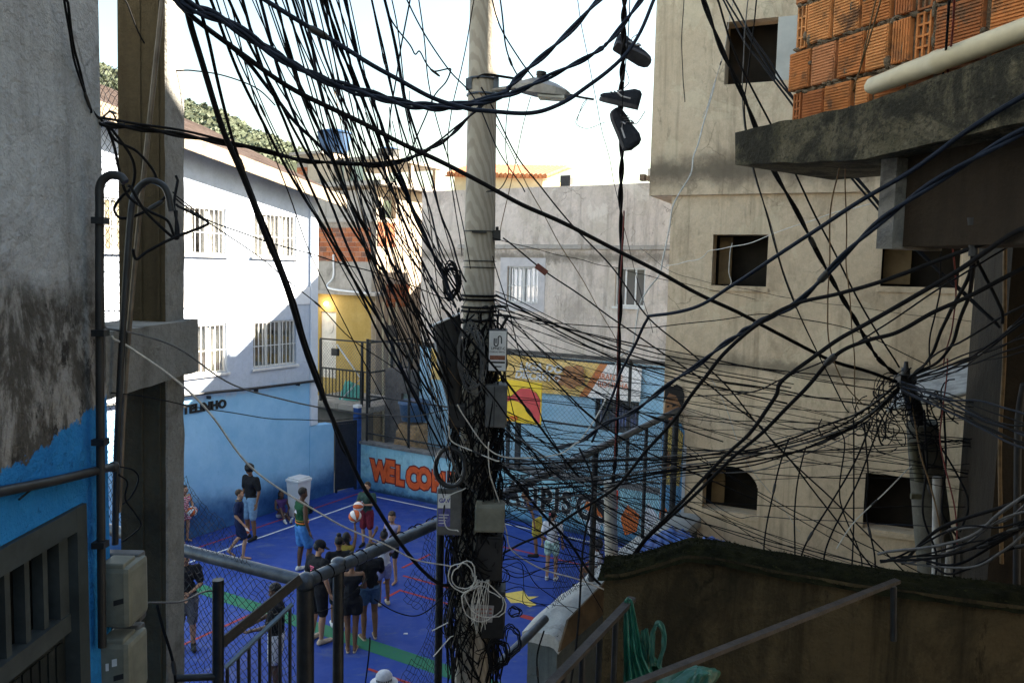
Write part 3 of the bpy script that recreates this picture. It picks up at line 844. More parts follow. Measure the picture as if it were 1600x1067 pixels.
m = MB(); wall_mesh(m, st(YS, 20.6), -BX, 20.6 - YT - .02, (0, 5.40), -AX, .2, [(20.6 - 19.84, 20.6 - 19.12, 2.48, 4.78)]); m.build('yellow_wall', yel, yb)
m = MB(); wall_mesh(m, st(YS, 20.6), -BX, 20.6 - YT - .02, (5.52, 8.9), -AX, .2, []); m.build('upper_wall', ren, yb)
brick_panel(yb, st(YS, 20.0, 6.52), -BX, -AX, 2.42, 1.30, .29, .163, rb)
m = MB(); m.obox(st(YS - .32, 20.6, 5.402), -BX * (20.6 - YT + .25), AX * .6, ZX * .118); m.build('floor_slab', ren, yb)
m = MB(); m.obox(st(YS - .14, 20.6, 7.84), -BX * (20.6 - YT + .1), AX * .139, ZX * .16); m.build('upper_slab', ren, yb)
# sunlit right side
m = MB(); wall_mesh(m, st(YS, YT), AX, 4.2, (0, 9.0), -BX, .2, [(.35, 1.0, 8.0, 8.75)]); m.build('side_wall', ren_lt, yb)
brick_panel(yb, st(YS + .5, YT, 5.0), AX, -BX, 1.3, .95, .29, .16, rb)
brick_panel(yb, st(YS + .05, YT, 7.05), AX, -BX, .9, .8, .29, .16, rb)
m = MB(); m.obox(st(YS - .3, YT - .42, 9.02), AX * 5.0, BX * 4.0, ZX * .14); m.build('roof_slab', ren, yb)
m = MB(); m.obox(st(YS + .1, YT - .3, 9.9), AX * 3.2, BX * 3.2, ZX * .1); m.build('terrace_roof', simple('terrace_sheet', (.30, .27, .22), .9, .3, 3), yb)
for (a, b) in ((.12, -.25), (1.5, -.25), (2.9, -.25), (.12, 1.4), (.12, 2.7)):
    m = MB(); m.obox(st(YS + a, YT + b, 9.161), AX * .14, BX * .14, ZX * .738); m.build('terrace_post', ren_lt, yb)
m = MB(); wall_mesh(m, st(YS + .35, YT + 1.9), -BX, 1.0, (9.161, 9.89), -AX, .12, []); m.build('terrace_wall', simple('terrace_green', (.42, .50, .42), .9, .2, 3), yb)
m = MB(); m.obox(st(YS - .06, 20.4, 8.901), -BX * 1.2, AX * .8, ZX * 1.25); m.build('stair_block', ren_lt, yb)
brick_panel(yb, st(YS - .061, 20.9, 8.95), -BX, -AX, .5, .95, .29, .16, rb)
m = MB(); m.obox(st(YS - .06 - .2, 21.1, 10.155), -BX * 1.5, AX * 1.4, ZX * .09); m.build('stair_roof', ren, yb)
# door, lamp, pipes
m = MB(); m.obox(st(YS + .05, 19.84, 2.48), -BX * .72, AX * .05, ZX * 2.3); dr = m.build('door', simple('door_white', (.60, .55, .48), .7, .12, 4), yb)
for k in range(3):
    q = MB(); q.prism([(math.cos(a) * .2, math.sin(a) * .24) for a in [2 * math.pi * i / 16 for i in range(16)]], st(YS + .049, 19.48, 2.9 + k * .68), -BX, ZX, -AX, .012 + .002 * k); q.build('door_panel', bpy.data.materials['door_white'], dr)
m = MB(); m.ell(st(YS - .09, 19.5, 5.06), .07, .07, .07)
tl = NT('lamp_glow'); tl.b.inputs["Emission Color"].default_value = (1, .85, .55, 1); tl.b.inputs["Emission Strength"].default_value = 5; tl.fin((.9, .8, .6), .4)
m.build('lit_bulb', tl.m, yb)
pl = bpy.data.lights.new('bulb_light', 'POINT'); pl.energy = 2.5; pl.color = (1, .8, .5); pl.shadow_soft_size = .06
plo = bpy.data.objects.new('bulb_light', pl); COL.objects.link(plo); plo.parent = yb; plo.location = st(YS - .2, 19.5, 5.0) - ORG[yb.name]
m = MB(); m.tube(spline([st(YS - .06, 19.2, 6.75), st(YS - .06, 19.2, 6.0), st(YS - .36, 19.15, 5.62), st(YS - .36, 17.6, 5.50), st(YS - .1, YT - .25, 5.5)]), .035, 8); m.build('white_pipe', MAT['white_paint'], yb)
m = MB()
for k in range(3):
    m.tube(spline([st(YS + .3 + .35 * k, YT - .06, 5.2), st(YS + .3 + .35 * k, YT - .06, 3.8), st(YS + .35 + .3 * k, YT - .06, .3)]), .035, 8)
m.build('down_pipe', MAT['pvc'], yb)
m = MB(); m.obox(st(YS + .55, YT - .1, 4.0), AX * .45, BX * .099, ZX * .4); m.build('air_unit', MAT['grey_plastic'], yb)
# blue tank on the stair roof
wt = thing('water_tank', st(YS + .6, 19.4, 10.25), 'blue plastic water tank on the roof of the brick house', 'tank')
tank_blue = simple('tank_blue', (.03, .075, .16), .45, .2, 4)
m = MB(); c0 = st(YS + .55, 19.75, 10.25); m.tube([c0, c0 + ZX * .1, c0 + ZX * .55, c0 + ZX * .68], [.42, .46, .56, .56], 20); m.build('tank_body', tank_blue, wt)
m = MB(); m.tube([c0 + ZX * .682, c0 + ZX * .74, c0 + ZX * .83], [.60, .56, .2], 20); m.build('tank_lid', tank_blue, wt)
w2 = thing('water_tank', st(YS + 1.6, 18.0, 10.0), 'small dark water tank on the terrace roof of the brick house', 'tank')
m = MB(); c0 = st(YS + 1.5, 18.1, 10.0); m.tube([c0, c0 + ZX * .42], [.34, .4], 18); m.build('tank_body', MAT['grey_plastic'], w2); m = MB(); m.tube([c0 + ZX * .422, c0 + ZX * .5], [.42, .2], 18); m.build('tank_lid', tank_blue, w2)
an = thing('roof_aerial', st(YS + 2.4, 17.6, 10.0), 'wire aerials sticking up from the right end of the terrace roof', 'aerial')
m = MB(); c0 = st(YS + 2.4, 17.4, 10.0); m.tube([c0, c0 + ZX * .6], .02, 6)
for k in range(6): m.tube([c0 + ZX * .5 + AX * (.12 * k - .3) - BX * .3, c0 + ZX * .5 + AX * (.12 * k - .3) + BX * .3], .01, 4)
m.tube([c0 + ZX * .5 - AX * .4, c0 + ZX * .5 + AX * .4], .012, 4); m.build('antenna', MAT['steel_grey'], an)

# balcony with wire cage in front of the yellow door
bc = thing('balcony', st(18.6, 16.8, 0), 'raised landing with black wire cage railing in front of the yellow door', 'balcony')
m = MB(); m.hexa([st(18.3, 15.72, 1.95), st(20.45, 15.72, 1.95), st(20.45, 18.6, 1.95), st(18.3, 18.6, 1.95), st(18.3, 15.72, 2.12), st(20.45, 15.72, 2.12), st(20.45, 18.6, 2.12), st(18.3, 18.6, 2.12)]); m.build('landing_slab', ren, bc)
m = MB(); wall_mesh(m, st(18.5, 18.4), -BX, 2.5, (-.1, 1.94), -AX, .2, []); m.build('landing_wall', plaster('landing_dark', (.16, .15, .13), (.2, .18, .16), (.06, .06, .05)), bc)
for (a, b) in ((18.34, 17.75), (18.34, 16.05), (18.34, 15.76), (19.4, 15.76), (20.4, 15.76)):
    m = MB(); m.obox(st(a, b, 2.122), AX * .06, BX * .06, ZX * 1.95); m.build('railing_post', MAT['steel_dark'], bc)
for z_ in (2.3, 3.15, 4.06):
    m = MB(); m.obox(st(18.35, 15.77, z_), AX * .045, BX * 2.02, ZX * .05); m.obox(st(18.396, 15.77, z_), AX * 2.0, BX * .045, ZX * .05); m.build('railing_bar', MAT['steel_dark'], bc)
for k in range(14):
    m = MB(); m.obox(st(18.36, 15.86 + k * .14, 2.35), AX * .02, BX * .02, ZX * .8); m.build('baluster', MAT['steel_dark'], bc)
m = MB(); chainlink(m, st(18.38, 15.8, 0), BX, 1.95, 2.35, 4.0, .11, .004, .1); chainlink(m, st(18.42, 15.78, 0), AX, 1.95, 2.35, 4.0, .11, .004, .1)
tag(m.build('wire_netting', bpy.data.materials['wire_netting_grey'], bc), kind='stuff')
m = MB(); m.tube([st(18.7, 17.4, 3.9), st(18.8, 16.5, 2.9), st(18.6, 17.1, 2.2)], .03, 6); m.build('white_pole', MAT['white_paint'], bc)
m = MB(); m.bbox(st(18.25, 17.05, 3.72), BX * .13, AX * .05, ZX * .11, .015); tag(m.build('floodlight', MAT['black_plastic']), 'small floodlight fixed on the wire cage before the yellow wall', 'lamp')
m = MB(); m.grid(lambda u, v: st(18.9 + .3 * v, 17.5 - .8 * u, 2.13 + .6 * v * (1 - .3 * u) + .08 * mnoise.noise(Vector((u * 6, v * 6, 1)))), 12, 8); tag(m.build('green_sheet', simple('green_plastic', (.06, .30, .24), .5, .3, 5)), 'crumpled green plastic sheet on the landing behind the cage', 'sheet')

# stone hut with little window, dark passage, tank and barrel behind the low wall
sh = thing('stone_hut', st(19.0, 15.2, 0), 'small rough stone wall with a tiny window below the landing', 'hut')
m = MB(); wall_mesh(m, st(19.0, 15.69), -BX, 1.0, (0, 3.25), -AX, .5, [(.62, .9, 1.95, 2.55)]); m.build('wall', plaster('rough_stone', (.13, .12, .12), (.19, .17, .16), (.06, .055, .05), .4, (.5, .7), 4, 1.0), sh)
m = MB(); m.obox(st(19.1, 15.05, 1.97), -BX * .24, AX * .03, ZX * .56); m.build('window_pane', simple('hut_window', (.22, .28, .26), .4, .2, 4), sh)
m = MB(); m.hexa([st(17.4, 12.2, -.1), st(19.25, 12.2, -.1), st(19.25, 15.5, -.1), st(17.4, 15.5, -.1), st(17.4, 12.2, 1.0), st(19.25, 12.2, 1.0), st(19.25, 15.5, 1.0), st(17.4, 15.5, 1.0)]); struct('back_yard_pavement', m, plaster('yard_concrete', (.17, .16, .15), (.22, .2, .18), (.08, .08, .07)))
bt = thing('water_barrel', st(18.5, 14.15, 1.0), 'blue plastic water barrel with lid behind the graffiti wall', 'barrel')
m = MB(); c0 = st(18.5, 14.15, 1.9); m.tube([c0, c0 + ZX * .08, c0 + ZX * .5], [.38, .41, .47], 20); m.build('barrel_body', tank_blue, bt); m = MB(); m.tube([c0 + ZX * .502, c0 + ZX * .56, c0 + ZX * .64], [.5, .48, .2], 20); m.build('barrel_lid', tank_blue, bt)
m = MB()
for k in range(4): m.bbox(st(18.35 + .02 * k, 14.2 - .02 * k, 1.12 + k * .2), BX * (.42 - .03 * k), AX * .3, ZX * .098, .02)
tag(m.build('block_pile', simple('sack_tan', (.30, .20, .11), .9, .35, 7, 0, .2, .4, 20)), 'pile of tan sacks and blocks holding up the blue barrel', 'sacks')
m = MB(); m.hexa([st(21.0, 14.9, 0), st(21.2, 14.9, 0), st(21.2, 17.3, 0), st(21.0, 17.3, 0), st(21.0, 14.9, 7), st(21.2, 14.9, 7), st(21.2, 17.3, 7), st(21.0, 17.3, 7)]) if False else None
ap = thing('passage_wall', st(24.8, 16, 0), 'dark brick wall closing the passage beside the brick house', 'wall')
m = MB(); wall_mesh(m, st(24.8, 17.4), -BX, 3.0, (0, 7.2), -AX, .2, []); m.build('wall', plaster('dark_brick_wall', (.18, .11, .075), (.23, .14, .09), (.06, .05, .04)), ap)

# ================================================================== tall beige building on the right
RQ = Vector((2.25, 11.3, 0)); RE = Vector((.914, -.406, 0)).normalized(); RN = Vector((-RE.y, RE.x, 0)) * -1
if RN.y > 0: RN = -RN
RN = Vector((-.406, -.914, 0)).normalized()
def rp(k, z=0.0, off=0.0): return RQ + RE * k + ZX * z + RN * off
def rb_extra(t, c):
    z = t.sep()[2]
    n_ = t.math('MULTIPLY_ADD', t.noise(2.5, 8, .7), 1.1, t.math('MULTIPLY', t.math('ABSOLUTE', t.math('SUBTRACT', z, 7.75)), 2.2))
    c = t.mix(t.ramp(n_, 1.25, .6, 0, .85), c, (.13, .105, .075))
    n2 = t.math('MULTIPLY_ADD', t.noise(3.5, 8, .7), 1.0, t.math('MULTIPLY', t.math('ABSOLUTE', t.math('SUBTRACT', z, 5.1)), 3.0))
    return t.mix(t.ramp(n2, 1.0, .5, 0, .75), c, (.17, .14, .10))
rb_mat = plaster('beige_render', (.68, .525, .35), (.75, .595, .41), (.30, .22, .14), .7, (.56, .78), .9, .45, .93, rb_extra, True, .55)
rbd = thing('apartment_block', rp(3, 0), 'tall beige rendered block with unglazed dark windows on the right', 'building')
RL = 5.6
arch = []
ac, ar = .925, .375
for i in range(60):
    x0, x1 = ac - ar + 2 * ar * i / 60, ac - ar + 2 * ar * (i + 1) / 60
    xm = (x0 + x1) / 2 - ac
    arch.append((x0, x1, 3.02, 3.36 + math.sqrt(max(0, ar * ar - xm * xm)) * .84))
ops = [(.54, 1.27, 6.18, 6.88), (2.67, 3.57, 6.23, 6.87), (2.64, 3.5, 3.06, 3.8)] + arch
m = MB(); wall_mesh(m, rp(-.06), RE, RL + .06, (-.1, 7.42), RN, .3, [(a + .06, b + .06, c, d) for a, b, c, d in ops]); m.build('wall', rb_mat, rbd)
m = MB(); wall_mesh(m, rp(-.37, 0, .05), RE, RL + .37, (7.421, 12.75), RN, .3, [(.6 + .37, 1.26 + .37, 8.88, 9.7), (2.7 + .37, 3.5 + .37, 8.9, 9.7)]); m.build('upper_wall', rb_mat, rbd)
m = MB(); m.obox(rp(-.37, 7.422, -.2501), RE * .3, -RN * 5.5, ZX * 5.3); m.obox(rp(-.06, -.1, -.3001), RE * .25, -RN * 5.5, ZX * 7.5); m.build('side_wall', rb_mat, rbd)
m = MB(); m.obox(rp(-.3, 12.752, 0), RE * RL, -RN * 5.7, ZX * .15); m.build('roof_slab', rb_mat, rbd)
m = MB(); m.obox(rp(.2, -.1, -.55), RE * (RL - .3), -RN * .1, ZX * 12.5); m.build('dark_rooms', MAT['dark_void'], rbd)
for (a, b, z0, z1, dp) in ((.58, .75, 6.2, 6.86, .3), (2.7, 3.02, 6.26, 6.86, .3), (.62, .8, 3.05, 3.7, .31)):
    m = MB(); m.obox(rp(a, z0, -dp - .02), RE * (b - a), -RN * .06, ZX * (z1 - z0)); m.build('inner_partition', simple('partition_ochre', (.17, .12, .06), .9, .25, 3), rbd)
m = MB(); m.obox(rp(1.261, 8.885, -.02), RE * .36, RN * .072, ZX * .81); m.build('window_panel', simple('panel_pale', (.50, .48, .42), .8, .1, 3), rbd)
for (a, b, z_) in ((.5, 1.33, 3.0), (.5, 1.3, 6.16), (2.62, 3.62, 6.21), (2.6, 3.55, 3.04)):
    m = MB(); m.obox(rp(a, z_ - .05, .001), RE * (b - a), RN * .02, ZX * .05); m.build('window_sill', rb_mat, rbd)
# painted boy on the corner
def rpaint(poly, mat, off):
    q = MB(); a = [rp(x, z_, off) for x, z_ in poly]
    if (a[1] - a[0]).cross(a[2] - a[0]).dot(RN) < 0: a = a[::-1]
    q.add(a, [list(range(len(a)))]); q.build('painted_shape', mat, rbd)
sk, hr_ = simple('mural_skin', (.22, .11, .05), .8, .2, 9), simple('mural_hair', (.02, .017, .015), .8, .3, 9)
mblue = simple('mural_sky', (.14, .34, .58), .8, .25, 4)
rpaint([(-.055, 2.3), (.26, 2.3), (.26, 4.1), (.2, 4.22), (-.055, 4.22)], mblue, .004)
rpaint([(-.05, 4.25), (-.02, 4.62), (.08, 4.68), (.16, 4.64), (.2, 4.5), (.17, 4.3), (.12, 4.18), (.04, 4.14)], sk, .008)
rpaint([(-.055, 4.5), (-.04, 4.7), (.02, 4.76), (.06, 4.72), (.12, 4.77), (.2, 4.73), (.24, 4.62), (.22, 4.42), (.17, 4.5), (.12, 4.6), (.02, 4.63)], hr_, .011)
rpaint([(-.01, 4.44), (.03, 4.46), (.03, 4.43), (-.01, 4.42)], hr_, .012); rpaint([(.07, 4.46), (.12, 4.48), (.12, 4.45), (.07, 4.43)], hr_, .012); rpaint([(.02, 4.27), (.09, 4.27), (.06, 4.25)], simple('mural_lip', (.3, .08, .05), .8), .012)
rpaint([(0, 3.3), (.22, 3.3), (.25, 4.05), (.16, 4.16), (.04, 4.14), (-.03, 4.0)], simple('mural_yellow', (.55, .40, .12), .8, .2, 6), .006)
rpaint([(-.05, 3.55), (.06, 3.5), (.08, 3.75), (-.03, 3.85)], sk, .010)
rpaint([(-.05, 2.72), (.05, 2.7), (.1, 2.85), (.02, 2.97), (-.05, 2.9)], spro, .010); rpaint([(.12, 2.7), (.22, 2.75), (.2, 2.95), (.1, 2.9)], bpy.data.materials['mural_red'], .010)
rpaint([(.255, 2.3), (.30, 2.3), (.30, 3.9), (.255, 3.9)], sprw, .005)
# canopy, doorway and post at the right
cn = thing('door_canopy', P(1480, 620, 7.6), 'pale corrugated canopy sheet above the doorway behind the cable knot', 'canopy')
m = MB(); q0, q1, q2, q3 = P(1385, 640, 7.4), P(1575, 600, 7.2), P(1575, 555, 8.4), P(1420, 585, 8.6)
m.grid(lambda u, v: (q0.lerp(q1, u)).lerp(q3.lerp(q2, u), v) + ZX * .012 * math.sin(v * 60), 4, 60); m.build('sheet', simple('canopy_grey', (.33, .32, .30), .8, .3, 7), cn)
m = MB(); m.tube([q0, q1], .025, 6); m.build('edge_bar', simple('canopy_edge', (.4, .39, .36), .7, .2, 6), cn)
dwp = thing('doorway', P(1545, 880, 7.9), 'tan door panel with pale frame under the corrugated canopy', 'door')
m = MB(); m.obox(P(1515, 870, 8.0), RE * .55, -RN * .06, ZX * 1.35); m.build('door_panel', simple('door_tan', (.33, .25, .16), .85, .2, 4), dwp)
m = MB(); m.obox(P(1512, 870, 7.98), RE * .035, -RN * .1, ZX * 1.35); m.build('door_frame', MAT['white_paint'], dwp)
# ================================================================== left: near wall with door, pillar, meters
WX = -1.6
def lw_extra(t, c):
    xyz = t.sep(); y, z = xyz[1], xyz[2]
    # bare dark patches where the render has come off
    zz = t.math('MULTIPLY_ADD', t.noise(2.2, 8, .7), 1.2, z)
    bare = t.ramp(zz, 7.0, 6.72)
    pit = t.ramp(t.noise(4.0, 9, .75, t.mapping((1, 1, .45)), .5), .40, .53)
    bc = t.mix(pit, (.30, .295, .28), (.075, .07, .06))
    bc = t.mix(t.ramp(t.noise(9, 8, .8, t.mapping((1, 1, .6))), .52, .62), bc, (.030, .028, .025))
    c = t.mix(bare, c, bc)
    edge = t.math('MULTIPLY_ADD', y, .20, t.math('MULTIPLY', t.noise(6, 9, .75), .22))
    blue = t.mix(t.ramp(t.noise(3, 7, .65), .3, .7), (.015, .165, .46), (.025, .23, .56))
    blue = t.mix(t.ramp(t.noise(16, 6, .7), .6, .72, 0, .7), blue, (.012, .06, .16))
    lim = t.math('SUBTRACT', z, edge)
    return t.mix(t.ramp(lim, 5.03, 5.02), c, blue)
nw_mat = plaster('peeling_render', (.36, .37, .37), (.44, .455, .455), (.19, .19, .18), .6, (.54, .76), 1.6, .9, .93, lw_extra, True, .7)
nw = thing('alley_house', (WX, 1, 3.0), 'old house wall of peeling grey render with bright blue base at left', 'house')
m = MB(); dy0, dy1, dz1 = 1.2, 2.93, 5.40
wall_mesh(m, (WX, -3.0, 0), (0, 1, 0), 6.12, (2.9, 11.5), (1, 0, 0), .3, [(dy0 + 3, dy1 + 3, 2.91, dz1)])
m.build('wall', nw_mat, nw)
m = MB(); m.box(WX - 4.5, WX - .301, 2.9, 3.118, 2.9, 11.5); m.build('end_wall', nw_mat, nw)
m = MB(); m.box(WX - 4.5, WX - .3, -3.2, 2.9, 11.51, 11.7); m.build('roof_slab', nw_mat, nw)
doorm = simple('door_dark_metal', (.016, .020, .020), .5, .3, 6, .3, .5, .1, 40, ((.07, .075, .07), 6, .6, .75))
m = MB(); X0 = WX - .06
m.box(X0, WX + .015, dy1 - .07, dy1 - .002, 2.92, dz1 - .002); m.box(X0, WX + .015, dy0, dy1 - .071, dz1 - .09, dz1 - .003); m.build('door_frame', simple('door_frame_metal', (.05, .06, .06), .5, .25, 6, .3), nw)
m = MB(); m.box(X0 - .02, X0 + .02, dy0, dy1 - .072, 2.92, 4.93); door = m.build('door', doorm, nw)
m = MB(); m.box(X0 - .015, X0 + .045, dy0, dy1 - .072, 4.931, 5.0); m.box(X0 - .015, X0 + .04, dy1 - .13, dy1 - .072, 5.001, dz1 - .09); m.build('rail', simple('door_rail', (.06, .07, .07), .5, .25, 6, .3), door)
for k in range(12):
    y_ = dy1 - .2 - k * .105
    m = MB(); m.box(X0 - .01, X0 + .03, y_ - .014, y_ + .014, 5.001, dz1 - .091); m.build('door_bar', bpy.data.materials['door_rail'], door)
for k in range(26):
    y_ = dy1 - .12 - k * .05
    m = MB(); m.box(X0 + .0205, X0 + .027, y_ - .018, y_ + .018, 3.0, 4.90); m.build('door_rib', doorm, door)
m = MB(); m.box(X0 - .1, X0 - .09, dy0, dy1, 2.92, dz1); m.build('door_void', MAT['dark_void'], nw)
# wall pipes and conduits by the corner
cd = thing('conduit', (WX + .05, 3.1, 3.5), 'black electrical conduit with hooked top on the corner of the house', 'conduit')
def cpt(px, py, d): return P(px, py, d)
m = MB(); m.tube(spline([cpt(160, 1010, 2.98), cpt(158, 800, 2.98), cpt(156, 500, 2.98), cpt(156, 330, 2.98), cpt(157, 290, 2.98), cpt(170, 275, 2.98), cpt(188, 276, 2.98), cpt(196, 285, 2.98)]), .016, 8); m.build('conduit_pipe', MAT['black_plastic'], cd)
for py_ in (345, 520, 690, 850):
    m = MB(); m.cbox(cpt(157, py_, 2.97), (.024, 0, 0), (0, .022, 0), (0, 0, .012)); m.build('clamp', MAT['steel_dark'], cd)
cd2 = thing('conduit', P(190, 850, 3.3), 'dark conduit pipe in front of the pillar with hooked top', 'conduit')
m = MB(); m.tube(spline([cpt(180, 850, 3.3), cpt(183, 700, 3.3), cpt(193, 500, 3.35), cpt(204, 340, 3.4), cpt(213, 300, 3.45), cpt(232, 283, 3.45), cpt(252, 288, 3.45), cpt(262, 302, 3.45), cpt(268, 330, 3.45)]), .014, 8); m.build('conduit_pipe', MAT['black_plastic'], cd2)
cd3 = thing('conduit', P(200, 850, 3.4), 'thin leaning grey conduit rising past the concrete pillar', 'conduit')
m = MB(); m.tube(spline([cpt(186, 800, 3.4), cpt(196, 600, 3.45), cpt(212, 400, 3.5), cpt(238, 150, 3.5), cpt(256, -20, 3.5)]), .011, 8); m.build('conduit_pipe', simple('conduit_grey', (.16, .13, .10), .45, .3, 8, .4), cd3)
pp = thing('wall_pipe', P(90, 750, 2.8), 'dark water pipe running along the blue wall to the corner', 'pipe')
m = MB(); m.tube(spline([P(-60, 782, 2.2), P(0, 768, 2.42), P(90, 750, 2.73), P(176, 729, 3.08)]), .017, 8); m.build('pipe', MAT['black_plastic'], pp)
m = MB(); m.ell(P(178, 729, 3.085), .022, .022, .022); m.build('end_cap', MAT['black_plastic'], pp)
# meter boxes
def meter(py0, py1, label, mark):
    c0 = P(192, (py0 + py1) / 2, 3.12)
    hgt = (py1 - py0) / 1244 * 3.12 / 2
    b = thing('meter_box', c0 - ZX * hgt, label, 'meter', 'electricity meter boxes on the corner')
    q = MB(); q.bbox(c0 + Vector((0, .0, 0)), (.068, 0, 0), (0, .085, 0), (0, 0, hgt * .92), .022); q.build('box_cover', MAT['beige_plastic'], b)
    q = MB(); q.bbox(c0 + Vector((-.035, .07, -.01)), (.085, 0, 0), (0, .03, 0), (0, 0, hgt * 1.08), .012); q.build('back_plate', MAT['grey_plastic'], b)
    q = MB(); q.bbox(c0 + Vector((.0, -.03, hgt * .95)), (.045, 0, 0), (0, .05, 0), (0, 0, .012), .006); q.build('top_lid', MAT['beige_plastic'], b)
    q = MB(); q.obox(c0 + Vector((.005, -.0865, -.03)), (.04, 0, .012), (0, .001, 0), (0, 0, .022)); q.build('reading_window', MAT['black_plastic'], b)
    if mark:
        q = MB(); q.obox(c0 + Vector((.0, -.087, .03)), (.02, 0, .005), (0, .001, 0), (0, 0, .03)); q.obox(c0 + Vector((-.025, -.087, .012)), (.012, 0, .002), (0, .001, 0), (0, 0, .03)); q.build('sticker', MAT['paper_white'], b)
meter(868, 975, 'upper weathered plastic electricity meter box on the corner', False)
meter(982, 1090, 'lower plastic electricity meter box with torn white stickers', True)
# concrete pillar and beam
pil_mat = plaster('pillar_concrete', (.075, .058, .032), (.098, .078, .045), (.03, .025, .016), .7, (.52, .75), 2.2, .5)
pil_mat2 = plaster('lit_side_concrete', (.24, .235, .215), (.30, .295, .27), (.10, .09, .075), .6, (.5, .72), 4, 1.0)  # paler than the front: light on the right-hand faces is put into the colour
pi_ = thing('concrete_pillar', P(240, 1090, 4.0), 'square grey concrete pillar between the house wall and the court', 'pillar')
xl, xr, yf, yk = P(188, 500, 4.0).x, P(262, 500, 4.0).x, 4.0, 4.21
m = MB(); rr = random.Random(11)
nz_ = 60
for k in range(nz_):      # shaft with a chipped arris
    z0, z1 = 2.9 + (9.4 - 2.9) * k / nz_, 2.9 + (9.4 - 2.9) * (k + 1) / nz_
    def ring(z):
        lean = (z - 6.3) * .012
        ch = .006 + .012 * abs(mnoise.noise(Vector((z * 5, 1, 0))))
        j = .004 * mnoise.noise(Vector((z * 9, 7, 0)))
        return [Vector((xl + lean, yf, z)), Vector((xr + lean - ch, yf, z)), Vector((xr + lean + j, yf + ch, z)), Vector((xr + lean + .008 * mnoise.noise(Vector((z * 7, 3, 0))), yk, z)), Vector((xl + lean, yk, z))]
    a, b = ring(z0), ring(z1)
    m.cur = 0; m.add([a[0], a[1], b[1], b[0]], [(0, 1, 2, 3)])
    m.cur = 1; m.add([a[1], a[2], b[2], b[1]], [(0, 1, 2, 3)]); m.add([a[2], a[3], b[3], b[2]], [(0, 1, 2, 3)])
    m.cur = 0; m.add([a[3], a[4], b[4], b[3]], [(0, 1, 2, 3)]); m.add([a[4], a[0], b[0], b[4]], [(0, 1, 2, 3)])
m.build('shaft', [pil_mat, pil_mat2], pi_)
for k in range(2):
    m = MB(); x_ = xl + (.05 + k * .09); m.obox((x_ + .02, yf - .006, 3), (.012, 0, 0), (0, .005, 0), (.06, 0, 6)); m.build('board_mark', pil_mat, pi_)
bmx = thing('concrete_beam', P(230, 610, 3.7), 'short rough concrete beam joining the house corner and the pillar', 'beam')
m = MB()
bx0, bx1 = -1.98, -1.685
def brow(y, k):
    w = .012 * mnoise.noise(Vector((y * 8, k, 0)))
    return [Vector((bx0, y, 5.73 + w)), Vector((bx1, y, 5.73 - w)), Vector((bx1 + w * .6, y, 6.01 + w)), Vector((bx0, y, 6.01 - w))]
ys_ = [3.12 + i * (4.26 - 3.12) / 12 for i in range(13)]
for i in range(12):
    a, b = brow(ys_[i], 1), brow(ys_[i + 1], 1)
    for j in range(4): m.quad(a[j], b[j], b[(j + 1) % 4], a[(j + 1) % 4])
m.quad(*brow(ys_[0], 1)); m.quad(*brow(ys_[-1], 1)[::-1])
m.build('beam', pil_mat2, bmx)

# ================================================================== court fence on the near side
HR = 4.4
FT = 3.5
nf = thing('tube_fence', st(3.42, 3.42, 3.0), 'near court fence with a thick grey top tube and black posts', 'fence')
tubm = MAT['steel_grey']
m = MB(); m.tube([st(3.42, 3.43, HR), st(5.9, 3.44, HR), st(8.0, 3.52, HR), st(10.9, 3.63, HR)], .041, 12); tr = m.build('top_tube', tubm, nf)
m = MB(); m.tube([st(3.42, 3.43, HR), st(3.36, 4.5, HR), st(3.3, 6.6, HR)], .041, 12); m.build('top_tube', tubm, nf)
m = MB()
for k in range(40):      # wire wrapped round the tube
    s_ = 3.5 + k * .11 + .02 * math.sin(k * 3)
    c0 = st(s_, 3.43 + (s_ - 3.4) * .02, HR)
    m.tube([c0 + (BX * math.cos(a) + ZX * math.sin(a)) * .046 + AX * (.03 * a / 6.28) for a in [2 * math.pi * i / 10 for i in range(11)]], .005, 4)
m.build('wire_wrap', MAT['rubber'], tr)
for (s_, t_, z0, z1, r_) in ((3.42, 3.43, 3.0, 4.36, .054), (3.72, 3.44, 3.0, 4.43, .036), (4.82, 3.43, 3.0, 4.37, .030), (7.82, 3.52, 2.93, 4.36, .034), (10.75, 3.62, 2.4, 4.36, .045), (9.5, 3.58, 2.93, 4.36, .024), (10.3, 3.6, 2.7, 4.36, .03)):
    m = MB(); m.tube([st(s_, t_, z0), st(s_, t_, z1)], r_, 12); m.build('fence_post', MAT['steel_dark'], nf)
m = MB(); m.ell(st(3.42, 3.43, HR), .06, .06, .06); m.build('tube_joint', tubm, nf); m = MB(); m.ell(st(3.72, 3.44, HR + .03), .05, .05, .03); m.build('post_cap', tubm, nf)
netm = simple('netting_dark', (.02, .022, .024), .6, .3, 9, .3)
m = MB(); chainlink(m, st(6.9, 3.53, 0), AX, 3.95, 2.95, HR, .062, .0026, .2, None, .04)
tag(m.build('wire_netting', netm, nf), kind='stuff')
m = MB(); chainlink(m, st(3.40, 3.5, 0), BX, 1.3, 3.05, HR - .03, .058, .0022, .3, None, .05)
def kp(a, z): return z < 4.42 + max(0, (a - .25)) * .75 + .05 * mnoise.noise(Vector((a * 9, z * 9, 2)))
chainlink(m, st(3.36, 3.5, 0), BX, 1.35, HR + .04, 5.3, .05, .0016, .42, kp, .08)
tag(m.build('wire_netting', netm, nf), kind='stuff')
m = MB()
def kp2(a, z): return a > .16 + .14 * math.sin(z * 9) - (4.35 - z) * .05
chainlink(m, st(4.35, 3.44, 0), AX, .46, 3.15, HR - .02, .055, .0018, .45, kp2, .1)
tag(m.build('torn_netting', netm, nf), kind='stuff')
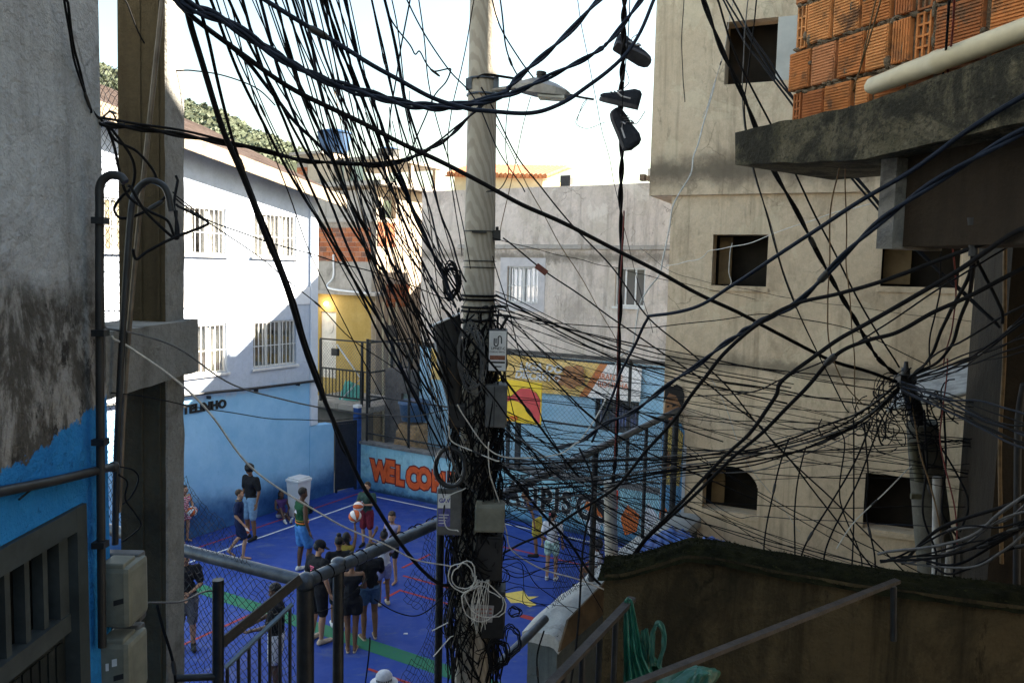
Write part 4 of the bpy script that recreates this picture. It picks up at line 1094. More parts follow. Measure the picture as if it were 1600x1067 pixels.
m = MB(); chainlink(m, st(3.3, 4.85, 0), BX, 1.6, 4.5, 7.6, .06, .002, .25, None, .06)
tag(m.build('wire_netting', netm, nf), kind='stuff')
m = MB(); m.tube([st(3.42, 3.43, 3.02), st(3.30, 6.6, 3.04)], .03, 8); m.build('bottom_rail', MAT['steel_dark'], nf)

# low concrete wall that carries the fence on the right
cw = thing('court_side_wall', st(8, 3.4, 0), 'low concrete wall with pale worn top beside the court, right of the pole', 'wall')
cw_mat = plaster('side_wall_concrete', (.11, .13, .13), (.15, .165, .16), (.05, .055, .05), .7, (.5, .75), 2, .6)
m = MB(); m.hexa([st(6.55, 3.28, -.1), st(11, 3.3, -.1), st(11, 3.75, -.1), st(6.55, 3.6, -.1), st(6.55, 3.28, 2.86), st(11, 3.3, 2.86), st(11, 3.75, 2.86), st(6.55, 3.6, 2.86)]); m.build('wall', cw_mat, cw)
m = MB()
def cwt(u, v):
    s_ = 6.52 + 4.5 * u; n_ = .025 * mnoise.noise(Vector((s_ * 4, v * 3, 1)))
    return st(s_, 3.25 + .40 * v + .1 * u * v, 2.93 + n_ - .05 * (2 * v - 1) ** 4 - .06 * max(0, 1 - u * 14))
m.grid(cwt, 40, 8)
a_ = [cwt(i / 40, 0) for i in range(41)]
for i in range(40): m.quad(a_[i], a_[i + 1], a_[i + 1] - ZX * .12, a_[i] - ZX * .12)
b_ = [cwt(0, j / 8) for j in range(9)]
for j in range(8): m.quad(b_[j + 1], b_[j], b_[j] - ZX * .12, b_[j + 1] - ZX * .12)
m.build('worn_top', plaster('pale_worn_concrete', (.42, .42, .39), (.5, .49, .46), (.2, .19, .17), .2, (.55, .72), 4, .6), cw)
bd = MB(); q = [P(874, 1018, 5.6), P(888, 968, 5.75), P(968, 885, 6.2), P(960, 945, 6.1)]
nn = (q[1] - q[0]).cross(q[3] - q[0]).normalized() * .02
bd.hexa([q[0], q[3], q[2], q[1], q[0] + nn, q[3] + nn, q[2] + nn, q[1] + nn])
tag(bd.build('wooden_board', simple('plywood', (.075, .05, .025), .85, .4, 6)), 'thin brown board leaning on the low wall by the handrail', 'board')
m = MB(); m.tube(spline([P(770, 1046, 5.9), P(815, 1003, 6.35), P(852, 966, 6.8)]), .036, 10)
tag(m.build('lower_tube', MAT['steel_grey']), 'short grey tube slanting from the pole foot to the low wall end', 'tube')
# pale concrete post at the fence
m = MB(); q0, q1 = P(956, 905, 7.3), P(953, 752, 7.3)
m.tube([q0 - ZX * .9, q0, q1], [.066, .064, .058], 12)
tag(m.build('concrete_post', plaster('post_concrete', (.46, .43, .36), (.52, .49, .42), (.2, .18, .14), .4, (.6, .8), 3, .3)), 'pale concrete post at the court fence where the hanging cable ends', 'post')

# ================================================================== right: mossy wall, handrails, tarp, bags
mw = thing('mossy_wall', (1.5, 3.8, 3.0), 'dark brown retaining wall with mossy rounded top at lower right', 'wall')
mp0, mp1 = Vector((.50, 3.95, 0)), Vector((3.3, 3.15, 0))
me_ = (mp1 - mp0).normalized(); mn_ = Vector((me_.y, -me_.x, 0));
if mn_.y > 0: mn_ = -mn_
ML = (mp1 - mp0).length
def mtop(a):
    x = a / 1.35
    keys = ((0, 4.80), (.10, 4.82), (.22, 4.87), (.4, 4.95), (.55, 4.955), (.8, 4.93), (1.2, 4.905), (1.7, 4.90), (2.0, 4.90), (3.2, 4.93))
    for (a0, z0), (a1, z1) in zip(keys, keys[1:]):
        if a <= a1: return z0 + (z1 - z0) * (a - a0) / (a1 - a0)
    return keys[-1][1]
mw_mat = plaster('dank_render', (.078, .058, .028), (.10, .076, .038), (.018, .016, .009), .95, (.5, .7), 1.5, 1.0, .95, None, True, 1.0)
def moss_m():
    t = NT('moss_crust')
    c = t.mix(t.ramp(t.noise(10, 8, .75), .35, .65), (.007, .008, .003), (.022, .023, .008))
    c = t.mix(t.ramp(t.noise(35, 6, .7), .6, .72), c, (.06, .065, .018))
    t.bump(t.noise(60, 6, .7), 1.0, .03)
    return t.fin(c, .98, 0, .1)
moss = moss_m()
m = MB(); NA = 70
def mface(u, v):
    a = ML * u; z = 2.9 + (mtop(a) - .025 - 2.9) * v
    return mp0 + me_ * a + ZX * z + mn_ * (.015 * mnoise.noise(Vector((a * 4, z * 4, 2))))
m.grid(mface, NA, 26)
e_ = [mface(0, j / 26) for j in range(27)]
for j in range(26): m.quad(e_[j], e_[j + 1], e_[j + 1] - mn_ * .32, e_[j] - mn_ * .32)
m.build('wall_face', mw_mat, mw)
m = MB()
def mcap(u, v):
    a = ML * u - .03; th = math.pi * v
    bump_ = .03 * mnoise.noise(Vector((a * 6, v * 4, 1))) + .014 * mnoise.noise(Vector((a * 22, v * 12, 4)))
    return mp0 + me_ * a + ZX * (mtop(max(0, a)) - .05 + (.04 + bump_ * .8) * math.sin(th)) + mn_ * (.03 + bump_ * .5 - .38 * v + (.012 * mnoise.noise(Vector((a * 15, 8, 1))) if v < .2 else 0))
m.grid(mcap, 150, 14); m.build('mossy_top', moss, mw)
m = MB(); rr = random.Random(21)
for k in range(4200):
    u = rr.random() ** 1.3; v = rr.uniform(.0, .8)
    p = mcap(u, v)
    d = (Vector((rr.gauss(0, .6), rr.gauss(0, .6), rr.uniform(.3, 1.2)))).normalized() * rr.uniform(.005, .018)
    w = d.orthogonal().normalized() * rr.uniform(.002, .005)
    m.add([p - w, p + w, p + d], [(0, 1, 2)])
tag(m.build('moss_tufts', moss, mw), kind='stuff')
# stair flight below (just outside the picture) and its handrails
def bar(name, parent, pts, w, h, mat):
    q = MB()
    for a, b in zip(pts, pts[1:]):
        d = (b - a); s_ = d.cross(ZX).normalized(); up = s_.cross(d).normalized()
        q.obox(a - s_ * w / 2 - up * h / 2, d, s_ * w, up * h)
    return q.build(name, mat, parent)
h1 = thing('handrail', P(940, 1067, 3.0), 'rusty flat handrail with black bars where the green bag hangs', 'handrail')
r0, r1 = P(835, 1095, 2.75), P(988, 935, 3.45)
bar('top_rail', h1, [r0, r1], .035, .02, MAT['steel_rust'])
for k in range(5):
    f_ = .26 + k * .18; a = r0.lerp(r1, f_)
    q = MB(); q.tube([a - ZX * .012, a - ZX * .8], .0135, 6); q.build('baluster', MAT['steel_dark'], h1)
h2 = thing('handrail', P(1200, 1067, 3.0), 'long dark flat handrail crossing in front of the mossy wall', 'handrail')
bar('top_rail', h2, [P(930, 1092, 2.5), P(1402, 907, 3.45)], .03, .016, MAT['steel_rust'])
q = MB(); q.tube([P(1396, 916, 3.45), P(1396, 1000, 3.45)], .014, 6); q.build('wall_bracket', MAT['steel_dark'], h2)
h3 = thing('handrail', P(420, 1067, 4.3), 'black stair railing with bluish top bar beside the fence corner', 'handrail')
bar('top_rail', h3, [P(352, 1043, 4.25), P(457, 943, 4.55)], .03, .012, MAT['rail_blue'])
bar('side_plate', h3, [P(342, 1008, 4.2), P(470, 903, 4.55)], .012, .06, MAT['steel_dark'])
q = MB(); q.tube([P(341, 1110, 4.2), P(341, 905, 4.2)], .031, 12); q.build('railing_post', MAT['steel_dark'], h3)
for k in range(7):
    a = P(352, 1043, 4.25).lerp(P(457, 943, 4.55), .03 + k * .155)
    q = MB(); q.tube([a, a - ZX * .75], .010, 6); q.build('baluster', MAT['steel_dark'], h3)
q = MB(); q.tube([P(200, 1062, 4.0), P(345, 1056, 4.2)], .02, 8); q.build('foot_rail', MAT['steel_dark'], h3)

# bags
def bag_mat(name, c):
    t = NT(name)
    t.b.inputs["Transmission Weight"].default_value = .0
    t.b.inputs["Subsurface Weight"].default_value = .15
    t.bump(t.noise(18, 6, .6), .5, .02)
    return t.fin(t.mix(t.ramp(t.noise(6, 5, .6), .3, .7), c, tuple(min(1, x * 1.7) for x in c)), .35, 0, .5)
gbm = bag_mat('green_bag_plastic', (.012, .085, .055))
b1 = thing('plastic_bag', P(1010, 1075, 3.25), 'green plastic bag tied by its handle to the rusty handrail end', 'bag')
def crumple(pts, r, seed, nu=26, amp=.35):
    """bag skin: rings of different radius along a path, creased"""
    def fn(u, v):
        k = v * (len(pts) - 1); i = min(int(k), len(pts) - 2); f_ = k - i
        c = Vector(pts[i]).lerp(Vector(pts[i + 1]), f_); rr_ = r[i] + (r[i + 1] - r[i]) * f_
        a = 2 * math.pi * u
        q_ = 1 + amp * mnoise.noise(Vector((math.cos(a) * 1.8, math.sin(a) * 1.8, v * 3 + seed))) + amp * .6 * mnoise.noise(Vector((math.cos(a) * 5, math.sin(a) * 5, v * 2 + seed)))
        return c + Vector((math.cos(a) * rr_ * q_, math.sin(a) * rr_ * q_ * .6, .25 * rr_ * mnoise.noise(Vector((a, v * 5, seed)))))
    return fn
def film(edge_l, edge_r, d0, d1, folds, amp, seed, mb, nu=36, nv=26):
    """hanging plastic film between two picture edges, gathered at the top and pleated below"""
    L_, R_ = spline([P(x, y, d0 + (d1 - d0) * i / (len(edge_l) - 1)) for i, (x, y) in enumerate(edge_l)], 8), spline([P(x, y, d0 + (d1 - d0) * i / (len(edge_r) - 1)) for i, (x, y) in enumerate(edge_r)], 8)
    def fn(u, v):
        k = v * (len(L_) - 1); i = min(int(k), len(L_) - 2); f_ = k - i
        a, b = L_[i].lerp(L_[i + 1], f_), R_[min(i, len(R_) - 2)].lerp(R_[min(i, len(R_) - 2) + 1], f_)
        w = amp * (.25 + v)
        return a.lerp(b, u) + Vector((.3 * w * mnoise.noise(Vector((u * 4, v * 3, seed))), w * math.sin(u * folds * 6.28 + 2.5 * mnoise.noise(Vector((u * 2, v * 2.5, seed)))) + w * .8 * mnoise.noise(Vector((u * 7, v * 6, seed + 3))), .35 * w * mnoise.noise(Vector((u * 5, v * 8, seed + 7)))))
    mb.grid(fn, nu, nv)
m = MB(); film([(975, 938), (974, 975), (974, 1020), (972, 1095)], [(989, 938), (997, 980), (1010, 1030), (1048, 1095)], 3.40, 3.3, 3, .022, 1, m); film([(976, 938), (984, 990), (996, 1040), (1000, 1095)], [(987, 938), (1000, 990), (1034, 1040), (1070, 1095)], 3.44, 3.38, 2, .03, 4, m); m.build('bag_body', gbm, b1)
m = MB(); film([(1001, 985), (1003, 1010), (1010, 1040)], [(1012, 980), (1016, 1005), (1014, 1040)], 3.34, 3.34, 2, .02, 8, m, 18, 14)
hl = spline([P(1020, 1040, 3.34), P(1019, 1012, 3.34), P(1020, 988, 3.34), P(1028, 973, 3.34), P(1036, 984, 3.34), P(1037, 1008, 3.34), P(1030, 1040, 3.34)], 6)
def rib_(u, v):
    k = u * (len(hl) - 1); i = min(int(k), len(hl) - 2); c_ = hl[i].lerp(hl[i + 1], k - i); tg = (hl[i + 1] - hl[i]).normalized(); nn_ = tg.cross(Vector((0, 1, 0))).normalized()
    return c_ + nn_ * (v - .5) * (.022 + .012 * mnoise.noise(Vector((u * 6, 1, 1)))) + Vector((0, .018 * mnoise.noise(Vector((u * 9, v * 5, 2))), 0))
m.grid(rib_, 60, 6); m.build('bag_handle', bag_mat('pale_green_plastic', (.035, .11, .08)), b1)
m = MB(); m.tube([P(974, 943, 3.42), P(981, 934, 3.41), P(988, 938, 3.43), P(984, 946, 3.42), P(974, 943, 3.42)], .007, 6); m.build('knot', gbm, b1)
b2 = thing('plastic_bag', P(1080, 1085, 3.0), 'bulging pale green plastic bag lying below the long handrail', 'bag')
m = MB(); m.grid(crumple([P(1060, 1110, 3.15), P(1062, 1085, 3.15), P(1072, 1062, 3.15), P(1086, 1046, 3.15), P(1090, 1042, 3.15)], [.14, .14, .11, .06, .004], 9, 44, .7), 60, 34); m.build('bag_body', bag_mat('teal_bag_plastic', (.016, .085, .062)), b2)

# blue tarpaulin behind the mossy wall
tb = simple('tarp_blue', (.025, .08, .28), .45, .25, 5, 0, .4)
m = MB()
t0, t1, t2, t3 = P(960, 925, 6.4), P(1165, 892, 6.3), P(1120, 852, 7.6), P(1005, 846, 7.8)
def tarp(u, v):
    p = (t0.lerp(t1, u)).lerp(t3.lerp(t2, u), v)
    f_ = .16 * mnoise.noise(Vector((u * 3 + v, v * 4, 2))) + .07 * abs(mnoise.noise(Vector((u * 14 + v * 6, v * 5, 9)))) + .05 * abs(mnoise.noise(Vector((u * 9, v * 3 + u * 4, 5)))) + .06 * math.sin(v * 9 + u * 3)
    return p + ZX * (f_ + .08 * math.sin(u * math.pi))
m.grid(tarp, 50, 24)
tag(m.build('tarpaulin', tb), 'crumpled blue tarpaulin spread behind the mossy wall', 'tarpaulin')

# ================================================================== upper right: brick storey on a concrete slab
ub = thing('brick_storey', P(1400, 270, 3.2), 'unfinished hollow brick upper storey on a dark slab at top right', 'building')
q2 = P(1237, 200, 3.8); q2.z = 0
n2 = Vector((-.9, -.43, 0)).normalized(); e2 = Vector((.43, -.9, 0)).normalized()
def bp(a, z, off=0.0): return q2 + e2 * a + ZX * z + n2 * off
hb = [simple('hollow_brick_%d' % i, c, .9, .2, 10, 0, .2, .25, 60, ((.17, .09, .05), 9, .50, .66)) for i, c in enumerate(((.50, .195, .065), (.60, .27, .10), (.37, .135, .05), (.50, .22, .10)))]
rough_mortar = simple('rough_mortar', (.17, .135, .095), .97, .4, 14, 0, .15, 1.0, 40)
m = MB(); m.obox(bp(.0, 6.97, -.014), e2 * 2.6, -n2 * .15, ZX * 1.6); m.build('mortar_core', rough_mortar, ub)
rr = random.Random(77)
def ribbed(a0, a1, z0, z1, mat, vert=False, sk=0.0):
    """face of a hollow brick with its scratched ribs"""
    q = MB(); d_ = -.045 + .05 + rr.uniform(-.008, .008)
    a0 += .005; a1 -= .005; z0 += .006; z1 -= .006; o_ = bp(a0, z0, d_ - .05); q.obox(o_, e2 * (a1 - a0), n2 * .05, ZX * (z1 - z0))
    nrib = int(((a1 - a0) if vert else (z1 - z0)) / .0125)
    for k in range(nrib):
        if vert: q.obox(bp(a0 + .004 + k * .0125, z0 + .003, d_ + .0002), e2 * .007, n2 * .005, ZX * (z1 - z0 - .006))
        else: q.obox(bp(a0 + .003, z0 + .004 + k * .0125, d_ + .0002), e2 * (a1 - a0 - .006), n2 * .005, ZX * .007)
    if sk: 
        cc = bp((a0 + a1) / 2, (z0 + z1) / 2)
        for i in range(len(q.v)):
            r_ = q.v[i] - cc; u_ = r_.dot(e2); q.v[i] = q.v[i] + ZX * (u_ * sk)
    q.build('brick', mat, ub)
def holes(a0, a1, z0, z1, rows, cols, mat):
    """end of a hollow brick: webs round open cells"""
    q = MB(); d_ = 0.0; w = .008
    cw_, ch_ = (a1 - a0 - w) / cols, (z1 - z0 - w) / rows
    for i in range(cols + 1): q.obox(bp(a0 + i * cw_, z0, -.09), e2 * w, n2 * (.09 + d_), ZX * (z1 - z0))
    for j in range(rows + 1):
        for i in range(cols): q.obox(bp(a0 + i * cw_ + w, z0 + j * ch_, -.09), e2 * (cw_ - w), n2 * (.09 + d_ - .001), ZX * w)
    q.build('brick_end', mat, ub)
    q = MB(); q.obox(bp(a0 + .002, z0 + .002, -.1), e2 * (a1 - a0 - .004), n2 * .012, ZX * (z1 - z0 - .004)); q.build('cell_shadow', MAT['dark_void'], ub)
z = 7.0
rows_ = [ (7.012, 7.155), (7.165, 7.345), (7.355, 7.545), (7.555, 7.745), (7.755, 7.945), (7.955, 8.15), (8.16, 8.35)]
lay = [[('h', .0, .045), ('b', .055, .185), ('b', .195, .345), ('b', .36, .44), ('b', .45, .60), ('b', .62, .72), ('b', .735, .93), ('b', .95, 1.12), ('b', 1.13, 1.3)],
       [('b', -.03, .10), ('b', .104, .245), ('b', .26, .40), ('b', .405, .52), ('v', .53, .62), ('h', .635, .70), ('b', .725, .92), ('b', .94, 1.15), ('b', 1.16, 1.3)],
       [('h', .0, .055), ('b', .062, .205), ('b', .215, .36), ('b', .37, .52), ('v', .53, .62), ('h', .635, .70), ('b', .715, .90), ('v', .91, 1.0), ('b', 1.01, 1.2)],
       [('b', -.02, .16), ('b', .17, .34), ('b', .35, .53), ('b', .54, .73), ('b', .74, .95), ('b', .96, 1.2)]]
for j, (z0, z1) in enumerate(rows_):
    for i, (k, a0, a1) in enumerate(lay[j % 4] if j < 4 else lay[3 - (j % 2) * 2]):
        mat_ = hb[rr.randrange(4)]
        if k == 'h': holes(a0, a1, z0, z1, 4, 2, mat_)
        else: ribbed(a0, a1, z0, z1, mat_, k == 'v', rr.uniform(-.02, .02))
m = MB()      # squeezed mortar lumps in the joints
for j, (z0, z1) in enumerate(rows_):
    for k in range(70):
        a = rr.uniform(0, 1.25); m.ell(bp(a, z0 - .005 + rr.uniform(-.008, .008), -.006), rr.uniform(.008, .03), .012, rr.uniform(.005, .012), None, 6, 4)
for k in range(46):      # smears on the brick faces and along the upright joints
    a, z_ = rr.uniform(0, 1.2), rr.uniform(7.0, 7.8); m.ell(bp(a, z_, .004), rr.uniform(.006, .02), rr.uniform(.004, .008), rr.uniform(.01, .035), None, 7, 5)
tag(m.build('mortar_joints', rough_mortar, ub), kind='stuff')
slab_m = plaster('mouldy_slab', (.10, .09, .055), (.17, .15, .10), (.016, .017, .014), .7, (.44, .6), 5, 1.0, .92, lambda t, c: t.mix(t.ramp(t.noise(24, 6, .8), .62, .7, 0, .7), t.mix(t.ramp(t.noise(60, 4, .7), .5, .62, 0, .6), c, (.02, .02, .016)), (.26, .24, .17)))
m = MB()
# slab outline runs under the brick wall and projects towards the alley
def slab_edge(u):
    a = -.30 + 1.75 * u
    return a
NS = 40
top_, bot_, tb_, bb_ = [], [], [], []
for i in range(NS + 1):
    u = i / NS; a = slab_edge(u)
    w = .010 * mnoise.noise(Vector((a * 8, 1, 0)))
    rise = .13 * max(0, a - .45) ** 1.2
    prj = .10 + .03 * math.sin(min(1, (a + .3) / .12) * math.pi / 2) - (.05 if i == 0 else 0)
    top_.append(bp(a, 7.005 + rise + w, prj)); bot_.append(bp(a, 6.855 - .07 * min(1, max(0, a + .3) / .8) + rise * .6 + w, prj - .01)); tb_.append(bp(a, 7.005 + rise * .2, -.6)); bb_.append(bp(a, 6.83 - .05 * u, -.6))
for i in range(NS):
    m.quad(bot_[i], bot_[i + 1], top_[i + 1], top_[i]); m.quad(top_[i], top_[i + 1], tb_[i + 1], tb_[i]); m.quad(bb_[i], bb_[i + 1], bot_[i + 1], bot_[i])
m.quad(bot_[0], top_[0], tb_[0], bb_[0]); m.quad(bot_[-1], bb_[-1], tb_[-1], top_[-1])
m.build('slab', slab_m, ub)
m = MB(); pa, pb = bp(.50, 7.085, .07), bp(1.35, 7.18, .07)
m.tube([pa + (pa - pb).normalized() * .02, pa, pa.lerp(pb, .2), pa.lerp(pb, .32), pa.lerp(pb, .33), pa.lerp(pb, .36), pa.lerp(pb, .37), pb], [.02, .034, .039, .039, .043, .043, .039, .039], 16); m.build('drain_pipe', MAT['pvc'], ub)
m = MB(); m.obox(bp(.545, 6.43, .04), e2 * .075, -n2 * .3, ZX * .36); m.build('support_block', plaster('block_pale', (.20, .195, .175), (.26, .25, .23), (.06, .055, .05), .6, (.46, .64), 6, .8), ub)
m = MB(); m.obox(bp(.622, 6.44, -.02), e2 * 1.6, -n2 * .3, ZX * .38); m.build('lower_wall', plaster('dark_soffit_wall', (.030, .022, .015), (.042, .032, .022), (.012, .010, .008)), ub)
m = MB(); m.obox(bp(-.05, 8.36, .02), e2 * 4.6, -n2 * 2.5, ZX * .12); m.build('upper_slab', slab_m, ub)
m = MB(); m.obox(bp(-.02, 8.49, 0), e2 * 4.6, -n2 * 2.4, ZX * 2.45); m.build('top_shade_block', rough_mortar, ub)  # unseen block added above the bricks so the left wall stays shaded
m = MB(); m.obox(bp(.0, 6.97, -.17), e2 * 2.6, -n2 * 2.2, ZX * .03); m.obox(bp(-.02, 6.99, -.17), -n2 * 2.2, e2 * .1, ZX * 1.3); m.build('side_wall', rough_mortar, ub)
# right edge pier of the near house
pr = thing('house_pier', P(1600, 900, 2.9), 'dark rendered house pier at the right edge of the alley', 'wall')
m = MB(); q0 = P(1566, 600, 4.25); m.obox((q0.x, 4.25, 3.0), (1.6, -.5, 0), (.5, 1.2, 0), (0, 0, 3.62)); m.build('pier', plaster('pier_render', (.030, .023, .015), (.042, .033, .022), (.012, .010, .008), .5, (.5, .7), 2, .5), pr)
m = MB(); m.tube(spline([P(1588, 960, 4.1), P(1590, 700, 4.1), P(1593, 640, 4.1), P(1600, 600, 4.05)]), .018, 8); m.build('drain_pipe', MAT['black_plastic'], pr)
m = MB(); m.tube(spline([P(1565, 880, 4.2), P(1562, 700, 4.2), P(1569, 560, 4.2), P(1570, 400, 4.2), P(1572, 340, 4.2)]), .010, 6); m.build('wall_cable', MAT['rubber_brown'], pr)
cx = thing('conduit', P(1560, 300, 3.0), 'thick black goose-neck conduit under the brick storey', 'conduit')
m = MB(); m.tube(spline([P(1521, 400, 3.0), P(1522, 345, 3.0), P(1528, 305, 3.0), P(1552, 281, 3.0), P(1580, 283, 3.0), P(1597, 303, 3.0), P(1602, 340, 3.0)]), .018, 10); m.build('conduit_pipe', MAT['black_plastic'], cx)
m = MB(); m.tube([P(1521, 352, 3.0), P(1521, 340, 3.0)], .023, 10); m.build('collar', MAT['black_plastic'], cx)

sr_ = thing('sun_shade_block', (6, 6.6, 3), 'unseen block added beyond the pier to keep sun off the alley', 'house')  # out of view, added to keep direct sun off the left wall and pillar
m = MB(); m.hexa([Vector(p) for p in ((3.45, 4.7, 0), (9, 4.7, 0), (9.5, 9.3, 0), (6.3, 9.3, 0), (3.45, 4.7, 10.8), (9, 4.7, 10.8), (9.5, 9.3, 10.8), (6.3, 9.3, 10.8))]); m.build('wall', pil_mat, sr_)
# unseen blocks added behind and right of the photographer to shade the alley
ah = thing('rear_shade_block', (0, -5, 3), 'unseen block added behind the viewpoint to cut sky light', 'house')
m = MB(); m.box(-6, 6, -6.5, -3.4, 2.9, 7.3); m.build('wall', pil_mat, ah)
a2 = thing('right_shade_block', (4.5, 0, 3), 'unseen block added right of the alley to cut sky light', 'house')
m = MB(); m.hexa([Vector((2.9, -3.3, 2.9)), Vector((7, -3.3, 2.9)), Vector((7, 2.2, 2.9)), Vector((2.9, 2.2, 2.9)), Vector((2.9, -3.3, 7.0)), Vector((7, -3.3, 7.0)), Vector((7, 2.2, 7.0)), Vector((2.9, 2.2, 7.0))]); m.build('wall', pil_mat, a2)
# ================================================================== utility pole with its boxes
PD = 5.6
pole_a, pole_b = P(737, 1150, PD), P(757, -60, PD)
def pole_pt(py):      # axis point at picture height py
    q = P(737 + (757 - 737) * (1150 - py) / 1210, py, PD)
    return q
po = thing('utility_pole', pole_a - ZX * .4, 'round concrete utility pole wrapped in cables in the middle', 'pole')
m = MB(); pts, rs = [], []
for k in range(60):
    f_ = k / 59; c = (pole_a - ZX * .4).lerp(pole_b, f_); pts.append(c); rs.append(.137 - .045 * f_ + .0012 * mnoise.noise(Vector((0, 0, k * .7))))
m.tube(pts, rs, 28)
def pole_mat():
    t = NT('spun_concrete')
    c = t.mix(t.ramp(t.noise(2, 7, .6), .3, .7), (.36, .33, .27), (.46, .42, .35))
    w = t.n("ShaderNodeTexWave", wave_type='BANDS', bands_direction='DIAGONAL'); mp = t.mapping((9, 9, 3.0)); t.l(mp, w.inputs[0]); w.inputs["Scale"].default_value = 1.4; w.inputs["Distortion"].default_value = 5; w.inputs["Detail"].default_value = 4
    c = t.mix(t.ramp(w.outputs["Fac"], .35, .75, 0, .38), c, (.20, .17, .13))
    c = t.mix(t.ramp(t.noise(14, 8, .75, t.mapping((1, 1, .4))), .55, .75, 0, .5), c, (.15, .13, .10))
    t.bump(t.noise(40, 6, .6), .25, .02)
    return t.fin(c, .9, 0, .2)
m.build('shaft', pole_mat(), po)
def ringat(py, r, rr_, mat, name, h=None):
    c = pole_pt(py); q = MB()
    q.tube([c + Vector((math.cos(a) * r, math.sin(a) * r, 0)) for a in [2 * math.pi * k / 24 for k in range(25)]], rr_, 6, False); return q.build(name, mat, po)
for py in (126, 150): ringat(py, .103, .008, MAT['steel_grey'], 'clamp_band')
for py in (362, 408, 418): ringat(py, .112, .004, MAT['steel_dark'], 'clamp_band')
for py in (462, 468, 480, 486, 500): ringat(py, .118, .009, MAT['rubber'], 'cable_band')
m = MB(); c = pole_pt(138); m.cbox(c + Vector((.095, -.02, 0)), (.018, 0, 0), (0, .05, 0), (0, 0, .06)); m.cbox(c + Vector((-.09, -.05, .01)), (.02, 0, 0), (0, .03, 0), (0, 0, .035)); m.build('bracket', MAT['steel_grey'], po)
m = MB(); c = pole_pt(368); m.cbox(c + Vector((.12, -.05, 0)), (.025, 0, 0), (0, .03, 0), (0, 0, .035)); m.tube([c + Vector((.12, -.05, 0)), c + Vector((.12, -.05, .06))], .012, 6); m.cbox(c + Vector((.0, -.115, .02)), (.05, 0, 0), (0, .01, 0), (0, 0, .008)); m.build('insulator_bracket', MAT['black_plastic'], po)
m = MB(); c = pole_pt(478)
m.cbox(c + Vector((.14, -.04, 0)), (.06, 0, 0), (0, .012, 0), (0, 0, .01)); m.cbox(c + Vector((.15, -.06, -.06)), (.05, 0, 0), (0, .012, 0), (0, 0, .008)); m.build('cross_bracket', MAT['steel_dark'], po)

# street lamp
la = thing('street_lamp', P(800, 140, 5.5), 'grey street lamp head with photocell bracketed to the pole', 'street lamp')
lm = simple('lamp_housing', (.28, .27, .25), .5, .25, 10, .4)
m = MB(); m.tube([P(768, 142, 5.55), P(800, 138, 5.5), P(812, 137, 5.48)], .017, 10); m.build('arm', lm, la)
c = P(848, 137, 5.45); ux = (P(886, 143, 5.42) - P(806, 137, 5.48)).normalized(); uz = ux.cross(Vector((0, 1, 0))).normalized()
if uz.z < 0: uz = -uz
uy = uz.cross(ux)
m = MB()
prof = [(-.19, .030, .012, -.02), (-.14, .05, .03, -.04), (-.06, .075, .052, -.05), (.02, .085, .045, -.055), (.10, .08, .02, -.055), (.165, .06, -.01, -.05), (.19, .03, -.03, -.045)]
rings = []
for (x, hw, zt, zb) in prof:
    rings.append([c + ux * x + uy * (hw * s1) + uz * z_ for s1, z_ in ((-1, zb), (1, zb), (1.0, (zt + zb) / 2 + .01), (.55, zt), (-.55, zt), (-1.0, (zt + zb) / 2 + .01))])
for a, b in zip(rings, rings[1:]):
    for j in range(6): m.quad(a[j], a[(j + 1) % 6], b[(j + 1) % 6], b[j])
m.add(rings[0], [list(range(6))[::-1]]); m.add(rings[-1], [list(range(6))]); m.build('housing', lm, la)
m = MB(); m.cbox(c + ux * .07 - uz * .06, ux * .09, uy * .06, uz * .012); m.build('lamp_glass', simple('lamp_glass', (.25, .3, .3), .15, .1, 8, 0, .6), la)
m = MB(); m.tube([c - ux * .02 + uz * .05, c - ux * .02 + uz * .075], .03, 12); m.tube([c - ux * .02 + uz * .076, c - ux * .02 + uz * .10], .034, 12); m.build('photocell', MAT['black_plastic'], la)
m = MB(); m.tube(spline([P(878, 145, 5.42), P(905, 152, 5.4), P(928, 156, 5.4)]), .008, 6); m.build('loose_rod', MAT['black_plastic'], la)
m = MB(); m.tube(spline([P(815, 125, 5.48), P(790, 121, 5.5), P(760, 117, 5.5), P(745, 122, 5.5)]), .009, 6); m.build('lamp_cable', MAT['rubber'], la)

# boxes on the pole
def pbox(name, label, cat, px0, px1, py0, py1, d, depth, mat, bev=.012):
    p00, p11 = P(px0, py1, d), P(px1, py0, d)
    c = (p00 + p11) / 2; hw, hh = abs(p11.x - p00.x) / 2, abs(p11.z - p00.z) / 2
    b = thing(name, c - ZX * hh, label, cat)
    q = MB(); q.bbox(c + Vector((0, depth / 2, 0)), (hw, 0, 0), (0, depth / 2, 0), (0, 0, hh), bev); q.build('casing', mat, b)
    return b, c, hw, hh
b, c, hw, hh = pbox('terminal_box', 'dark box with white printed front high on the right of the pole', 'box', 762, 793, 516, 580, 5.42, .2, MAT['black_plastic'])
q = MB(); q.obox(c + Vector((-hw + .006, -.003, -hh + .006)), (2 * hw - .012, 0, 0), (0, .002, 0), (0, 0, 2 * hh - .012)); q.build('printed_front', MAT['paper_white'], b)
yy = c + Vector((0, -.0035, 0))
def uline(pts, r, mat, par, nm='printed_mark'):
    q = MB(); q.tube(spline([yy + Vector((a, 0, z_)) for a, z_ in pts], 5), r, 6); return q.build(nm, mat, par)
uline([(-.024, .085), (-.024, .045), (-.016, .034), (-.005, .034), (.002, .045), (.002, .085), (.006, .098), (.015, .1), (.024, .09), (.026, .05)], .0042, MAT['ink_black'], b)
uline([(-.012, .085), (-.012, .052)], .0042, MAT['ink_black'], b)
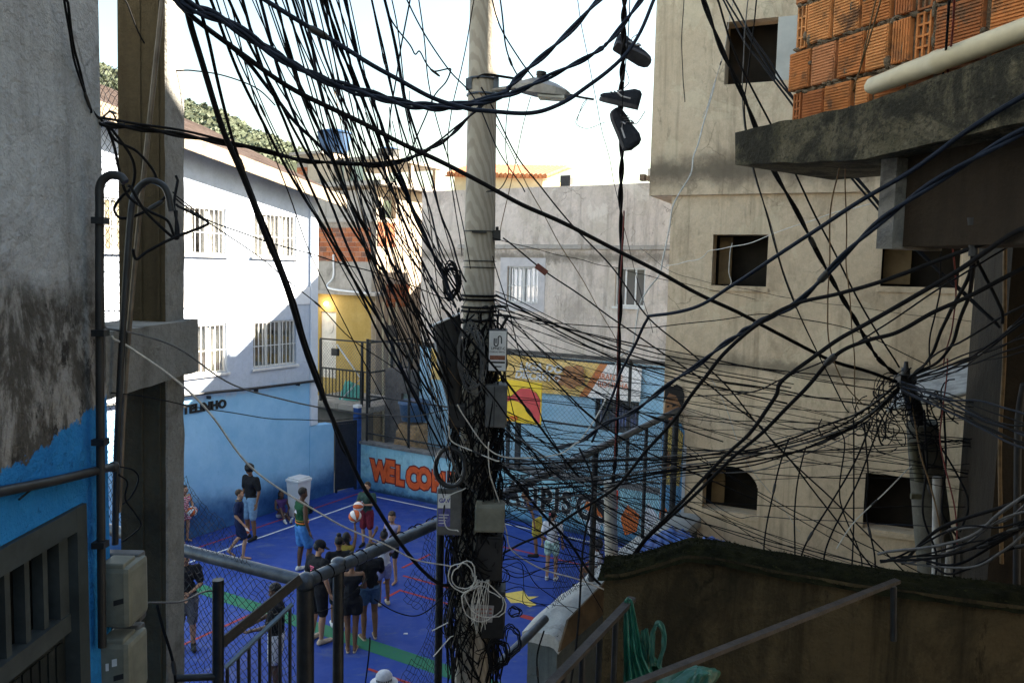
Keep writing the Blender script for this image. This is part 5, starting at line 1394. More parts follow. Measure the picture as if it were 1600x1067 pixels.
lettering('lettering', 'UPNET-C', .026, yy + Vector((-.045, 0, .008)), (1, 0, 0), ZX, (0, -1, 0), .001, MAT['ink_black'], b, .0004, 1, .92)
lettering('lettering', 'CONEXAO SEM FIO', .014, yy + Vector((-.055, 0, -.012)), (1, 0, 0), ZX, (0, -1, 0), .001, MAT['ink_black'], b, .0002, 1, .85)
q = MB(); q.obox(c + Vector((-.052, -.0045, -.062)), (.104, 0, 0), (0, .001, 0), (0, 0, .03)); q.build('printed_band', simple('print_brown_band', (.25, .10, .06), .7, .3, 30), b)
q = MB(); q.obox(c + Vector((-.052, -.0045, -.085)), (.104, 0, 0), (0, .001, 0), (0, 0, .012)); q.obox(c + Vector((-.03, -.0045, -.112)), (.06, 0, 0), (0, .001, 0), (0, 0, .008)); q.build('printed_band', MAT['ink_black'], b)
q = MB(); q.tube([P(780, 518, 5.5), P(795, 492, 5.5)], .012, 6); q.build('stay_bar', MAT['steel_dark'], b)
b, c, hw, hh = pbox('terminal_box', 'plain grey metal box below the white-fronted box on the pole', 'box', 757, 793, 602, 668, 5.42, .2, MAT['grey_plastic'])
q = MB(); q.obox(c + Vector((-hw * .2, -.004, -hh + .01)), (.006, 0, 0), (0, .003, 0), (0, 0, 2 * hh - .02)); q.build('door_seam', MAT['black_plastic'], b)
b, c, hw, hh = pbox('junction_box', 'small dark box with coloured side label left of the pole', 'box', 700, 728, 632, 668, 5.4, .14, MAT['black_plastic'])
q = MB(); q.obox(c + Vector((-hw - .003, .02, -hh + .01)), (0, .1, 0), (.002, 0, 0), (0, 0, 2 * hh - .02)); q.build('side_label', simple('label_mauve', (.35, .28, .34), .7, .4, 40), b)
b, c, hw, hh = pbox('meter_cabinet', 'dark box with white and blue label on the lower left of the pole', 'box', 682, 722, 764, 836, 5.4, .18, MAT['grey_plastic'])
yy = c + Vector((0, -.003, 0))
q = MB(); q.obox(c + Vector((-hw + .008, -.002, .03)), (.085, 0, 0), (0, .001, 0), (0, 0, .10)); q.build('label', MAT['paper_white'], b)
q = MB(); q.obox(c + Vector((-hw + .008, -.002, -.10)), (.085, 0, 0), (0, .001, 0), (0, 0, .125)); q.build('label', simple('label_blue', (.10, .10, .28), .7, .3, 40), b)
lettering('lettering', 'GAV', .042, yy + Vector((-hw + .014, 0, .07)), (1, 0, 0), ZX, (0, -1, 0), .001, bpy.data.materials['label_blue'], b, .0015, 1, .9)
for k in range(4):
    q = MB(); q.obox(c + Vector((-hw + .014, -.0035, -.02 - k * .02)), (.07 - .01 * k, 0, 0), (0, .001, 0), (0, 0, .005)); q.build('label_line', MAT['paper_white'], b)
b, c, hw, hh = pbox('meter_cabinet', 'beige plastic meter cabinet on the front of the pole', 'box', 741, 789, 789, 832, 5.36, .16, MAT['beige_plastic'], .016)
q = MB(); q.bbox(c + Vector((0, -.006, 0)), (hw * .86, 0, 0), (0, .006, 0), (0, 0, hh * .82), .004); q.build('cover', MAT['beige_plastic'], b); q = MB(); q.bbox(c + Vector((-hw * .7, .02, hh + .01)), (.02, 0, 0), (0, .02, 0), (0, 0, .012), .004); q.build('hinge', MAT['beige_plastic'], b)
b, c, hw, hh = pbox('fuse_box', 'black box below the beige cabinet on the pole', 'box', 742, 786, 838, 908, 5.44, .2, MAT['black_plastic'])
q = MB(); q.bbox(c + Vector((0, -.006, 0)), (hw * .88, 0, 0), (0, .006, 0), (0, 0, hh * .9), .004); q.build('cover', MAT['black_plastic'], b)
b, c, hw, hh = pbox('fuse_box', 'lowest black box on the pole with a paper tag beside it', 'box', 752, 790, 925, 998, 5.42, .2, MAT['black_plastic'])
q = MB(); q.bbox(c + Vector((0, -.006, 0)), (hw * .88, 0, 0), (0, .006, 0), (0, 0, hh * .9), .004); q.build('cover', MAT['black_plastic'], b)
q = MB(); a = P(739, 944, 5.36); q.obox(a, P(772, 946, 5.36) - a, P(736, 970, 5.36) - a, (0, .004, 0)); tgp = tag(q.build('paper_tag', simple('tag_grey', (.32, .31, .30), .7, .2, 20)), 'weathered paper tag with faded red print tied to the pole', 'tag')
q = MB()
for k in range(3):
    for j in range(4): q.obox(P(743 + j * 7, 950 + k * 6, 5.353), (.02, 0, 0), (0, .001, 0), (0, 0, -.012))
q.build('faded_print', simple('faded_red', (.30, .12, .10), .8, .3, 30), tgp)
# open-topped dark cable shroud
sr = thing('cable_shroud', P(700, 640, 5.45), 'dark tapered metal shroud with pale open mouth left of the pole', 'shroud')
a0, a1 = P(697, 500, 5.45), P(712, 645, 5.45)
ax_ = (a1 - a0).normalized(); px_ = (P(680, 508, 5.45) - P(716, 482, 5.45)).normalized(); px_ = (px_ - ax_ * px_.dot(ax_) * .45).normalized(); py_v = Vector((0, 1, 0))
q = MB(); K = 22
def shr(v, rr_): return [a0.lerp(a1, v) + px_ * (math.cos(2 * math.pi * k / K) * rr_ * 1.25) + py_v * (math.sin(2 * math.pi * k / K) * rr_) for k in range(K)]
ra = [shr(0, .085), shr(.45, .075), shr(1, .035)]
for u_, w_ in zip(ra, ra[1:]):
    for k in range(K): q.quad(u_[k], u_[(k + 1) % K], w_[(k + 1) % K], w_[k])
q.build('shell', MAT['black_plastic'], sr)
q = MB(); rb_ = [shr(-.004, .084), shr(.25, .072)]
for k in range(K): q.quad(rb_[0][(k + 1) % K], rb_[0][k], rb_[1][k], rb_[1][(k + 1) % K])
q.add(rb_[1], [list(range(K))]); q.build('lining', simple('shroud_lining', (.36, .36, .34), .6, .15, 8), sr)
q = MB(); q.tube(shr(-.006, .086) + shr(-.006, .086)[:1], .006, 6, False); q.build('rim', MAT['white_paint'], sr)

# coils
def coil(name, label, c, rx, rz, n, r, mat, spread, seed, tilt=0.0, dy=.03):
    rr_ = random.Random(seed); q = MB(); pts = []
    for k in range(n * 20 + 1):
        a = 2 * math.pi * k / 20; lp = k / 20
        wob = 1 + spread * 1.5 * mnoise.noise(Vector((lp * .9, seed + .3, math.cos(a) * .8))) + spread * mnoise.noise(Vector((math.cos(a) * 1.3, math.sin(a) * 1.3, lp * .35 + seed)))
        x, z_ = math.cos(a + tilt) * rx * wob, math.sin(a + tilt) * rz * wob
        pts.append(Vector(c) + Vector((x * math.cos(tilt) - z_ * math.sin(tilt) * .3, dy * mnoise.noise(Vector((lp * 1.7, seed, 2))) , z_)))
    q.tube(pts, r, 5); return tag(q.build(name, mat), label, 'cable coil')
coil('cable_coil', 'thick black conduit coil hanging on the left of the pole', P(703, 730, 5.38), .10, .135, 5, .013, MAT['black_plastic'], .06, 1)
coil('cable_coil', 'loose grey cable coil hung against the shroud on the pole', P(736, 560, 5.36), .085, .19, 9, .0035, MAT['rubber_grey'], .3, 2, .25)
coil('cable_coil', 'upper pale cable loop on the lower part of the pole', P(722, 900, 5.3), .085, .10, 2, .0045, MAT['rubber_white'], .2, 3)
coil('cable_coil', 'big pale cable loop across the black boxes low on the pole', P(752, 942, 5.28), .14, .14, 2, .004, MAT['rubber_white'], .3, 4, .3)
coil('cable_coil', 'dark knot of looped cable left of the shroud top', P(706, 440, 5.42), .05, .10, 9, .006, MAT['rubber'], .35, 5)
coil('cable_coil', 'open black cable loops at the right foot of the pole', P(778, 1020, 5.3), .07, .11, 5, .005, MAT['rubber'], .35, 6)
coil('cable_coil', 'blue grey loops hanging right below the lowest box', P(800, 1000, 5.3), .055, .09, 4, .0045, MAT['rubber_blue'], .4, 7)
coil('cable_coil', 'small curl of black wire beside the lowest box', P(803, 955, 5.35), .04, .03, 3, .004, MAT['rubber'], .5, 8)
m = MB(); rr = random.Random(4)
for k in range(14):
    a = P(752 + rr.uniform(-10, 14), 905, 5.33); b_ = P(752 + rr.uniform(-18, 12), 975 + rr.uniform(-20, 15), 5.31); m.tube(spline([a, a.lerp(b_, .5) + Vector((rr.uniform(-.03, .03), -.01, 0)), b_]), .0025, 4)
tag(m.build('cable_tail', MAT['rubber_white']), 'bunch of pale loose cable ends over the paper tag', 'cable')
# tangle of fine wire all around the pole
m = MB(); rr = random.Random(9)
for k in range(420):
    py0 = rr.uniform(470, 1010); c = pole_pt(py0); L_ = rr.uniform(.2, .9)
    a0_ = rr.uniform(0, 6.28); R_ = rr.uniform(.13, .21) if py0 > 540 else rr.uniform(.12, .15)
    pts = []
    da = rr.choice((-1, 1)) * rr.uniform(.1, 2.5)
    for i in range(7):
        f_ = i / 6; a = a0_ + da * f_; r_ = R_ + .035 * mnoise.noise(Vector((k, f_ * 3, 1)))
        pts.append(c + Vector((math.cos(a) * r_, math.sin(a) * r_, -L_ * f_ + .04 * mnoise.noise(Vector((k, f_ * 4, 5))))))
    m.tube(spline(pts, 3), rr.uniform(.002, .0075), 4)
for k in range(120):     # loose loops that stand off
    py0 = rr.uniform(480, 1020); c = pole_pt(py0) + Vector((rr.uniform(-.16, .2), -.13, 0)); R_ = rr.uniform(.03, .09); t0_ = rr.uniform(0, 6.28); tl_ = rr.uniform(.5, 1.6)
    m.tube([c + Vector((math.cos(t0_ + a) * R_, .05 * math.sin(a * 1.3 + k), math.sin(t0_ + a) * R_ * tl_)) for a in [i * .45 for i in range(11)]], rr.uniform(.0018, .004), 4)
tag(m.build('wire_tangle', MAT['rubber']), 'dense tangle of thin black wires wrapped around the pole', 'wires', kind='stuff')
m = MB()
for k in range(46):
    a0_ = rr.uniform(0, 6.28); R_ = rr.uniform(.14, .2); py0 = rr.uniform(560, 1000); c = pole_pt(py0)
    m.tube(spline([c + Vector((math.cos(a0_ + .2 * i * math.sin(k)) * R_, -abs(math.sin(a0_)) * R_ , .1 - .09 * i + .02 * math.sin(i * k))) for i in range(5)], 4), rr.uniform(.002, .004), 4)
tag(m.build('wire_tangle', simple('dusty_wire', (.07, .06, .045), .7, .4, 9)), 'dusty brownish wires hanging among the black ones on the pole', 'wires', kind='stuff')

# concrete stub pole of the right-hand cable knot
sp = thing('stub_pole', P(1480, 900, 5.6), 'leaning concrete pole carrying the knot of cables at right', 'pole')
m = MB(); a, b_ = P(1475, 900, 5.5), P(1412, 578, 5.5)
a, b_ = P(1470, 960, 5.6), P(1440, 660, 5.5); m.tube([a, a.lerp(b_, .5), b_], [.13, .12, .10], 18); m.build('shaft', plaster('stub_concrete', (.12, .113, .09), (.16, .15, .12), (.08, .075, .06), .5, (.5, .75), 3, .4), sp)
m = MB(); c = P(1414, 592, 5.4); m.cbox(c, (.055, 0, 0), (0, .05, 0), (0, 0, .03)); m.tube([c + ZX * .03, c + ZX * .075, c + ZX * .08, c + ZX * .12], [.03, .028, .016, .013], 10); m.tube([c, P(1440, 670, 5.5)], .05, 10); m.build('insulator', MAT['black_plastic'], sp)
m = MB(); c = P(1433, 735, 5.35); m.tube([P(1425, 690, 5.4), P(1436, 752, 5.35)], .03, 8); m.cbox(P(1431, 775, 5.35), (.035, 0, 0), (0, .012, 0), (0, 0, .018)); m.build('hanging_bracket', simple('bracket_olive', (.10, .095, .06), .6, .3, 8, .3), sp)
for (px_a, py_a, px_b, py_b, lb_) in ((1462, 900, 1464, 745, 'white plastic pipe standing left of the stub pole'), (1478, 905, 1486, 850, 'short slanting white pipe stub by the right cable bundle')):
    m = MB(); m.tube([P(px_a, py_a + 40, 5.2), P(px_b, py_b, 5.2)], .028, 10); tag(m.build('plastic_pipe', simple('pipe_white_' + str(px_a), (.42, .40, .36), .5, .2, 6)), lb_, 'pipe')
m = MB(); rr = random.Random(19)
for k in range(64):
    c = P(1412 + rr.gauss(0, 34), 612 + abs(rr.gauss(0, 45)) - 12, 5.35 + rr.uniform(-.15, .15)); R_ = rr.uniform(.03, .12); t0_ = rr.uniform(0, 6.28); tl_ = rr.uniform(.6, 1.7)
    m.tube([c + Vector((math.cos(t0_ + a) * R_, .08 * math.sin(a + k), math.sin(t0_ + a) * R_ * tl_ - .02 * a)) for a in [i * .42 for i in range(rr.randrange(5, 13))]], rr.uniform(.0025, .0055), 4)
tag(m.build('wire_tangle', MAT['rubber']), 'tangled knot of black cable ends around the stub pole', 'wires', kind='stuff')
# ================================================================== cables, one object each
CN = [0]
SH = 'cables of the sheaf running down to the pole'
def cable(pts, r, mat, label, group=None, d=None, cat='cable', twist=False, per=8, name='overhead_cable'):
    """pts: picture points, with d = (depth at first, depth at last) shared along the run, or 3-tuples"""
    if d:
        L = [0.0]
        for a, b in zip(pts, pts[1:]): L.append(L[-1] + math.hypot(b[0] - a[0], b[1] - a[1]))
        q = []
        for (x, y), l in zip(pts, L):
            f_ = l / L[-1]; inv = (1 - f_) / d[0] + f_ / d[1]; q.append(P(x, y, 1 / inv))
    else: q = [P(*p) for p in pts]
    s = spline(q, per)
    CN[0] += 1; sd_ = CN[0] * 3.7
    for i in range(1, len(s) - 1):      # old cable never hangs perfectly smooth
        s[i] = s[i] + Vector((mnoise.noise(s[i] * 2.3 + Vector((sd_, 0, 0))), mnoise.noise(s[i] * 2.3 + Vector((0, sd_, 0))), mnoise.noise(s[i] * 2.6 + Vector((0, 0, sd_))))) * .016
    r *= .9
    m = MB()
    if twist:
        n = len(s)
        for ph in (0, math.pi):
            h = []
            for i, c in enumerate(s):
                tg = (s[min(i + 1, n - 1)] - s[max(i - 1, 0)]).normalized(); a = tg.orthogonal().normalized(); b = tg.cross(a)
                al = i * .55 + ph; h.append(c + (a * math.cos(al) + b * math.sin(al)) * r * .75)
            m.tube(h, r * .8, 5)
    else: m.tube(s, r, 6)
    o = tag(m.build(name, MAT[mat] if isinstance(mat, str) else mat), label, cat, group)
    if CN[0] % 3 == 0 and len(s) > 12:      # taped splice
        i = 4 + (CN[0] * 7) % (len(s) - 9); w = MB(); L_ = .05 + r * 2
        d_ = (s[i + 1] - s[i]).normalized(); w.tube([s[i] - d_ * .012, s[i] + d_ * .004, s[i] + d_ * L_ * .8, s[i] + d_ * L_], [r * 1.05, r * 1.7, r * 1.6, r * 1.05], 7); w.build('taped_splice', MAT['black_plastic'], o)
    return o
rub, rblu, rgr, rwh, rbr, rrd = 'rubber', 'rubber_blue', 'rubber_grey', 'rubber_white', 'rubber_brown', 'rubber_red'
# --- main runs from the upper left
cable([(262, -30), (292, 2), (346, 28), (426, 82), (467, 105), (521, 128), (583, 146), (645, 162), (700, 163), (776, 149), (812, 118), (869, 70), (939, 0), (960, -22)], .0125, rblu, 'thick cable sagging past the lamp and rising to the middle of the sky', None, (3.0, 4.6), twist=True)
cable([(255, -18), (291, 12), (350, 36), (430, 90), (520, 131), (583, 150), (645, 166), (700, 169), (756, 160), (827, 138), (897, 101), (953, 65), (1001, 0), (1012, -20)], .011, rblu, 'twisted cable just under the thickest one, passing over the lamp', None, (3.0, 4.4), twist=True)
cable([(385, -20), (411, 0), (441, 19), (482, 43), (531, 70), (579, 99), (624, 124), (676, 153), (727, 171), (756, 176), (824, 178), (869, 166), (911, 141), (976, 82), (1021, 0), (1028, -20)], .011, rblu, 'cable dipping lowest under the street lamp and rising to the right', None, (3.2, 4.2))
cable([(258, -15), (280, 8), (299, 26), (374, 81), (439, 126), (520, 171), (552, 187), (612, 218), (665, 245), (760, 290), (830, 325), (1000, 410), (1150, 490), (1290, 558), (1400, 596)], .0135, rub, 'thick black cable running straight from the top left to the right-hand knot', None, (3.2, 5.35))
cable([(268, -10), (300, 22), (380, 92), (420, 140), (470, 200), (520, 250)], .010, rub, 'black cable leaving the top left corner behind the pillar', None, (3.0, 4.6))
cable([(148, 192), (200, 198), (280, 210), (380, 228), (472, 250), (550, 258), (616, 255), (642, 250), (676, 232), (720, 196), (770, 150)], .0095, rub, 'black cable slung from the left house corner to the lamp bracket', None, (3.1, 5.5), twist=True)
cable([(150, 186), (210, 196), (290, 206), (400, 232), (500, 252), (600, 254), (670, 232), (725, 190), (772, 146)], .006, rub, 'thinner cable beside the one slung from the house corner', None, (3.1, 5.5))
cable([(290, -12), (305, 60), (345, 190), (385, 290), (440, 430), (490, 580), (523, 660), (563, 749), (587, 792), (624, 847), (655, 887), (685, 912), (706, 915)], .0135, rub, 'thick black cable falling steeply across the white building to the pole', None, (3.1, 5.45))
cable([(302, -12), (325, 60), (362, 215), (392, 300), (446, 430), (500, 600), (530, 690), (545, 715)], .008, rub, 'second steep cable close beside the thick one over the white building', None, (3.1, 5.2))
cable([(195, 0), (222, 60), (262, 105), (300, 110), (340, 116), (380, 127), (405, 140), (430, 165)], .004, rub, 'thin wire arching out from behind the pillar under the sheaf', None, (3.9, 4.4))
cable([(98, -10), (108, 60), (122, 110), (135, 155), (148, 180), (160, 190)], .0055, rub, 'black wire hanging down the grey wall at far left', None, (2.75, 3.1))
cable([(103, -10), (112, 50), (118, 95), (133, 145), (142, 172), (134, 168)], .0045, rub, 'thin second wire down the grey wall at far left', None, (2.75, 3.05))
for i, (pts, lab) in enumerate((
    ([(165, 192), (178, 230), (188, 280), (200, 310), (230, 330), (262, 345), (275, 370), (276, 330)], 'cable loop dropping from the house bracket to the conduit hook'),
    ([(168, 196), (185, 220), (215, 235), (238, 262), (246, 280)], 'short cable from the house bracket to the curved conduit'),
    ([(172, 200), (205, 250), (207, 290), (190, 310), (180, 328), (190, 342), (215, 338), (245, 322), (262, 305)], 'cable loop curling in front of the pillar'),
    ([(200, 290), (222, 330), (250, 358), (275, 376), (278, 360), (270, 320), (275, 275)], 'thick loop at the pillar ending in a hooked tip'),
    ([(208, 390), (214, 402), (232, 390), (270, 372), (320, 352), (325, 344), (300, 330), (276, 320)], 'wire with small insulator reaching right of the pillar'),
    ([(150, 190), (170, 172), (178, 176), (186, 188), (196, 192)], 'stub of cable at the bracket on the house corner'),
    ([(186, 740), (200, 752), (196, 778), (210, 800), (218, 822), (190, 846)], 'thin loop of wire by the corner above the meter'),
    ([(182, 730), (210, 736), (218, 750), (205, 775), (188, 790)], 'curled black wire end at the pipe tip on the blue wall'))):
    cable(pts, .0068 if i < 5 else .004, rub, lab, None, (3.2, 3.55))
cable([(270, 300), (300, 322), (326, 345), (400, 398), (440, 430), (500, 480), (555, 532), (620, 578), (660, 610)], .0036, rub, 'thin wire crossing the white building downwards from the pillar', None, (3.6, 5.2))
cable([(272, 308), (326, 345), (400, 370), (500, 402), (580, 425), (700, 468)], .0036, rub, 'thin wire crossing the white building nearly level from the pillar', None, (3.6, 5.4))
cable([(165, 510), (215, 520), (280, 545), (340, 585), (400, 612), (480, 632), (560, 645), (640, 650), (700, 640)], .0045, rgr, 'grey wire sagging from the beam in front of the blue building', None, (3.3, 5.4))
cable([(165, 615), (240, 622), (330, 642), (420, 652), (500, 657), (600, 652)], .003, rub, 'thin wire level across the painted letters', None, (3.3, 5.2))
cable([(175, 525), (210, 545), (290, 610), (335, 655), (370, 708), (400, 737), (450, 770), (520, 813), (600, 848), (650, 875), (705, 884)], .0055, rwh, 'pale cable swinging from the beam across the court to the pole', None, (3.3, 5.4))
cable([(-20, 840), (20, 858), (60, 880), (110, 905), (150, 930), (195, 940), (250, 942), (290, 938), (322, 925), (332, 923)], .0055, rgr, 'grey wire drooping across the door and meters to the fence', None, (2.5, 4.2))
cable([(246, 945), (255, 985), (270, 1030), (278, 1080)], .008, rub, 'black cable dropping down the face of the pillar', None, (3.95, 3.95))
cable([(30, 780), (60, 758), (100, 748), (115, 738), (122, 745)], .004, rub, 'thin wire tied along the pipe on the blue wall', None, (2.5, 2.9))
cable([(578, 995), (575, 1040), (570, 1080)], .006, rub, 'black cable hanging near the women in black', None, (5.2, 5.2))
cable([(470, 965), (520, 948), (545, 930), (570, 905), (572, 880)], .0035, rub, 'thin wire drooping under the fence tube', None, (4.9, 5.2))
cable([(585, 935), (620, 955), (655, 960), (690, 935), (706, 905)], .0045, rub, 'black wire looping from the pole over the court floor', None, (5.3, 5.45))
# --- sheaf: many lines from the top edge down to the pole
sheaf = [(318, 690, 640, .010), (330, 668, 655, .006), (345, 700, 560, .009), (352, 640, 700, .006), (362, 706, 540, .006), (372, 690, 700, .010), (382, 712, 480, .005), (390, 705, 620, .006), (398, 660, 640, .011), (405, 716, 500, .006),
         (414, 700, 660, .005), (422, 690, 590, .009), (431, 715, 470, .006), (440, 704, 720, .007), (449, 710, 610, .0105), (455, 716, 520, .005), (462, 700, 690, .006), (470, 718, 455, .009), (478, 708, 580, .006), (486, 712, 640, .005),
         (494, 705, 500, .0105), (499, 720, 470, .010), (505, 700, 610, .006), (511, 716, 560, .005), (518, 722, 440, .006), (534, 712, 480, .009), (540, 718, 560, .005), (575, 724, 470, .008), (580, 716, 520, .005), (590, 728, 440, .009),
         (598, 720, 500, .006), (606, 730, 470, .005), (340, 640, 560, .005), (410, 655, 560, .005), (438, 668, 600, .006), (466, 676, 620, .008), (492, 684, 540, .005), (522, 690, 620, .006), (470, 640, 620, .007), (505, 660, 660, .006), (452, 690, 470, .008), (508, 705, 430, .0075)]
rr = random.Random(12)
ORD = 'first second third fourth fifth sixth seventh eighth ninth tenth eleventh twelfth thirteenth'.split()
thick_x = sorted(a[0] for a in sheaf if a[3] >= .009)
for i, (x0, x1, y1, r_) in enumerate(sheaf):
    y0 = -25; px = lambda f_: x0 + (x1 - x0) * f_
    sag = rr.uniform(8, 30)
    pts = []
    for f_ in (0, .2, .4, .6, .8, 1.0):
        x = x0 + (x1 - x0) * (f_ ** (1.0 + .12 * (1 - (x0 - 300) / 320))) - sag * math.sin(math.pi * f_) * .55 + rr.uniform(-3, 3) * (0 < f_ < 1)
        y = y0 + (y1 - y0) * f_ + sag * math.sin(math.pi * f_) * .5 + rr.uniform(-3, 3) * (0 < f_ < 1)
        pts.append((x, y))
    big = r_ >= .009
    cable(pts, r_ * (.8 if big else .68), rub if rr.random() < .75 else rblu, ('%s thick cable from the left in the sheaf from the top edge' % ORD[thick_x.index(x0)] if big else 'thin black wire among those fanning from the top edge into the pole'), SH + (' (thick)' if big else ' (thin)'), (rr.uniform(3.1, 3.9), 5.42), twist=big and rr.random() < .5)
for i in range(22):     # lower continuation to the boxes and beyond
    x0 = rr.uniform(520, 640); y0 = rr.uniform(120, 330); x1 = rr.uniform(690, 722); y1 = rr.uniform(600, 780)
    b_ = rr.uniform(-14, 22)
    cable([(x0, y0), (x0 + (x1 - x0) * .33 - b_, y0 + (y1 - y0) * .33 + 6), (x0 + (x1 - x0) * .68 - b_, y0 + (y1 - y0) * .68 + 8), (x1, y1)], rr.uniform(.002, .0042), rub if rr.random() < .8 else rbr, 'thin wire hanging in the sheaf over the brick house towards the pole boxes', 'thin wires over the brick house', (rr.uniform(4.6, 5.0), 5.4))
cable([(600, -10), (612, 30), (640, 70), (648, 86), (655, 82), (663, 98), (670, 108), (678, 113), (700, 108), (702, 112), (695, 128), (678, 150), (664, 190), (640, 240), (600, 310)], .0048, rblu, 'kinked loose wire zigzagging in the sky left of the pole', None, (4.2, 5.2))
cable([(630, -12), (660, 45), (702, 110), (740, 155), (780, 240), (820, 300)], .0045, rblu, 'straight thin wire crossing the sky to the pole front', None, (4.0, 5.3))
cable([(642, -12), (634, 40), (622, 110), (612, 190), (610, 260), (640, 350)], .0045, rblu, 'thin wire falling nearly upright through the sheaf', None, (4.0, 5.2))
cable([(652, -10), (662, 60), (670, 130), (690, 210), (712, 300), (735, 420)], .004, rub, 'thin wire just left of the pole from the top edge', None, (4.2, 5.4))
cable([(744, -10), (733, 50), (720, 110), (706, 180), (700, 240), (712, 330), (722, 400)], .0042, rub, 'thin wire leaning past the left edge of the bare pole', None, (4.8, 5.4))
# --- right of the pole, in the sky
cable([(766, -10), (784, 45), (812, 93), (835, 124)], .006, rblu, 'short wire from the top edge to the lamp head', None, (5.0, 5.45))
cable([(779, -10), (790, 65), (800, 100), (812, 124)], .006, rblu, 'wire pair beside it ending at the lamp cable', None, (5.0, 5.45))
cable([(901, -10), (919, 93), (933, 163), (962, 298), (985, 400), (1020, 520)], .0035, rub, 'very thin wire slanting down the sky left of the shoes', None, (6.0, 9.0))
cable([(829, 152), (812, 225), (796, 298), (782, 360)], .0035, rbr, 'thin brown wire from the lamp down to the pole bracket', None, (5.45, 5.45))
cable([(797, 152), (791, 190), (790, 240), (794, 270), (780, 296), (760, 300)], .004, rub, 'wire hanging from the lamp in a loop', None, (5.45, 5.42))
cable([(748, 145), (770, 190), (800, 240), (850, 340), (905, 430), (970, 540), (1010, 600)], .0035, rbr, 'thin brown wire from the pole clamp down to the right', None, (5.45, 7.5))
cable([(902, 190), (910, 165), (918, 155), (905, 180), (902, 195), (920, 202), (945, 192)], .0025, rub, 'hair-thin loop of wire left of the hanging shoes', None, (5.2, 5.0))
hang = cable([(978, -15), (974, 60), (972, 130), (971, 230), (970, 330), (968, 480), (965, 600), (962, 700), (958, 752)], .0145, rub, 'thick twisted cable hanging upright on which the shoes are caught', None, (5.0, 7.2), twist=True, per=14)
cable([(975, 330), (971, 400), (968, 480), (966, 560), (963, 650), (961, 720)], .006, rrd, 'reddish wire spiralling beside the upright twisted cable', None, (5.55, 6.9))
cable([(982, -10), (979, 60), (975, 120), (970, 200)], .004, rub, 'thin wire beside the upright cable above the shoes', None, (5.0, 5.2))
# --- beige facade
cable([(1148, -10), (1135, 60), (1121, 118), (1105, 165), (1098, 185)], .005, rwh, 'white cable coming down past the top window', None, (7.5, 9.6))
cable([(1118, 125), (1100, 190), (1092, 224), (1084, 245), (1080, 270), (1062, 300), (1050, 325), (1046, 355), (1036, 400), (1030, 430), (1012, 455), (998, 483), (988, 541), (964, 564), (945, 627), (905, 690)], .0095, rwh, 'bright white cable winding down the corner of the beige block', None, (9.6, 8.0))
cable([(1068, -10), (1066, 60), (1067, 120), (1070, 160)], .006, rub, 'black cable end hanging beside the beige corner', None, (10.0, 10.0))
cable([(1095, -10), (1127, 83), (1166, 166), (1205, 258), (1253, 351), (1292, 424), (1320, 473), (1344, 515), (1372, 559), (1400, 584)], .0115, rub, 'thick dark cable slanting over the beige block to the knot', None, (4.6, 5.35), twist=True)
cable([(1117, -10), (1161, 112), (1209, 205), (1263, 312), (1313, 413), (1366, 512), (1405, 574)], .0065, rub, 'thinner cable parallel above it down to the knot', None, (4.6, 5.35))
for k in range(3):
    cable([(1122 + 8 * k, -10), (1180 + 4 * k, 88 - 6 * k), (1243 + 3 * k, 172 - 5 * k), (1330 + 2 * k, 278 - 3 * k), (1409, 367 - 3 * k), (1489, 444), (1562, 512)], .0075, rub, 'one of three cables running behind the brick slab to the right', 'three cables behind the brick slab', (6.5, 4.2))
cable([(1183, -10), (1168, 122), (1163, 166), (1170, 219), (1185, 292), (1209, 380), (1234, 453), (1273, 542), (1299, 594), (1326, 644)], .005, rub, 'thin wire hanging in an S past the middle window', None, (5.0, 5.4))
cable([(1172, -10), (1161, 100), (1160, 160), (1168, 225), (1188, 300), (1215, 395), (1243, 482)], .004, rgr, 'grey wire twin of the one hanging past the middle window', None, (5.0, 5.3))
cable([(1377, -10), (1347, 97), (1325, 176), (1312, 262), (1300, 326), (1300, 400), (1294, 470), (1296, 540), (1316, 596), (1350, 633)], .004, rbr, 'brown wire hanging over the bricks and slab edge', None, (3.2, 5.0))
cable([(1372, -10), (1352, 80), (1330, 176), (1321, 262), (1321, 400), (1330, 480), (1335, 600), (1342, 640)], .0035, rbr, 'second brown wire hanging straighter over the slab', None, (3.2, 5.0))
cable([(1486, -10), (1478, 75), (1469, 157), (1467, 210), (1473, 285), (1473, 375), (1463, 478), (1452, 528), (1452, 577)], .005, rub, 'black wire hanging past the white drain pipe', None, (2.8, 5.0))
cable([(1492, -10), (1486, 60), (1474, 157), (1470, 215), (1480, 320), (1495, 447), (1489, 503), (1474, 571)], .0045, rrd, 'red brown wire hanging past the white drain pipe', None, (2.8, 5.0))
cable([(1030, 418), (1090, 405), (1110, 392), (1150, 385), (1210, 365), (1290, 338), (1420, 305), (1560, 285)], .0035, rwh, 'thin pale wire rising across the middle window', None, (9.5, 4.0))
cable([(1000, 388), (1060, 430), (1180, 455), (1233, 466), (1330, 480), (1550, 505)], .0025, rub, 'thin level wire under the middle window', None, (9.0, 6.0))
cable([(1144, 380), (1140, 395), (1138, 425), (1142, 440), (1138, 448)], .006, rwh, 'pale wire hanging inside the middle window', None, (10.2, 10.2))
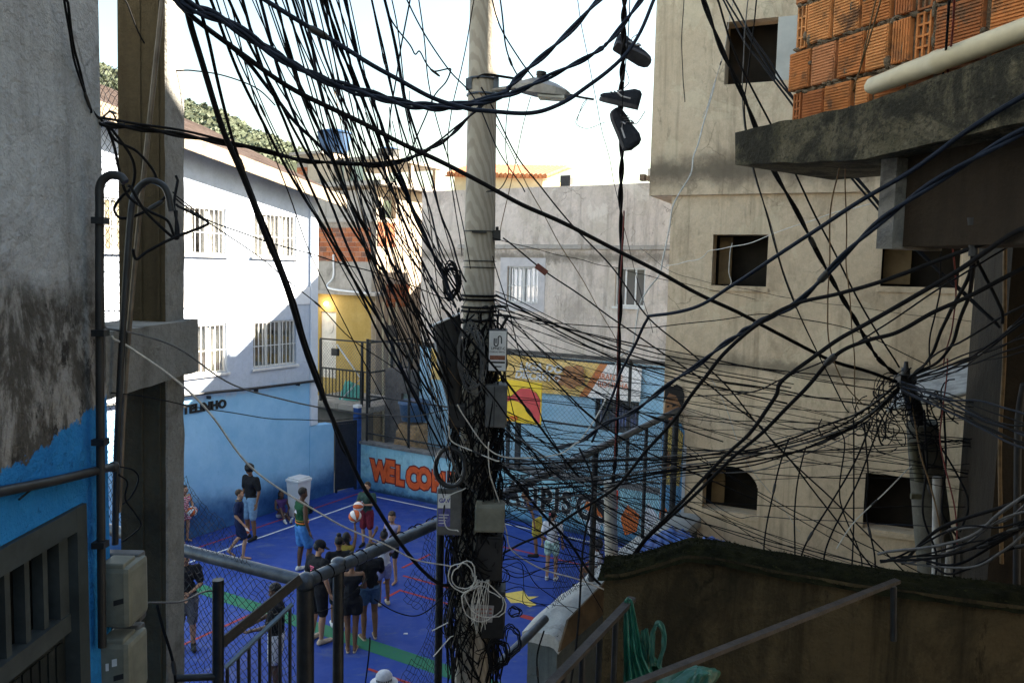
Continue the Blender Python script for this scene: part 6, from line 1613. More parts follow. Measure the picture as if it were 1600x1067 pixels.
# --- long runs from the right edge sweeping down left
cable([(1640, 135), (1600, 152), (1450, 250), (1330, 322), (1210, 402), (1148, 445), (1090, 477), (1020, 492), (1012, 500), (985, 548), (955, 620), (925, 690)], .0105, rblu, 'bluish cable sweeping from the right edge over the middle window', None, (2.6, 6.4))
cable([(1640, 185), (1600, 205), (1440, 300), (1330, 388), (1240, 476), (1178, 506), (1143, 531), (1077, 579), (1001, 635), (950, 660), (905, 690), (860, 700)], .0115, rblu, 'bluish cable just below it sweeping down to the fence tube', None, (2.6, 6.2), twist=True)
cable([(1640, 342), (1600, 358), (1514, 389), (1384, 438), (1313, 458), (1242, 474), (1180, 508), (1128, 551), (1097, 594), (1062, 645), (1014, 700), (960, 760), (900, 800), (830, 842), (780, 868)], .0105, rub, 'heavy black cable curving from the right edge to the fence', None, (2.8, 5.9))
cable([(1600, 360), (1570, 376), (1499, 423), (1427, 463), (1353, 506), (1294, 540), (1223, 593), (1211, 621), (1169, 676), (1118, 727), (1040, 807), (990, 865), (985, 900)], .011, rub, 'heavy black cable bent above the arched window', None, (2.8, 5.6))
cable([(1640, 402), (1600, 420), (1514, 463), (1458, 488), (1403, 519), (1353, 534), (1304, 560), (1251, 618), (1169, 693), (1083, 775), (1005, 850), (990, 905)], .011, rub, 'lowest heavy cable sweeping down over the arched window', None, (2.9, 5.6))
cable([(1640, 345), (1600, 373), (1499, 432), (1397, 497), (1301, 556), (1220, 593), (1150, 614), (1000, 622)], .0045, rub, 'thin cable between the heavy ones from the right edge', None, (3.0, 6.0))
cable([(1640, 458), (1600, 478), (1489, 540), (1450, 565), (1420, 590)], .006, rub, 'cable from the right edge into the top of the knot', None, (3.0, 5.3))
for k in range(7):
    cable([(1640, 455 + 13 * k + rr.uniform(-12, 12)), (1551, 527 + 6 * k + rr.uniform(-9, 9)), (1489, 562 + 4 * k + rr.uniform(-7, 7)), (1425, 590 + 2 * k)], rr.uniform(.003, .0065), rub, 'black cable in the bundle rising from the knot to the right edge', 'bundle rising right from the knot', (3.2, 5.3))
for k in range(8):
    cable([(1408, 596 + 2 * k), (1480, 614 + 5 * k + rr.uniform(-8, 8)), (1560, 640 + 6 * k + rr.uniform(-10, 10)), (1640, 660 + 9 * k + rr.uniform(-14, 14))], rr.uniform(.0035, .0075), rub if k % 3 else rblu, 'black cable in the heavy bundle leaving the knot to the lower right', 'bundle falling right from the knot', (5.3, 3.2))
for k in range(9):
    cable([(1405, 596 + k * 2), (1350, 640 + k * 3 + rr.uniform(-3, 3)), (1290, 662 + k * 4 + rr.uniform(-4, 4)), (1180, 695 + 4 * k + rr.uniform(-5, 5)), (1050, 712 + 4 * k), (920, 716 + 7 * k), (795, 715 + 9 * k)], rr.uniform(.004, .0085), rub if k % 4 else rgr, 'black cable in the long bundle between the knot and the pole', 'bundle between knot and pole', (5.35, 5.55))
for (a, b_) in (((1520, 350), 1468), ((1526, 352), 1490)):
    cable([a, (a[0] - 8, 430), (b_ + 10, 500), (b_ - 18, 560), (1428, 585)], .010, rub, 'thick cable dropping from the goose-neck conduit into the knot', 'pair of cables from the goose-neck', (3.0, 5.3))
cable([(1480, 330), (1520, 400), (1560, 480), (1566, 505)], .008, rub, 'thick dark cable running behind the pier at right', None, (3.6, 3.3))
# --- lines from the pole to the right
cable([(786, 372), (840, 414), (909, 462), (963, 501), (1037, 551), (1097, 594), (1178, 655), (1216, 700), (1300, 780), (1420, 900)], .0062, rub, 'straight black wire from the pole bracket slanting down right with a red tag', None, (5.45, 5.2))
m = MB(); c = P(846, 421, 5.4); d_ = (P(860, 431, 5.4) - P(834, 411, 5.4)).normalized(); m.cbox(c, d_ * .045, Vector((0, .004, 0)), d_.cross(Vector((0, 1, 0))) * .02); tag(m.build('cable_tag', simple('tag_redbrown', (.16, .055, .04), .7, .2, 20)), 'small red brown tag clipped on the slanting wire', 'tag')
cable([(752, 137), (804, 240), (849, 297), (909, 369), (960, 426), (1016, 496), (1092, 564), (1140, 607), (1178, 653), (1250, 740), (1380, 905)], .0062, rub, 'straight black wire from the upper clamp down to the right', None, (5.45, 5.2))
cable([(774, 492), (855, 504), (960, 510), (1014, 510), (1115, 502), (1190, 492), (1240, 496), (1330, 515), (1450, 570)], .004, rub, 'thin level wire bowed upward across the facade', None, (5.45, 5.4))
for i, (ya, xb, yb) in enumerate(((455, 1240, 600), (462, 1236, 606), (468, 1400, 640), (474, 1242, 618), (482, 1420, 600), (460, 1230, 630), (470, 1040, 660), (484, 1130, 690), (500, 1180, 780))):
    xm, ym = 774 + (xb - 774) * .45, ya + (yb - ya) * .6 + 6
    cable([(774, ya), (xm, ym), (xb, yb)], .0038 + .0014 * (i % 3), rub, 'thin wire fanning from the pole across the blue wall to the right', 'thin wires fanning right from the pole', (5.45, 5.4))
cable([(770, 372), (860, 395), (960, 418), (1040, 437), (1180, 468)], .003, rub, 'thin wire crossing in front of the grey building', None, (5.45, 9.0))
cable([(770, 400), (790, 470), (815, 560), (850, 660), (880, 720), (920, 830), (960, 900)], .0045, rub, 'wire falling from the pole past the backboard', None, (5.45, 5.8))
cable([(772, 470), (800, 640), (835, 720), (860, 800), (900, 880), (945, 960)], .004, rub, 'wire falling close to the grey box and over the court', None, (5.45, 5.6))
cable([(690, 480), (760, 560), (800, 610), (860, 690), (905, 745)], .009, rub, 'thick black cable slanting across the pole front', None, (5.1, 5.6))
cable([(640, 470), (700, 545), (760, 610), (820, 690), (860, 745)], .0065, rub, 'black cable slanting across the pole below the thick one', None, (5.0, 5.6))
cable([(905, 690), (870, 712), (800, 716), (760, 700), (728, 655), (715, 632)], .0055, rwh, 'pale cable climbing the pole from the fence side', None, (5.5, 5.3))
cable([(700, 665), (706, 690), (740, 705), (780, 720)], .005, rwh, 'short pale cable across the pole above the beige cabinet', None, (5.28, 5.28))
cable([(704, 712), (720, 745), (750, 775), (780, 783), (830, 795), (880, 798), (930, 775), (1000, 735), (1060, 720)], .0075, rgr, 'grey cable swagging from the pole to the right', None, (5.28, 6.4))
cable([(764, 690), (766, 740), (782, 790), (792, 830), (800, 860), (840, 885), (900, 905), (960, 927)], .0055, rwh, 'white cable dropping from the pole then running out over the court', None, (5.28, 5.8))
cable([(728, 762), (700, 775), (692, 800), (696, 825), (716, 830)], .0045, rwh, 'white wire looped over the label of the dark box', None, (5.33, 5.33))
cable([(675, 985), (700, 972)], .0045, rwh, 'short white wire stub sticking out low on the post', None, (5.25, 5.25))
cable([(677, 1025), (708, 993)], .004, rwh, 'second white wire stub below the first on the post', None, (5.25, 5.25))
cable([(850, 985), (838, 1030), (842, 1090)], .007, rub, 'black cable hanging by the end of the low wall', None, (5.6, 5.5))
cable([(905, 700), (925, 760), (912, 860), (905, 950), (900, 1000), (890, 1080)], .008, rub, 'black cable dropping beside the low wall and board', None, (5.4, 4.5))
cable([(760, 700), (830, 780), (890, 850), (930, 905), (960, 930)], .011, rub, 'thick cable slanting from the pole to the low wall', None, (5.4, 6.2))
FAN = 'thin wires between the pole and the fence at right'
for i in range(44):
    ya = rr.uniform(640, 830); xb = rr.uniform(860, 1180); yb = 765 - (xb - 800) * .465 + rr.uniform(0, 70) if xb < 1060 else rr.uniform(885, 920); dl = 6.84 + (xb - 800) / 60 * .85 if xb < 1060 else 5.2
    sag = rr.uniform(-6, 26)
    cable([(776 + rr.uniform(-6, 10), ya), (776 + (xb - 776) * .3, ya + (yb - ya) * .32 + sag), (776 + (xb - 776) * .65, ya + (yb - ya) * .66 + sag), (xb, yb)], rr.uniform(.0022, .0042), rub if i % 7 else rgr, 'thin wire strung between the pole boxes and the fence side', FAN, (5.45, dl))
for i in range(10):
    ya = rr.uniform(860, 940); xb = rr.uniform(850, 960); yb = rr.uniform(860, 960)
    cable([(785, ya), (815, ya + rr.uniform(-8, 14)), ((785 + xb) / 2, (ya + yb) / 2 + rr.uniform(0, 14)), (xb, yb)], rr.uniform(.0022, .004), rub, 'thin wire stretched low over the yellow court mark', 'low thin wires over the court', (5.45, 5.9))
# --- tangle under the right-hand knot
spec = [([(1234, 684), (1212, 745), (1197, 842), (1194, 925)], .006), ([(1260, 697), (1243, 766), (1240, 850), (1237, 925)], .006), ([(1302, 662), (1318, 690), (1310, 760), (1316, 800), (1345, 870), (1342, 925)], .0055), ([(1359, 659), (1320, 753), (1255, 856), (1252, 925)], .0065), ([(1385, 641), (1342, 745), (1290, 858), (1287, 925)], .0065), ([(1333, 654), (1333, 760), (1330, 862), (1327, 925)], .0055), ([(1350, 660), (1356, 740), (1352, 800), (1366, 870), (1363, 925)], .006), ([(1444, 640), (1448, 720), (1440, 800), (1462, 868), (1459, 925)], .0075), ([(1475, 640), (1478, 720), (1472, 800), (1490, 850), (1487, 925)], .0075), ([(1440, 690), (1450, 760), (1490, 830), (1520, 850), (1600, 846), (1597, 925)], .009), ([(1460, 680), (1500, 750), (1512, 790), (1500, 830)], .007), ([(1560, 690), (1546, 780), (1550, 840), (1547, 925)], .007)]
for i, (pts, r_) in enumerate(spec): cable(pts, r_, rub, 'black cable hanging from the knot towards the mossy wall', 'cables hanging below the knot', (5.35, 4.9))
cable([(1424, 728), (1342, 810), (1307, 857)], .0045, rwh, 'pale cable slanting down left from the hanging bracket', None, (5.3, 4.9))
cable([(1418, 605), (1434, 690), (1455, 760), (1475, 860)], .0055, rbr, 'yellowish cable falling through the knot', None, (5.3, 5.0))
cable([(1480, 560), (1475, 640), (1470, 700), (1490, 790), (1495, 850)], .005, rrd, 'red brown cable falling through the knot', None, (5.2, 4.9))
cable([(1040, 738), (1140, 802), (1180, 806), (1260, 812), (1400, 820), (1500, 822)], .0035, rblu, 'blue thin wire level below the arched window', None, (7.0, 5.2))
cable([(1110, 590), (1135, 640), (1165, 720), (1230, 800), (1250, 830)], .0035, rwh, 'pale thin wire crossing the arched window', None, (6.0, 6.0))
for i in range(44):
    x0, y0 = 782 + rr.uniform(0, 10), rr.uniform(480, 790); far = rr.random() < .45; x1 = 1630 if far else rr.uniform(1180, 1560); y1 = rr.uniform(640, 800) if far else 930
    cable([(x0, y0), ((x0 + x1) / 2, (y0 + y1) / 2 + rr.uniform(2, 30)), (x1, y1)], rr.uniform(.0022, .0042), rub, 'thin wire criss-crossing the lower beige facade', 'thin wires over the lower facade', (rr.uniform(5.6, 6.4), 5.0))
for i in range(12):
    y0 = rr.uniform(800, 880)
    cable([(1395 + rr.uniform(-30, 80), 872 + rr.uniform(-8, 10)), (1490 + rr.uniform(-20, 20), y0 + 12 + rr.uniform(-16, 16)), (1570, y0 - 20 + rr.uniform(-16, 16)), (1650, y0 - 60 + rr.uniform(-30, 30))], rr.uniform(.005, .010), rub if i % 3 else rgr, 'dark cable in the bundle lying on the wall at the right edge', 'bundle on the wall at right', (4.3, 3.3))
# ================================================================== people
def remesh(mb, voxel, smooth=4, cut=None):
    """fuse overlapping shapes into one continuous skin; returns MB"""
    me = bpy.data.meshes.new('tmp'); me.from_pydata([tuple(v) for v in mb.v], [], mb.f); me.update()
    ob = bpy.data.objects.new('tmp', me)
    md = ob.modifiers.new('r', 'REMESH'); md.mode = 'VOXEL'; md.voxel_size = voxel; md.adaptivity = 0
    if smooth:
        ms = ob.modifiers.new('s', 'SMOOTH'); ms.iterations = smooth; ms.factor = .5
    r = eval_mesh(ob)
    bm = bmesh.new(); bm.from_mesh(r)
    for (co, no) in (cut or ()):
        bmesh.ops.bisect_plane(bm, geom=bm.verts[:] + bm.edges[:] + bm.faces[:], plane_co=co, plane_no=no, clear_outer=True)
    bm.verts.index_update()
    out = MB(); out.add([v.co.copy() for v in bm.verts], [[v.index for v in f.verts] for f in bm.faces], True)
    bm.free(); bpy.data.objects.remove(ob); bpy.data.meshes.remove(me); bpy.data.meshes.remove(r)
    return out
def V(*a): return Vector(a)
def person(pos, h, face, label, pose=None, skin='skin_b', top=None, top_style='tee', bottom=None, bottom_len=.55, hair='hair', hair_style='short', shoes=None, build=1.0, extra=None, kid=False):
    """one figure. Local frame: x right, y forward, z up, for a height of 1.75; pose gives joints in that frame"""
    k = h / 1.75
    pose = pose or {}
    J = dict(pel=V(0, 0, .95), chest=V(0, .0, 1.34), neck=V(0, -.005, 1.49), head=V(0, .02, 1.625),
             lsh=V(-.18, -.01, 1.42), rsh=V(.18, -.01, 1.42), lel=V(-.24, -.03, 1.14), rel=V(.24, -.03, 1.14), lwr=V(-.25, .05, .89), rwr=V(.25, .05, .89),
             lhp=V(-.09, 0, .91), rhp=V(.09, 0, .91), lkn=V(-.10, .025, .50), rkn=V(.10, .025, .50), lan=V(-.105, -.02, .075), ran=V(.105, -.02, .075), ltoe=V(-.125, .15, .03), rtoe=V(.125, .15, .03))
    sh = pose.get('shift', V(0, 0, 0))
    for a, b in pose.items():
        if a in J: J[a] = Vector(b)
    if 'lean' in pose:      # bend the upper body forward from the hips (degrees), joints not given follow
        q = Matrix.Rotation(rad(-pose['lean']), 3, 'X')
        for a in ('chest', 'neck', 'head', 'lsh', 'rsh', 'lel', 'rel', 'lwr', 'rwr'):
            if a not in pose: J[a] = J['pel'] + q @ (J[a] - J['pel'])
    nod, turn = rad(pose.get('nod', 0)), rad(pose.get('turn', 0))
    HR_ = Matrix.Rotation(turn, 3, 'Z') @ Matrix.Rotation(-nod, 3, 'X')
    hs = 1.13 if kid else 1.0
    b_ = build
    body = MB()
    c = body.cap
    up = (J['neck'] - J['pel']).normalized()
    sx = (J['rsh'] - J['lsh']).normalized()
    c(J['pel'] - sx * .075, J['pel'] + sx * .075, .095 * b_, .095 * b_); wst = J['pel'].lerp(J['chest'], .42)
    c(wst - sx * .05, wst + sx * .05, .088 * b_, .088 * b_); c(J['chest'] - sx * .075, J['chest'] + sx * .075, .105 * b_, .105 * b_)
    c(J['pel'], J['chest'], .10 * b_, .11 * b_); c(J['lsh'] * .8 + J['chest'] * .2, J['rsh'] * .8 + J['chest'] * .2, .06 * b_, .06 * b_); c(J['chest'], J['neck'], .09 * b_, .05)
    c(J['neck'] - up * .02, J['head'] - ZX * .03, .05, .048)
    for s_ in 'lr':
        c(J[s_ + 'sh'], J[s_ + 'el'], .052 * b_, .038 * b_); c(J[s_ + 'el'], J[s_ + 'wr'], .040 * b_, .025)
        c(J[s_ + 'hp'], J[s_ + 'kn'], .088 * b_, .055 * b_); calf = J[s_ + 'kn'].lerp(J[s_ + 'an'], .32) - (J[s_ + 'toe'] - J[s_ + 'an']).normalized() * .012
        c(J[s_ + 'kn'], calf, .052 * b_, .056 * b_); c(calf, J[s_ + 'an'], .054 * b_, .036)
        heel = J[s_ + 'an'] - (J[s_ + 'toe'] - J[s_ + 'an']).normalized() * .035 - ZX * .03
        c(J[s_ + 'an'], heel, .036, .034); c(heel, J[s_ + 'toe'], .034, .03)
    hd = J['head']
    def hp_(x, y, z): return hd + HR_ @ (V(x, y, z) * hs)
    body.ell(hp_(0, -.01, .03), .076 * hs, .092 * hs, .093 * hs, HR_, 12, 9); c(hp_(0, .03, -.05), hp_(0, .05, -.075), .055 * hs, .035 * hs)
    c(hp_(0, .082, .01), hp_(0, .098, -.025), .010 * hs, .015 * hs); c(hp_(-.04, .055, -.02), hp_(.04, .055, -.02), .035 * hs, .035 * hs)
    for s1 in (-1, 1): c(hp_(.076 * s1, -.01, .015), hp_(.078 * s1, -.01, -.02), .014 * hs, .012 * hs)
    skinm = MAT[skin]
    bm_ = remesh(body, .0165, 3)
    for s_ in 'lr':          # hands: palm, four fingers, thumb
        w, e = J[s_ + 'wr'], J[s_ + 'el']
        d = pose.get(s_ + 'hand'); d = (Vector(d) if d else (w - e)).normalized()
        sd = d.cross(V(0, 1, 0) if abs(d.y) < .8 else V(0, 0, 1)).normalized(); nrm = sd.cross(d)
        bm_.cap(w, w + d * .05, .024, .028, 8); bm_.cap(w + d * .03 - sd * .016, w + d * .075 - sd * .022, .018, .016, 7); bm_.cap(w + d * .03 + sd * .016, w + d * .075 + sd * .022, .018, .016, 7)
        for i, ln in enumerate((.060, .072, .068, .052)):
            o_ = sd * (.027 - .018 * i); p0 = w + d * .085 + o_; p1 = p0 + d * ln * .55 + nrm * .006; p2 = p1 + d * ln * .4 + nrm * .016
            bm_.cap(p0, p1, .0088, .008, 6); bm_.cap(p1, p2, .008, .0068, 6)
        sg = 1 if s_ == 'l' else -1
        p0 = w + d * .03 + sd * .028; p1 = p0 + (d * .6 + sd * .8).normalized() * .035; bm_.cap(p0, p1, .011, .009, 6); bm_.cap(p1, p1 + (d * .9 + sd * .25) * .028, .009, .007, 6)
    R = Matrix.Rotation(rad(face), 3, 'Z'); base = Vector(pos)
    root = thing('person', base, label, 'person')
    def put(mb, name, mat, parent=root):
        mb.v = [base + R @ ((v + sh) * k) for v in mb.v]
        return mb.build(name, mat, parent)
    bo = put(bm_, 'body', skinm)
    e_ = MB()
    for s1 in (-1, 1): e_.ell(hp_(.032 * s1, .078, .012), .012, .006, .007, HR_, 8, 5)
    put(e_, 'eyes', MAT['eye'], bo)
    e_ = MB()
    for s1 in (-1, 1): e_.cap(hp_(.018 * s1, .083, .032), hp_(.048 * s1, .073, .034), .004, .003, 6)
    put(e_, 'eyebrows', MAT[hair], bo)
    e_ = MB(); e_.cap(hp_(-.018, .083, -.05), hp_(.018, .083, -.05), .006, .006, 6); put(e_, 'mouth', MAT['lip'], bo)
    # hair
    hm = MB()
    if hair_style != 'cap':
        g_ = 1.28 if hair_style == 'curly' else 1.0
        hm.ell(hp_(0, -.028, .045), .084 * hs * g_, .088 * hs * g_, .092 * hs * g_, HR_, 12, 9)
        hm.ell(hp_(0, -.02, .085), .07 * hs * g_, .085 * hs * g_, .05 * hs * g_, HR_, 10, 7)
        if hair_style == 'curly':
            rr_ = random.Random(int(h * 1000))
            for i in range(40):
                a, e = rr_.uniform(0, 6.28), rr_.uniform(-.2, 1.5); hm.ell(hp_(math.cos(a) * math.cos(e) * .095, -.03 + math.sin(a) * math.cos(e) * .085, .05 + math.sin(e) * .10), .026, .026, .026, None, 6, 5)
        if hair_style == 'long':
            for x in (-.06, -.03, 0, .03, .06): hm.cap(hp_(x, -.07, .03), hp_(x * 1.2, -.085, -.25), .04, .025)
        if hair_style == 'pony':
            hm.cap(hp_(0, -.10, .06), hp_(0, -.14, -.02), .028, .035); hm.cap(hp_(0, -.14, -.02), hp_(0, -.13, -.2), .035, .015)
        if hair_style == 'bun': hm.ell(hp_(0, -.06, .15), .05, .05, .045)
        if hair_style == 'braids':
            for x in (-.075, -.04, 0, .04, .075):
                for j in range(5): hm.ell(hp_(x, -.085 - .004 * j, .02 - .05 * j), .018, .018, .03)
        put(remesh(hm, .012, 2), 'hair', MAT[hair])
    else:
        hm.ell(hp_(0, -.028, .02), .081 * hs, .085 * hs, .085 * hs, HR_, 12, 9); put(remesh(hm, .012, 2), 'hair', MAT[hair])
        cm_ = MB(); cm_.ell(hp_(0, -.01, .062), .087 * hs, .103 * hs, .078 * hs, HR_, 14, 9); cm_.ell(hp_(0, .10, .045), .068, .075, .009, HR_, 12, 6)
        put(cm_, 'cap', top if pose.get('capmat') is None else pose['capmat'])
    # clothes
    def torso(inf, z_lo):
        q = MB(); q.cap(wst - sx * .05, wst + sx * .05, .088 * b_ + inf, .088 * b_ + inf); q.cap(J['chest'] - sx * .075, J['chest'] + sx * .075, .105 * b_ + inf, .105 * b_ + inf); q.cap(J['pel'], J['chest'], .10 * b_ + inf, .11 * b_ + inf)
        q.cap(J['pel'] - sx * .075, J['pel'] + sx * .075, .095 * b_ + inf, .095 * b_ + inf)
        q.cap(J['lsh'] * .8 + J['chest'] * .2, J['rsh'] * .8 + J['chest'] * .2, .06 * b_ + inf, .06 * b_ + inf)
        q.cap(J['chest'], J['neck'] - up * .01, .085 * b_ + inf, .048 + inf * .5)
        return q
    tp = None
    if top is not None:
        q = torso(.016, 0)
        if top_style == 'tee':
            for s_ in 'lr': q.cap(J[s_ + 'sh'], J[s_ + 'sh'].lerp(J[s_ + 'el'], .72), .060 * b_ + .012, .056 * b_ + .012)
        cuts = [(J['neck'] + up * (.012 if top_style == 'tee' else -.03), up), (J['pel'] - up * .085, -up)]
        if top_style == 'dress':
            q.cap(J['pel'] - ZX * .02 - sx * .06, J['pel'] - ZX * .02 + sx * .06, .125, .125); q.cap(J['lhp'], J['lhp'].lerp(J['lkn'], .42), .115, .12); q.cap(J['rhp'], J['rhp'].lerp(J['rkn'], .42), .115, .12)
            cuts = [(J['neck'] - up * .07, up), (J['lhp'].lerp(J['lkn'], .5), V(0, 0, -1))]
        tp = put(remesh(q, .014, 3, cuts), 'dress' if top_style == 'dress' else 'shirt', top)
    if bottom is not None:
        q = MB(); q.cap(J['pel'] - sx * .07, J['pel'] + sx * .07, .118 * b_, .118 * b_)
        for s_ in 'lr': q.cap(J[s_ + 'hp'], J[s_ + 'hp'].lerp(J[s_ + 'kn'], bottom_len), .100 * b_ + .012, (.088 if bottom_len < .9 else .07) * b_ + .012)
        put(remesh(q, .014, 3, [(J['pel'] + up * .06, up)]), 'shorts', bottom)
    if shoes is not None:
        for s_ in 'lr':
            q = MB(); d = (J[s_ + 'toe'] - J[s_ + 'an']); d.z = 0; d = d.normalized() if d.length > .02 else V(0, 1, 0)
            heel = J[s_ + 'an'] - d * .035 - ZX * .03
            if pose.get('sandal'):
                q.cap(heel - ZX * .030, J[s_ + 'toe'] + d * .02 - ZX * .024, .030, .034); q.v = [V(v.x, v.y, min(v.z, J[s_ + 'an'].z - .045)) for v in q.v]
                sidev = d.cross(ZX); tm_ = J[s_ + 'an'].lerp(J[s_ + 'toe'], .6); q.tube([tm_ + sidev * .04 - ZX * .03, J[s_ + 'toe'] - d * .03 + ZX * .02, tm_ - sidev * .04 - ZX * .03], .006, 5)
                put(q, 'sandal', shoes)
            else:
                q.cap(J[s_ + 'an'] - ZX * .0, heel, .048, .046); q.cap(heel, J[s_ + 'toe'] + d * .015, .046, .040); put(remesh(q, .012, 2), 'shoe', shoes)
    if extra: extra(put, J, hp_, root, tp)
    return root, (lambda v: base + R @ ((Vector(v) + sh) * k))
def cloth(name, c, var=.18): return simple(name, c, .9, var, 16, 0, .15, .9, 17, None, True)
blk, navy, wht = cloth('black_cotton', (.014, .014, .016)), cloth('navy_jersey', (.012, .018, .05)), cloth('white_cotton', (.50, .50, .52), .1)
grn, dgn = cloth('green_jersey', (.012, .055, .025)), cloth('dark_green_cotton', (.035, .065, .055))
ltb, gry, mar, den, olv = cloth('light_denim', (.17, .27, .38)), cloth('grey_cotton', (.10, .10, .11)), cloth('maroon_shorts', (.14, .018, .03)), cloth('denim', (.05, .09, .16)), cloth('olive_top', (.20, .15, .03))
prp, blu, ble = cloth('purple_top', (.08, .04, .13)), cloth('blue_shorts', (.05, .16, .38)), cloth('lilac_top', (.22, .22, .38))
shw, shb = cloth('white_shoe', (.50, .50, .48)), cloth('black_shoe', (.02, .02, .02))
snd = cloth('sandal_tan', (.45, .36, .27))
def stripes():
    t = NT('pink_striped_cotton'); z = t.sep()[2]; w = t.math('SINE', t.math('MULTIPLY', z, 150.0)); return t.fin(t.mix(t.ramp(w, -.2, .2), (.45, .05, .12), (.58, .50, .52)), .9, 0, .1)
def dot(name, poly, mat):      # flat print on a garment, given in local coords (x, y, z)
    def f(put, J, hp_, root, tp):
        q = MB(); q.add([Vector(p) for p in poly], [list(range(len(poly)))]); put(q, name, mat, tp)
    return f
ball_o, ball_w = simple('ball_orange', (.50, .10, .025), .6, .12, 30, 0, .3, .2, 150), simple('ball_white', (.62, .58, .55), .6, .08, 30)
def ball(c, r, label, rot):
    b = thing('basketball', Vector(c) - ZX * r, label, 'ball', 'orange and white basketballs')
    M = Matrix.Rotation(rot, 3, 'X') @ Matrix.Rotation(rot * 1.7, 3, 'Y')
    for par in (0, 1):
        q = MB(); NU, NV = 24, 12
        for i in range(NV):
            for j in range(NU):
                if ((j // 3) % 2) != par: continue
                def s_(a, e): return Vector(c) + M @ (Vector((math.cos(a) * math.cos(e), math.sin(a) * math.cos(e), math.sin(e))) * r)
                a0, a1, e0, e1 = 2 * math.pi * j / NU, 2 * math.pi * (j + 1) / NU, -math.pi / 2 + math.pi * i / NV, -math.pi / 2 + math.pi * (i + 1) / NV
                q.add([s_(a0, e0), s_(a1, e0), s_(a1, e1), s_(a0, e1)], [(0, 1, 2, 3)], True)
        q.build('panel', (ball_o, ball_w)[par], b)
    q = MB()
    for j in range(8):
        a = 2 * math.pi * j / 8; q.tube([Vector(c) + M @ (Vector((math.cos(a) * math.cos(e), math.sin(a) * math.cos(e), math.sin(e))) * (r * .999)) for e in [-1.45 + 2.9 * i / 14 for i in range(15)]], .003, 4)
    q.build('seam', MAT['ink_black'], b)
# facing: 0 looks away from the viewer (+y), 180 towards, 90 looks left, -90 right
# 1 girl at the left by the pillar
p1 = G(289, 846)
r, f = person(p1, 1.30, -120, 'girl in pink striped dress holding a ball beside the pillar', dict(lel=(-.22, .08, 1.16), lwr=(-.12, .26, 1.0), rel=(.22, .08, 1.16), rwr=(.12, .26, 1.0)), 'skin_a', stripes(), 'dress', None, hair='hair_brown', hair_style='long', kid=True)
ball(f((0, .36, 1.02)), .115, 'orange and white basketball held by the girl in stripes', .4)
# 2 boy in navy kit
p2 = G(374, 872)
def kit(put, J, hp_, root, tp):
    q = MB(); q.tube([J['neck'] + V(math.cos(a) * .075, math.sin(a) * .075 - .005, -.02) for a in [i * .45 for i in range(15)]], .008, 5); put(q, 'collar_trim', olv, tp)
    q = MB(); q.add([V(-.05, -.133, 1.2), V(.05, -.133, 1.2), V(.05, -.133, 1.32), V(-.05, -.133, 1.32)], [(0, 1, 2, 3)]); put(q, 'printed_number', wht, tp)
r, f = person(p2, 1.52, -78, 'boy in navy and yellow sports kit walking with a ball', dict(lan=(-.10, -.26, .17), lkn=(-.10, .0, .52), ltoe=(-.12, -.13, .04), rkn=(.10, .16, .51), ran=(.105, .1, .08), rtoe=(.12, .28, .03), rel=(.25, -.05, 1.15), rwr=(.24, .12, .95), lel=(-.24, -.08, 1.15), lwr=(-.25, .02, .90)), 'skin_a', navy, 'tee', navy, .78, 'hair_brown', 'short', None, .95, kit)
ball(f((-.16, .1, .62)), .118, 'basketball at the hip of the boy in navy kit', 1.0)
# 3 man in black tee looking down
r, f = person(G(392, 842), 1.76, 150, 'man in black tee and light denim shorts looking down', dict(nod=42, turn=10), 'skin_b', blk, 'tee', ltb, .92, 'hair', 'curly', shb, 1.05)
# 4 seated girl by the blue wall
p4 = G(440, 808)
r, f = person(p4, 1.30, 207, 'girl in purple top seated on the floor against the blue wall', dict(pel=(0, 0, .10), chest=(0, -.06, .50), neck=(0, -.06, .65), head=(0, -.03, .79), lsh=(-.17, -.06, .58), rsh=(.17, -.06, .58), lel=(-.24, .05, .34), rel=(.22, .12, .36), lwr=(-.16, .22, .2), rwr=(.06, .28, .28), lhp=(-.09, .02, .10), rhp=(.09, .02, .10), lkn=(-.12, .40, .12), lan=(-.16, .80, .07), ltoe=(-.18, .86, .20), rkn=(.10, .34, .40), ran=(.02, .62, .08), rtoe=(.0, .78, .03)), 'skin_c', prp, 'tank', wht, .4, 'hair', 'braids', shw, .95, kid=True)
# 5 man in green jersey
def trim5(put, J, hp_, root, tp):
    for z_ in (1.05, 1.10): 
        q = MB(); q.tube([V(math.cos(a) * .165, math.sin(a) * .122, z_) for a in [i * .45 for i in range(15)]], .012, 5); put(q, 'coloured_band', spro if z_ < 1.08 else olv, tp)
    q = MB(); q.add([V(-.06, -.136, 1.25), V(.06, -.136, 1.25), V(.0, -.136, 1.34)], [(0, 1, 2)]); put(q, 'white_print', wht, tp)
r, f = person(G(472, 893), 1.78, -52, 'man in green sleeveless jersey and blue shorts seen from behind', dict(nod=15, turn=-8, rkn=(.11, .12, .5), ran=(.11, .08, .08), rtoe=(.13, .26, .03)), 'skin_c', grn, 'tank', blu, .75, 'hair', 'short', shw, 1.08, trim5)
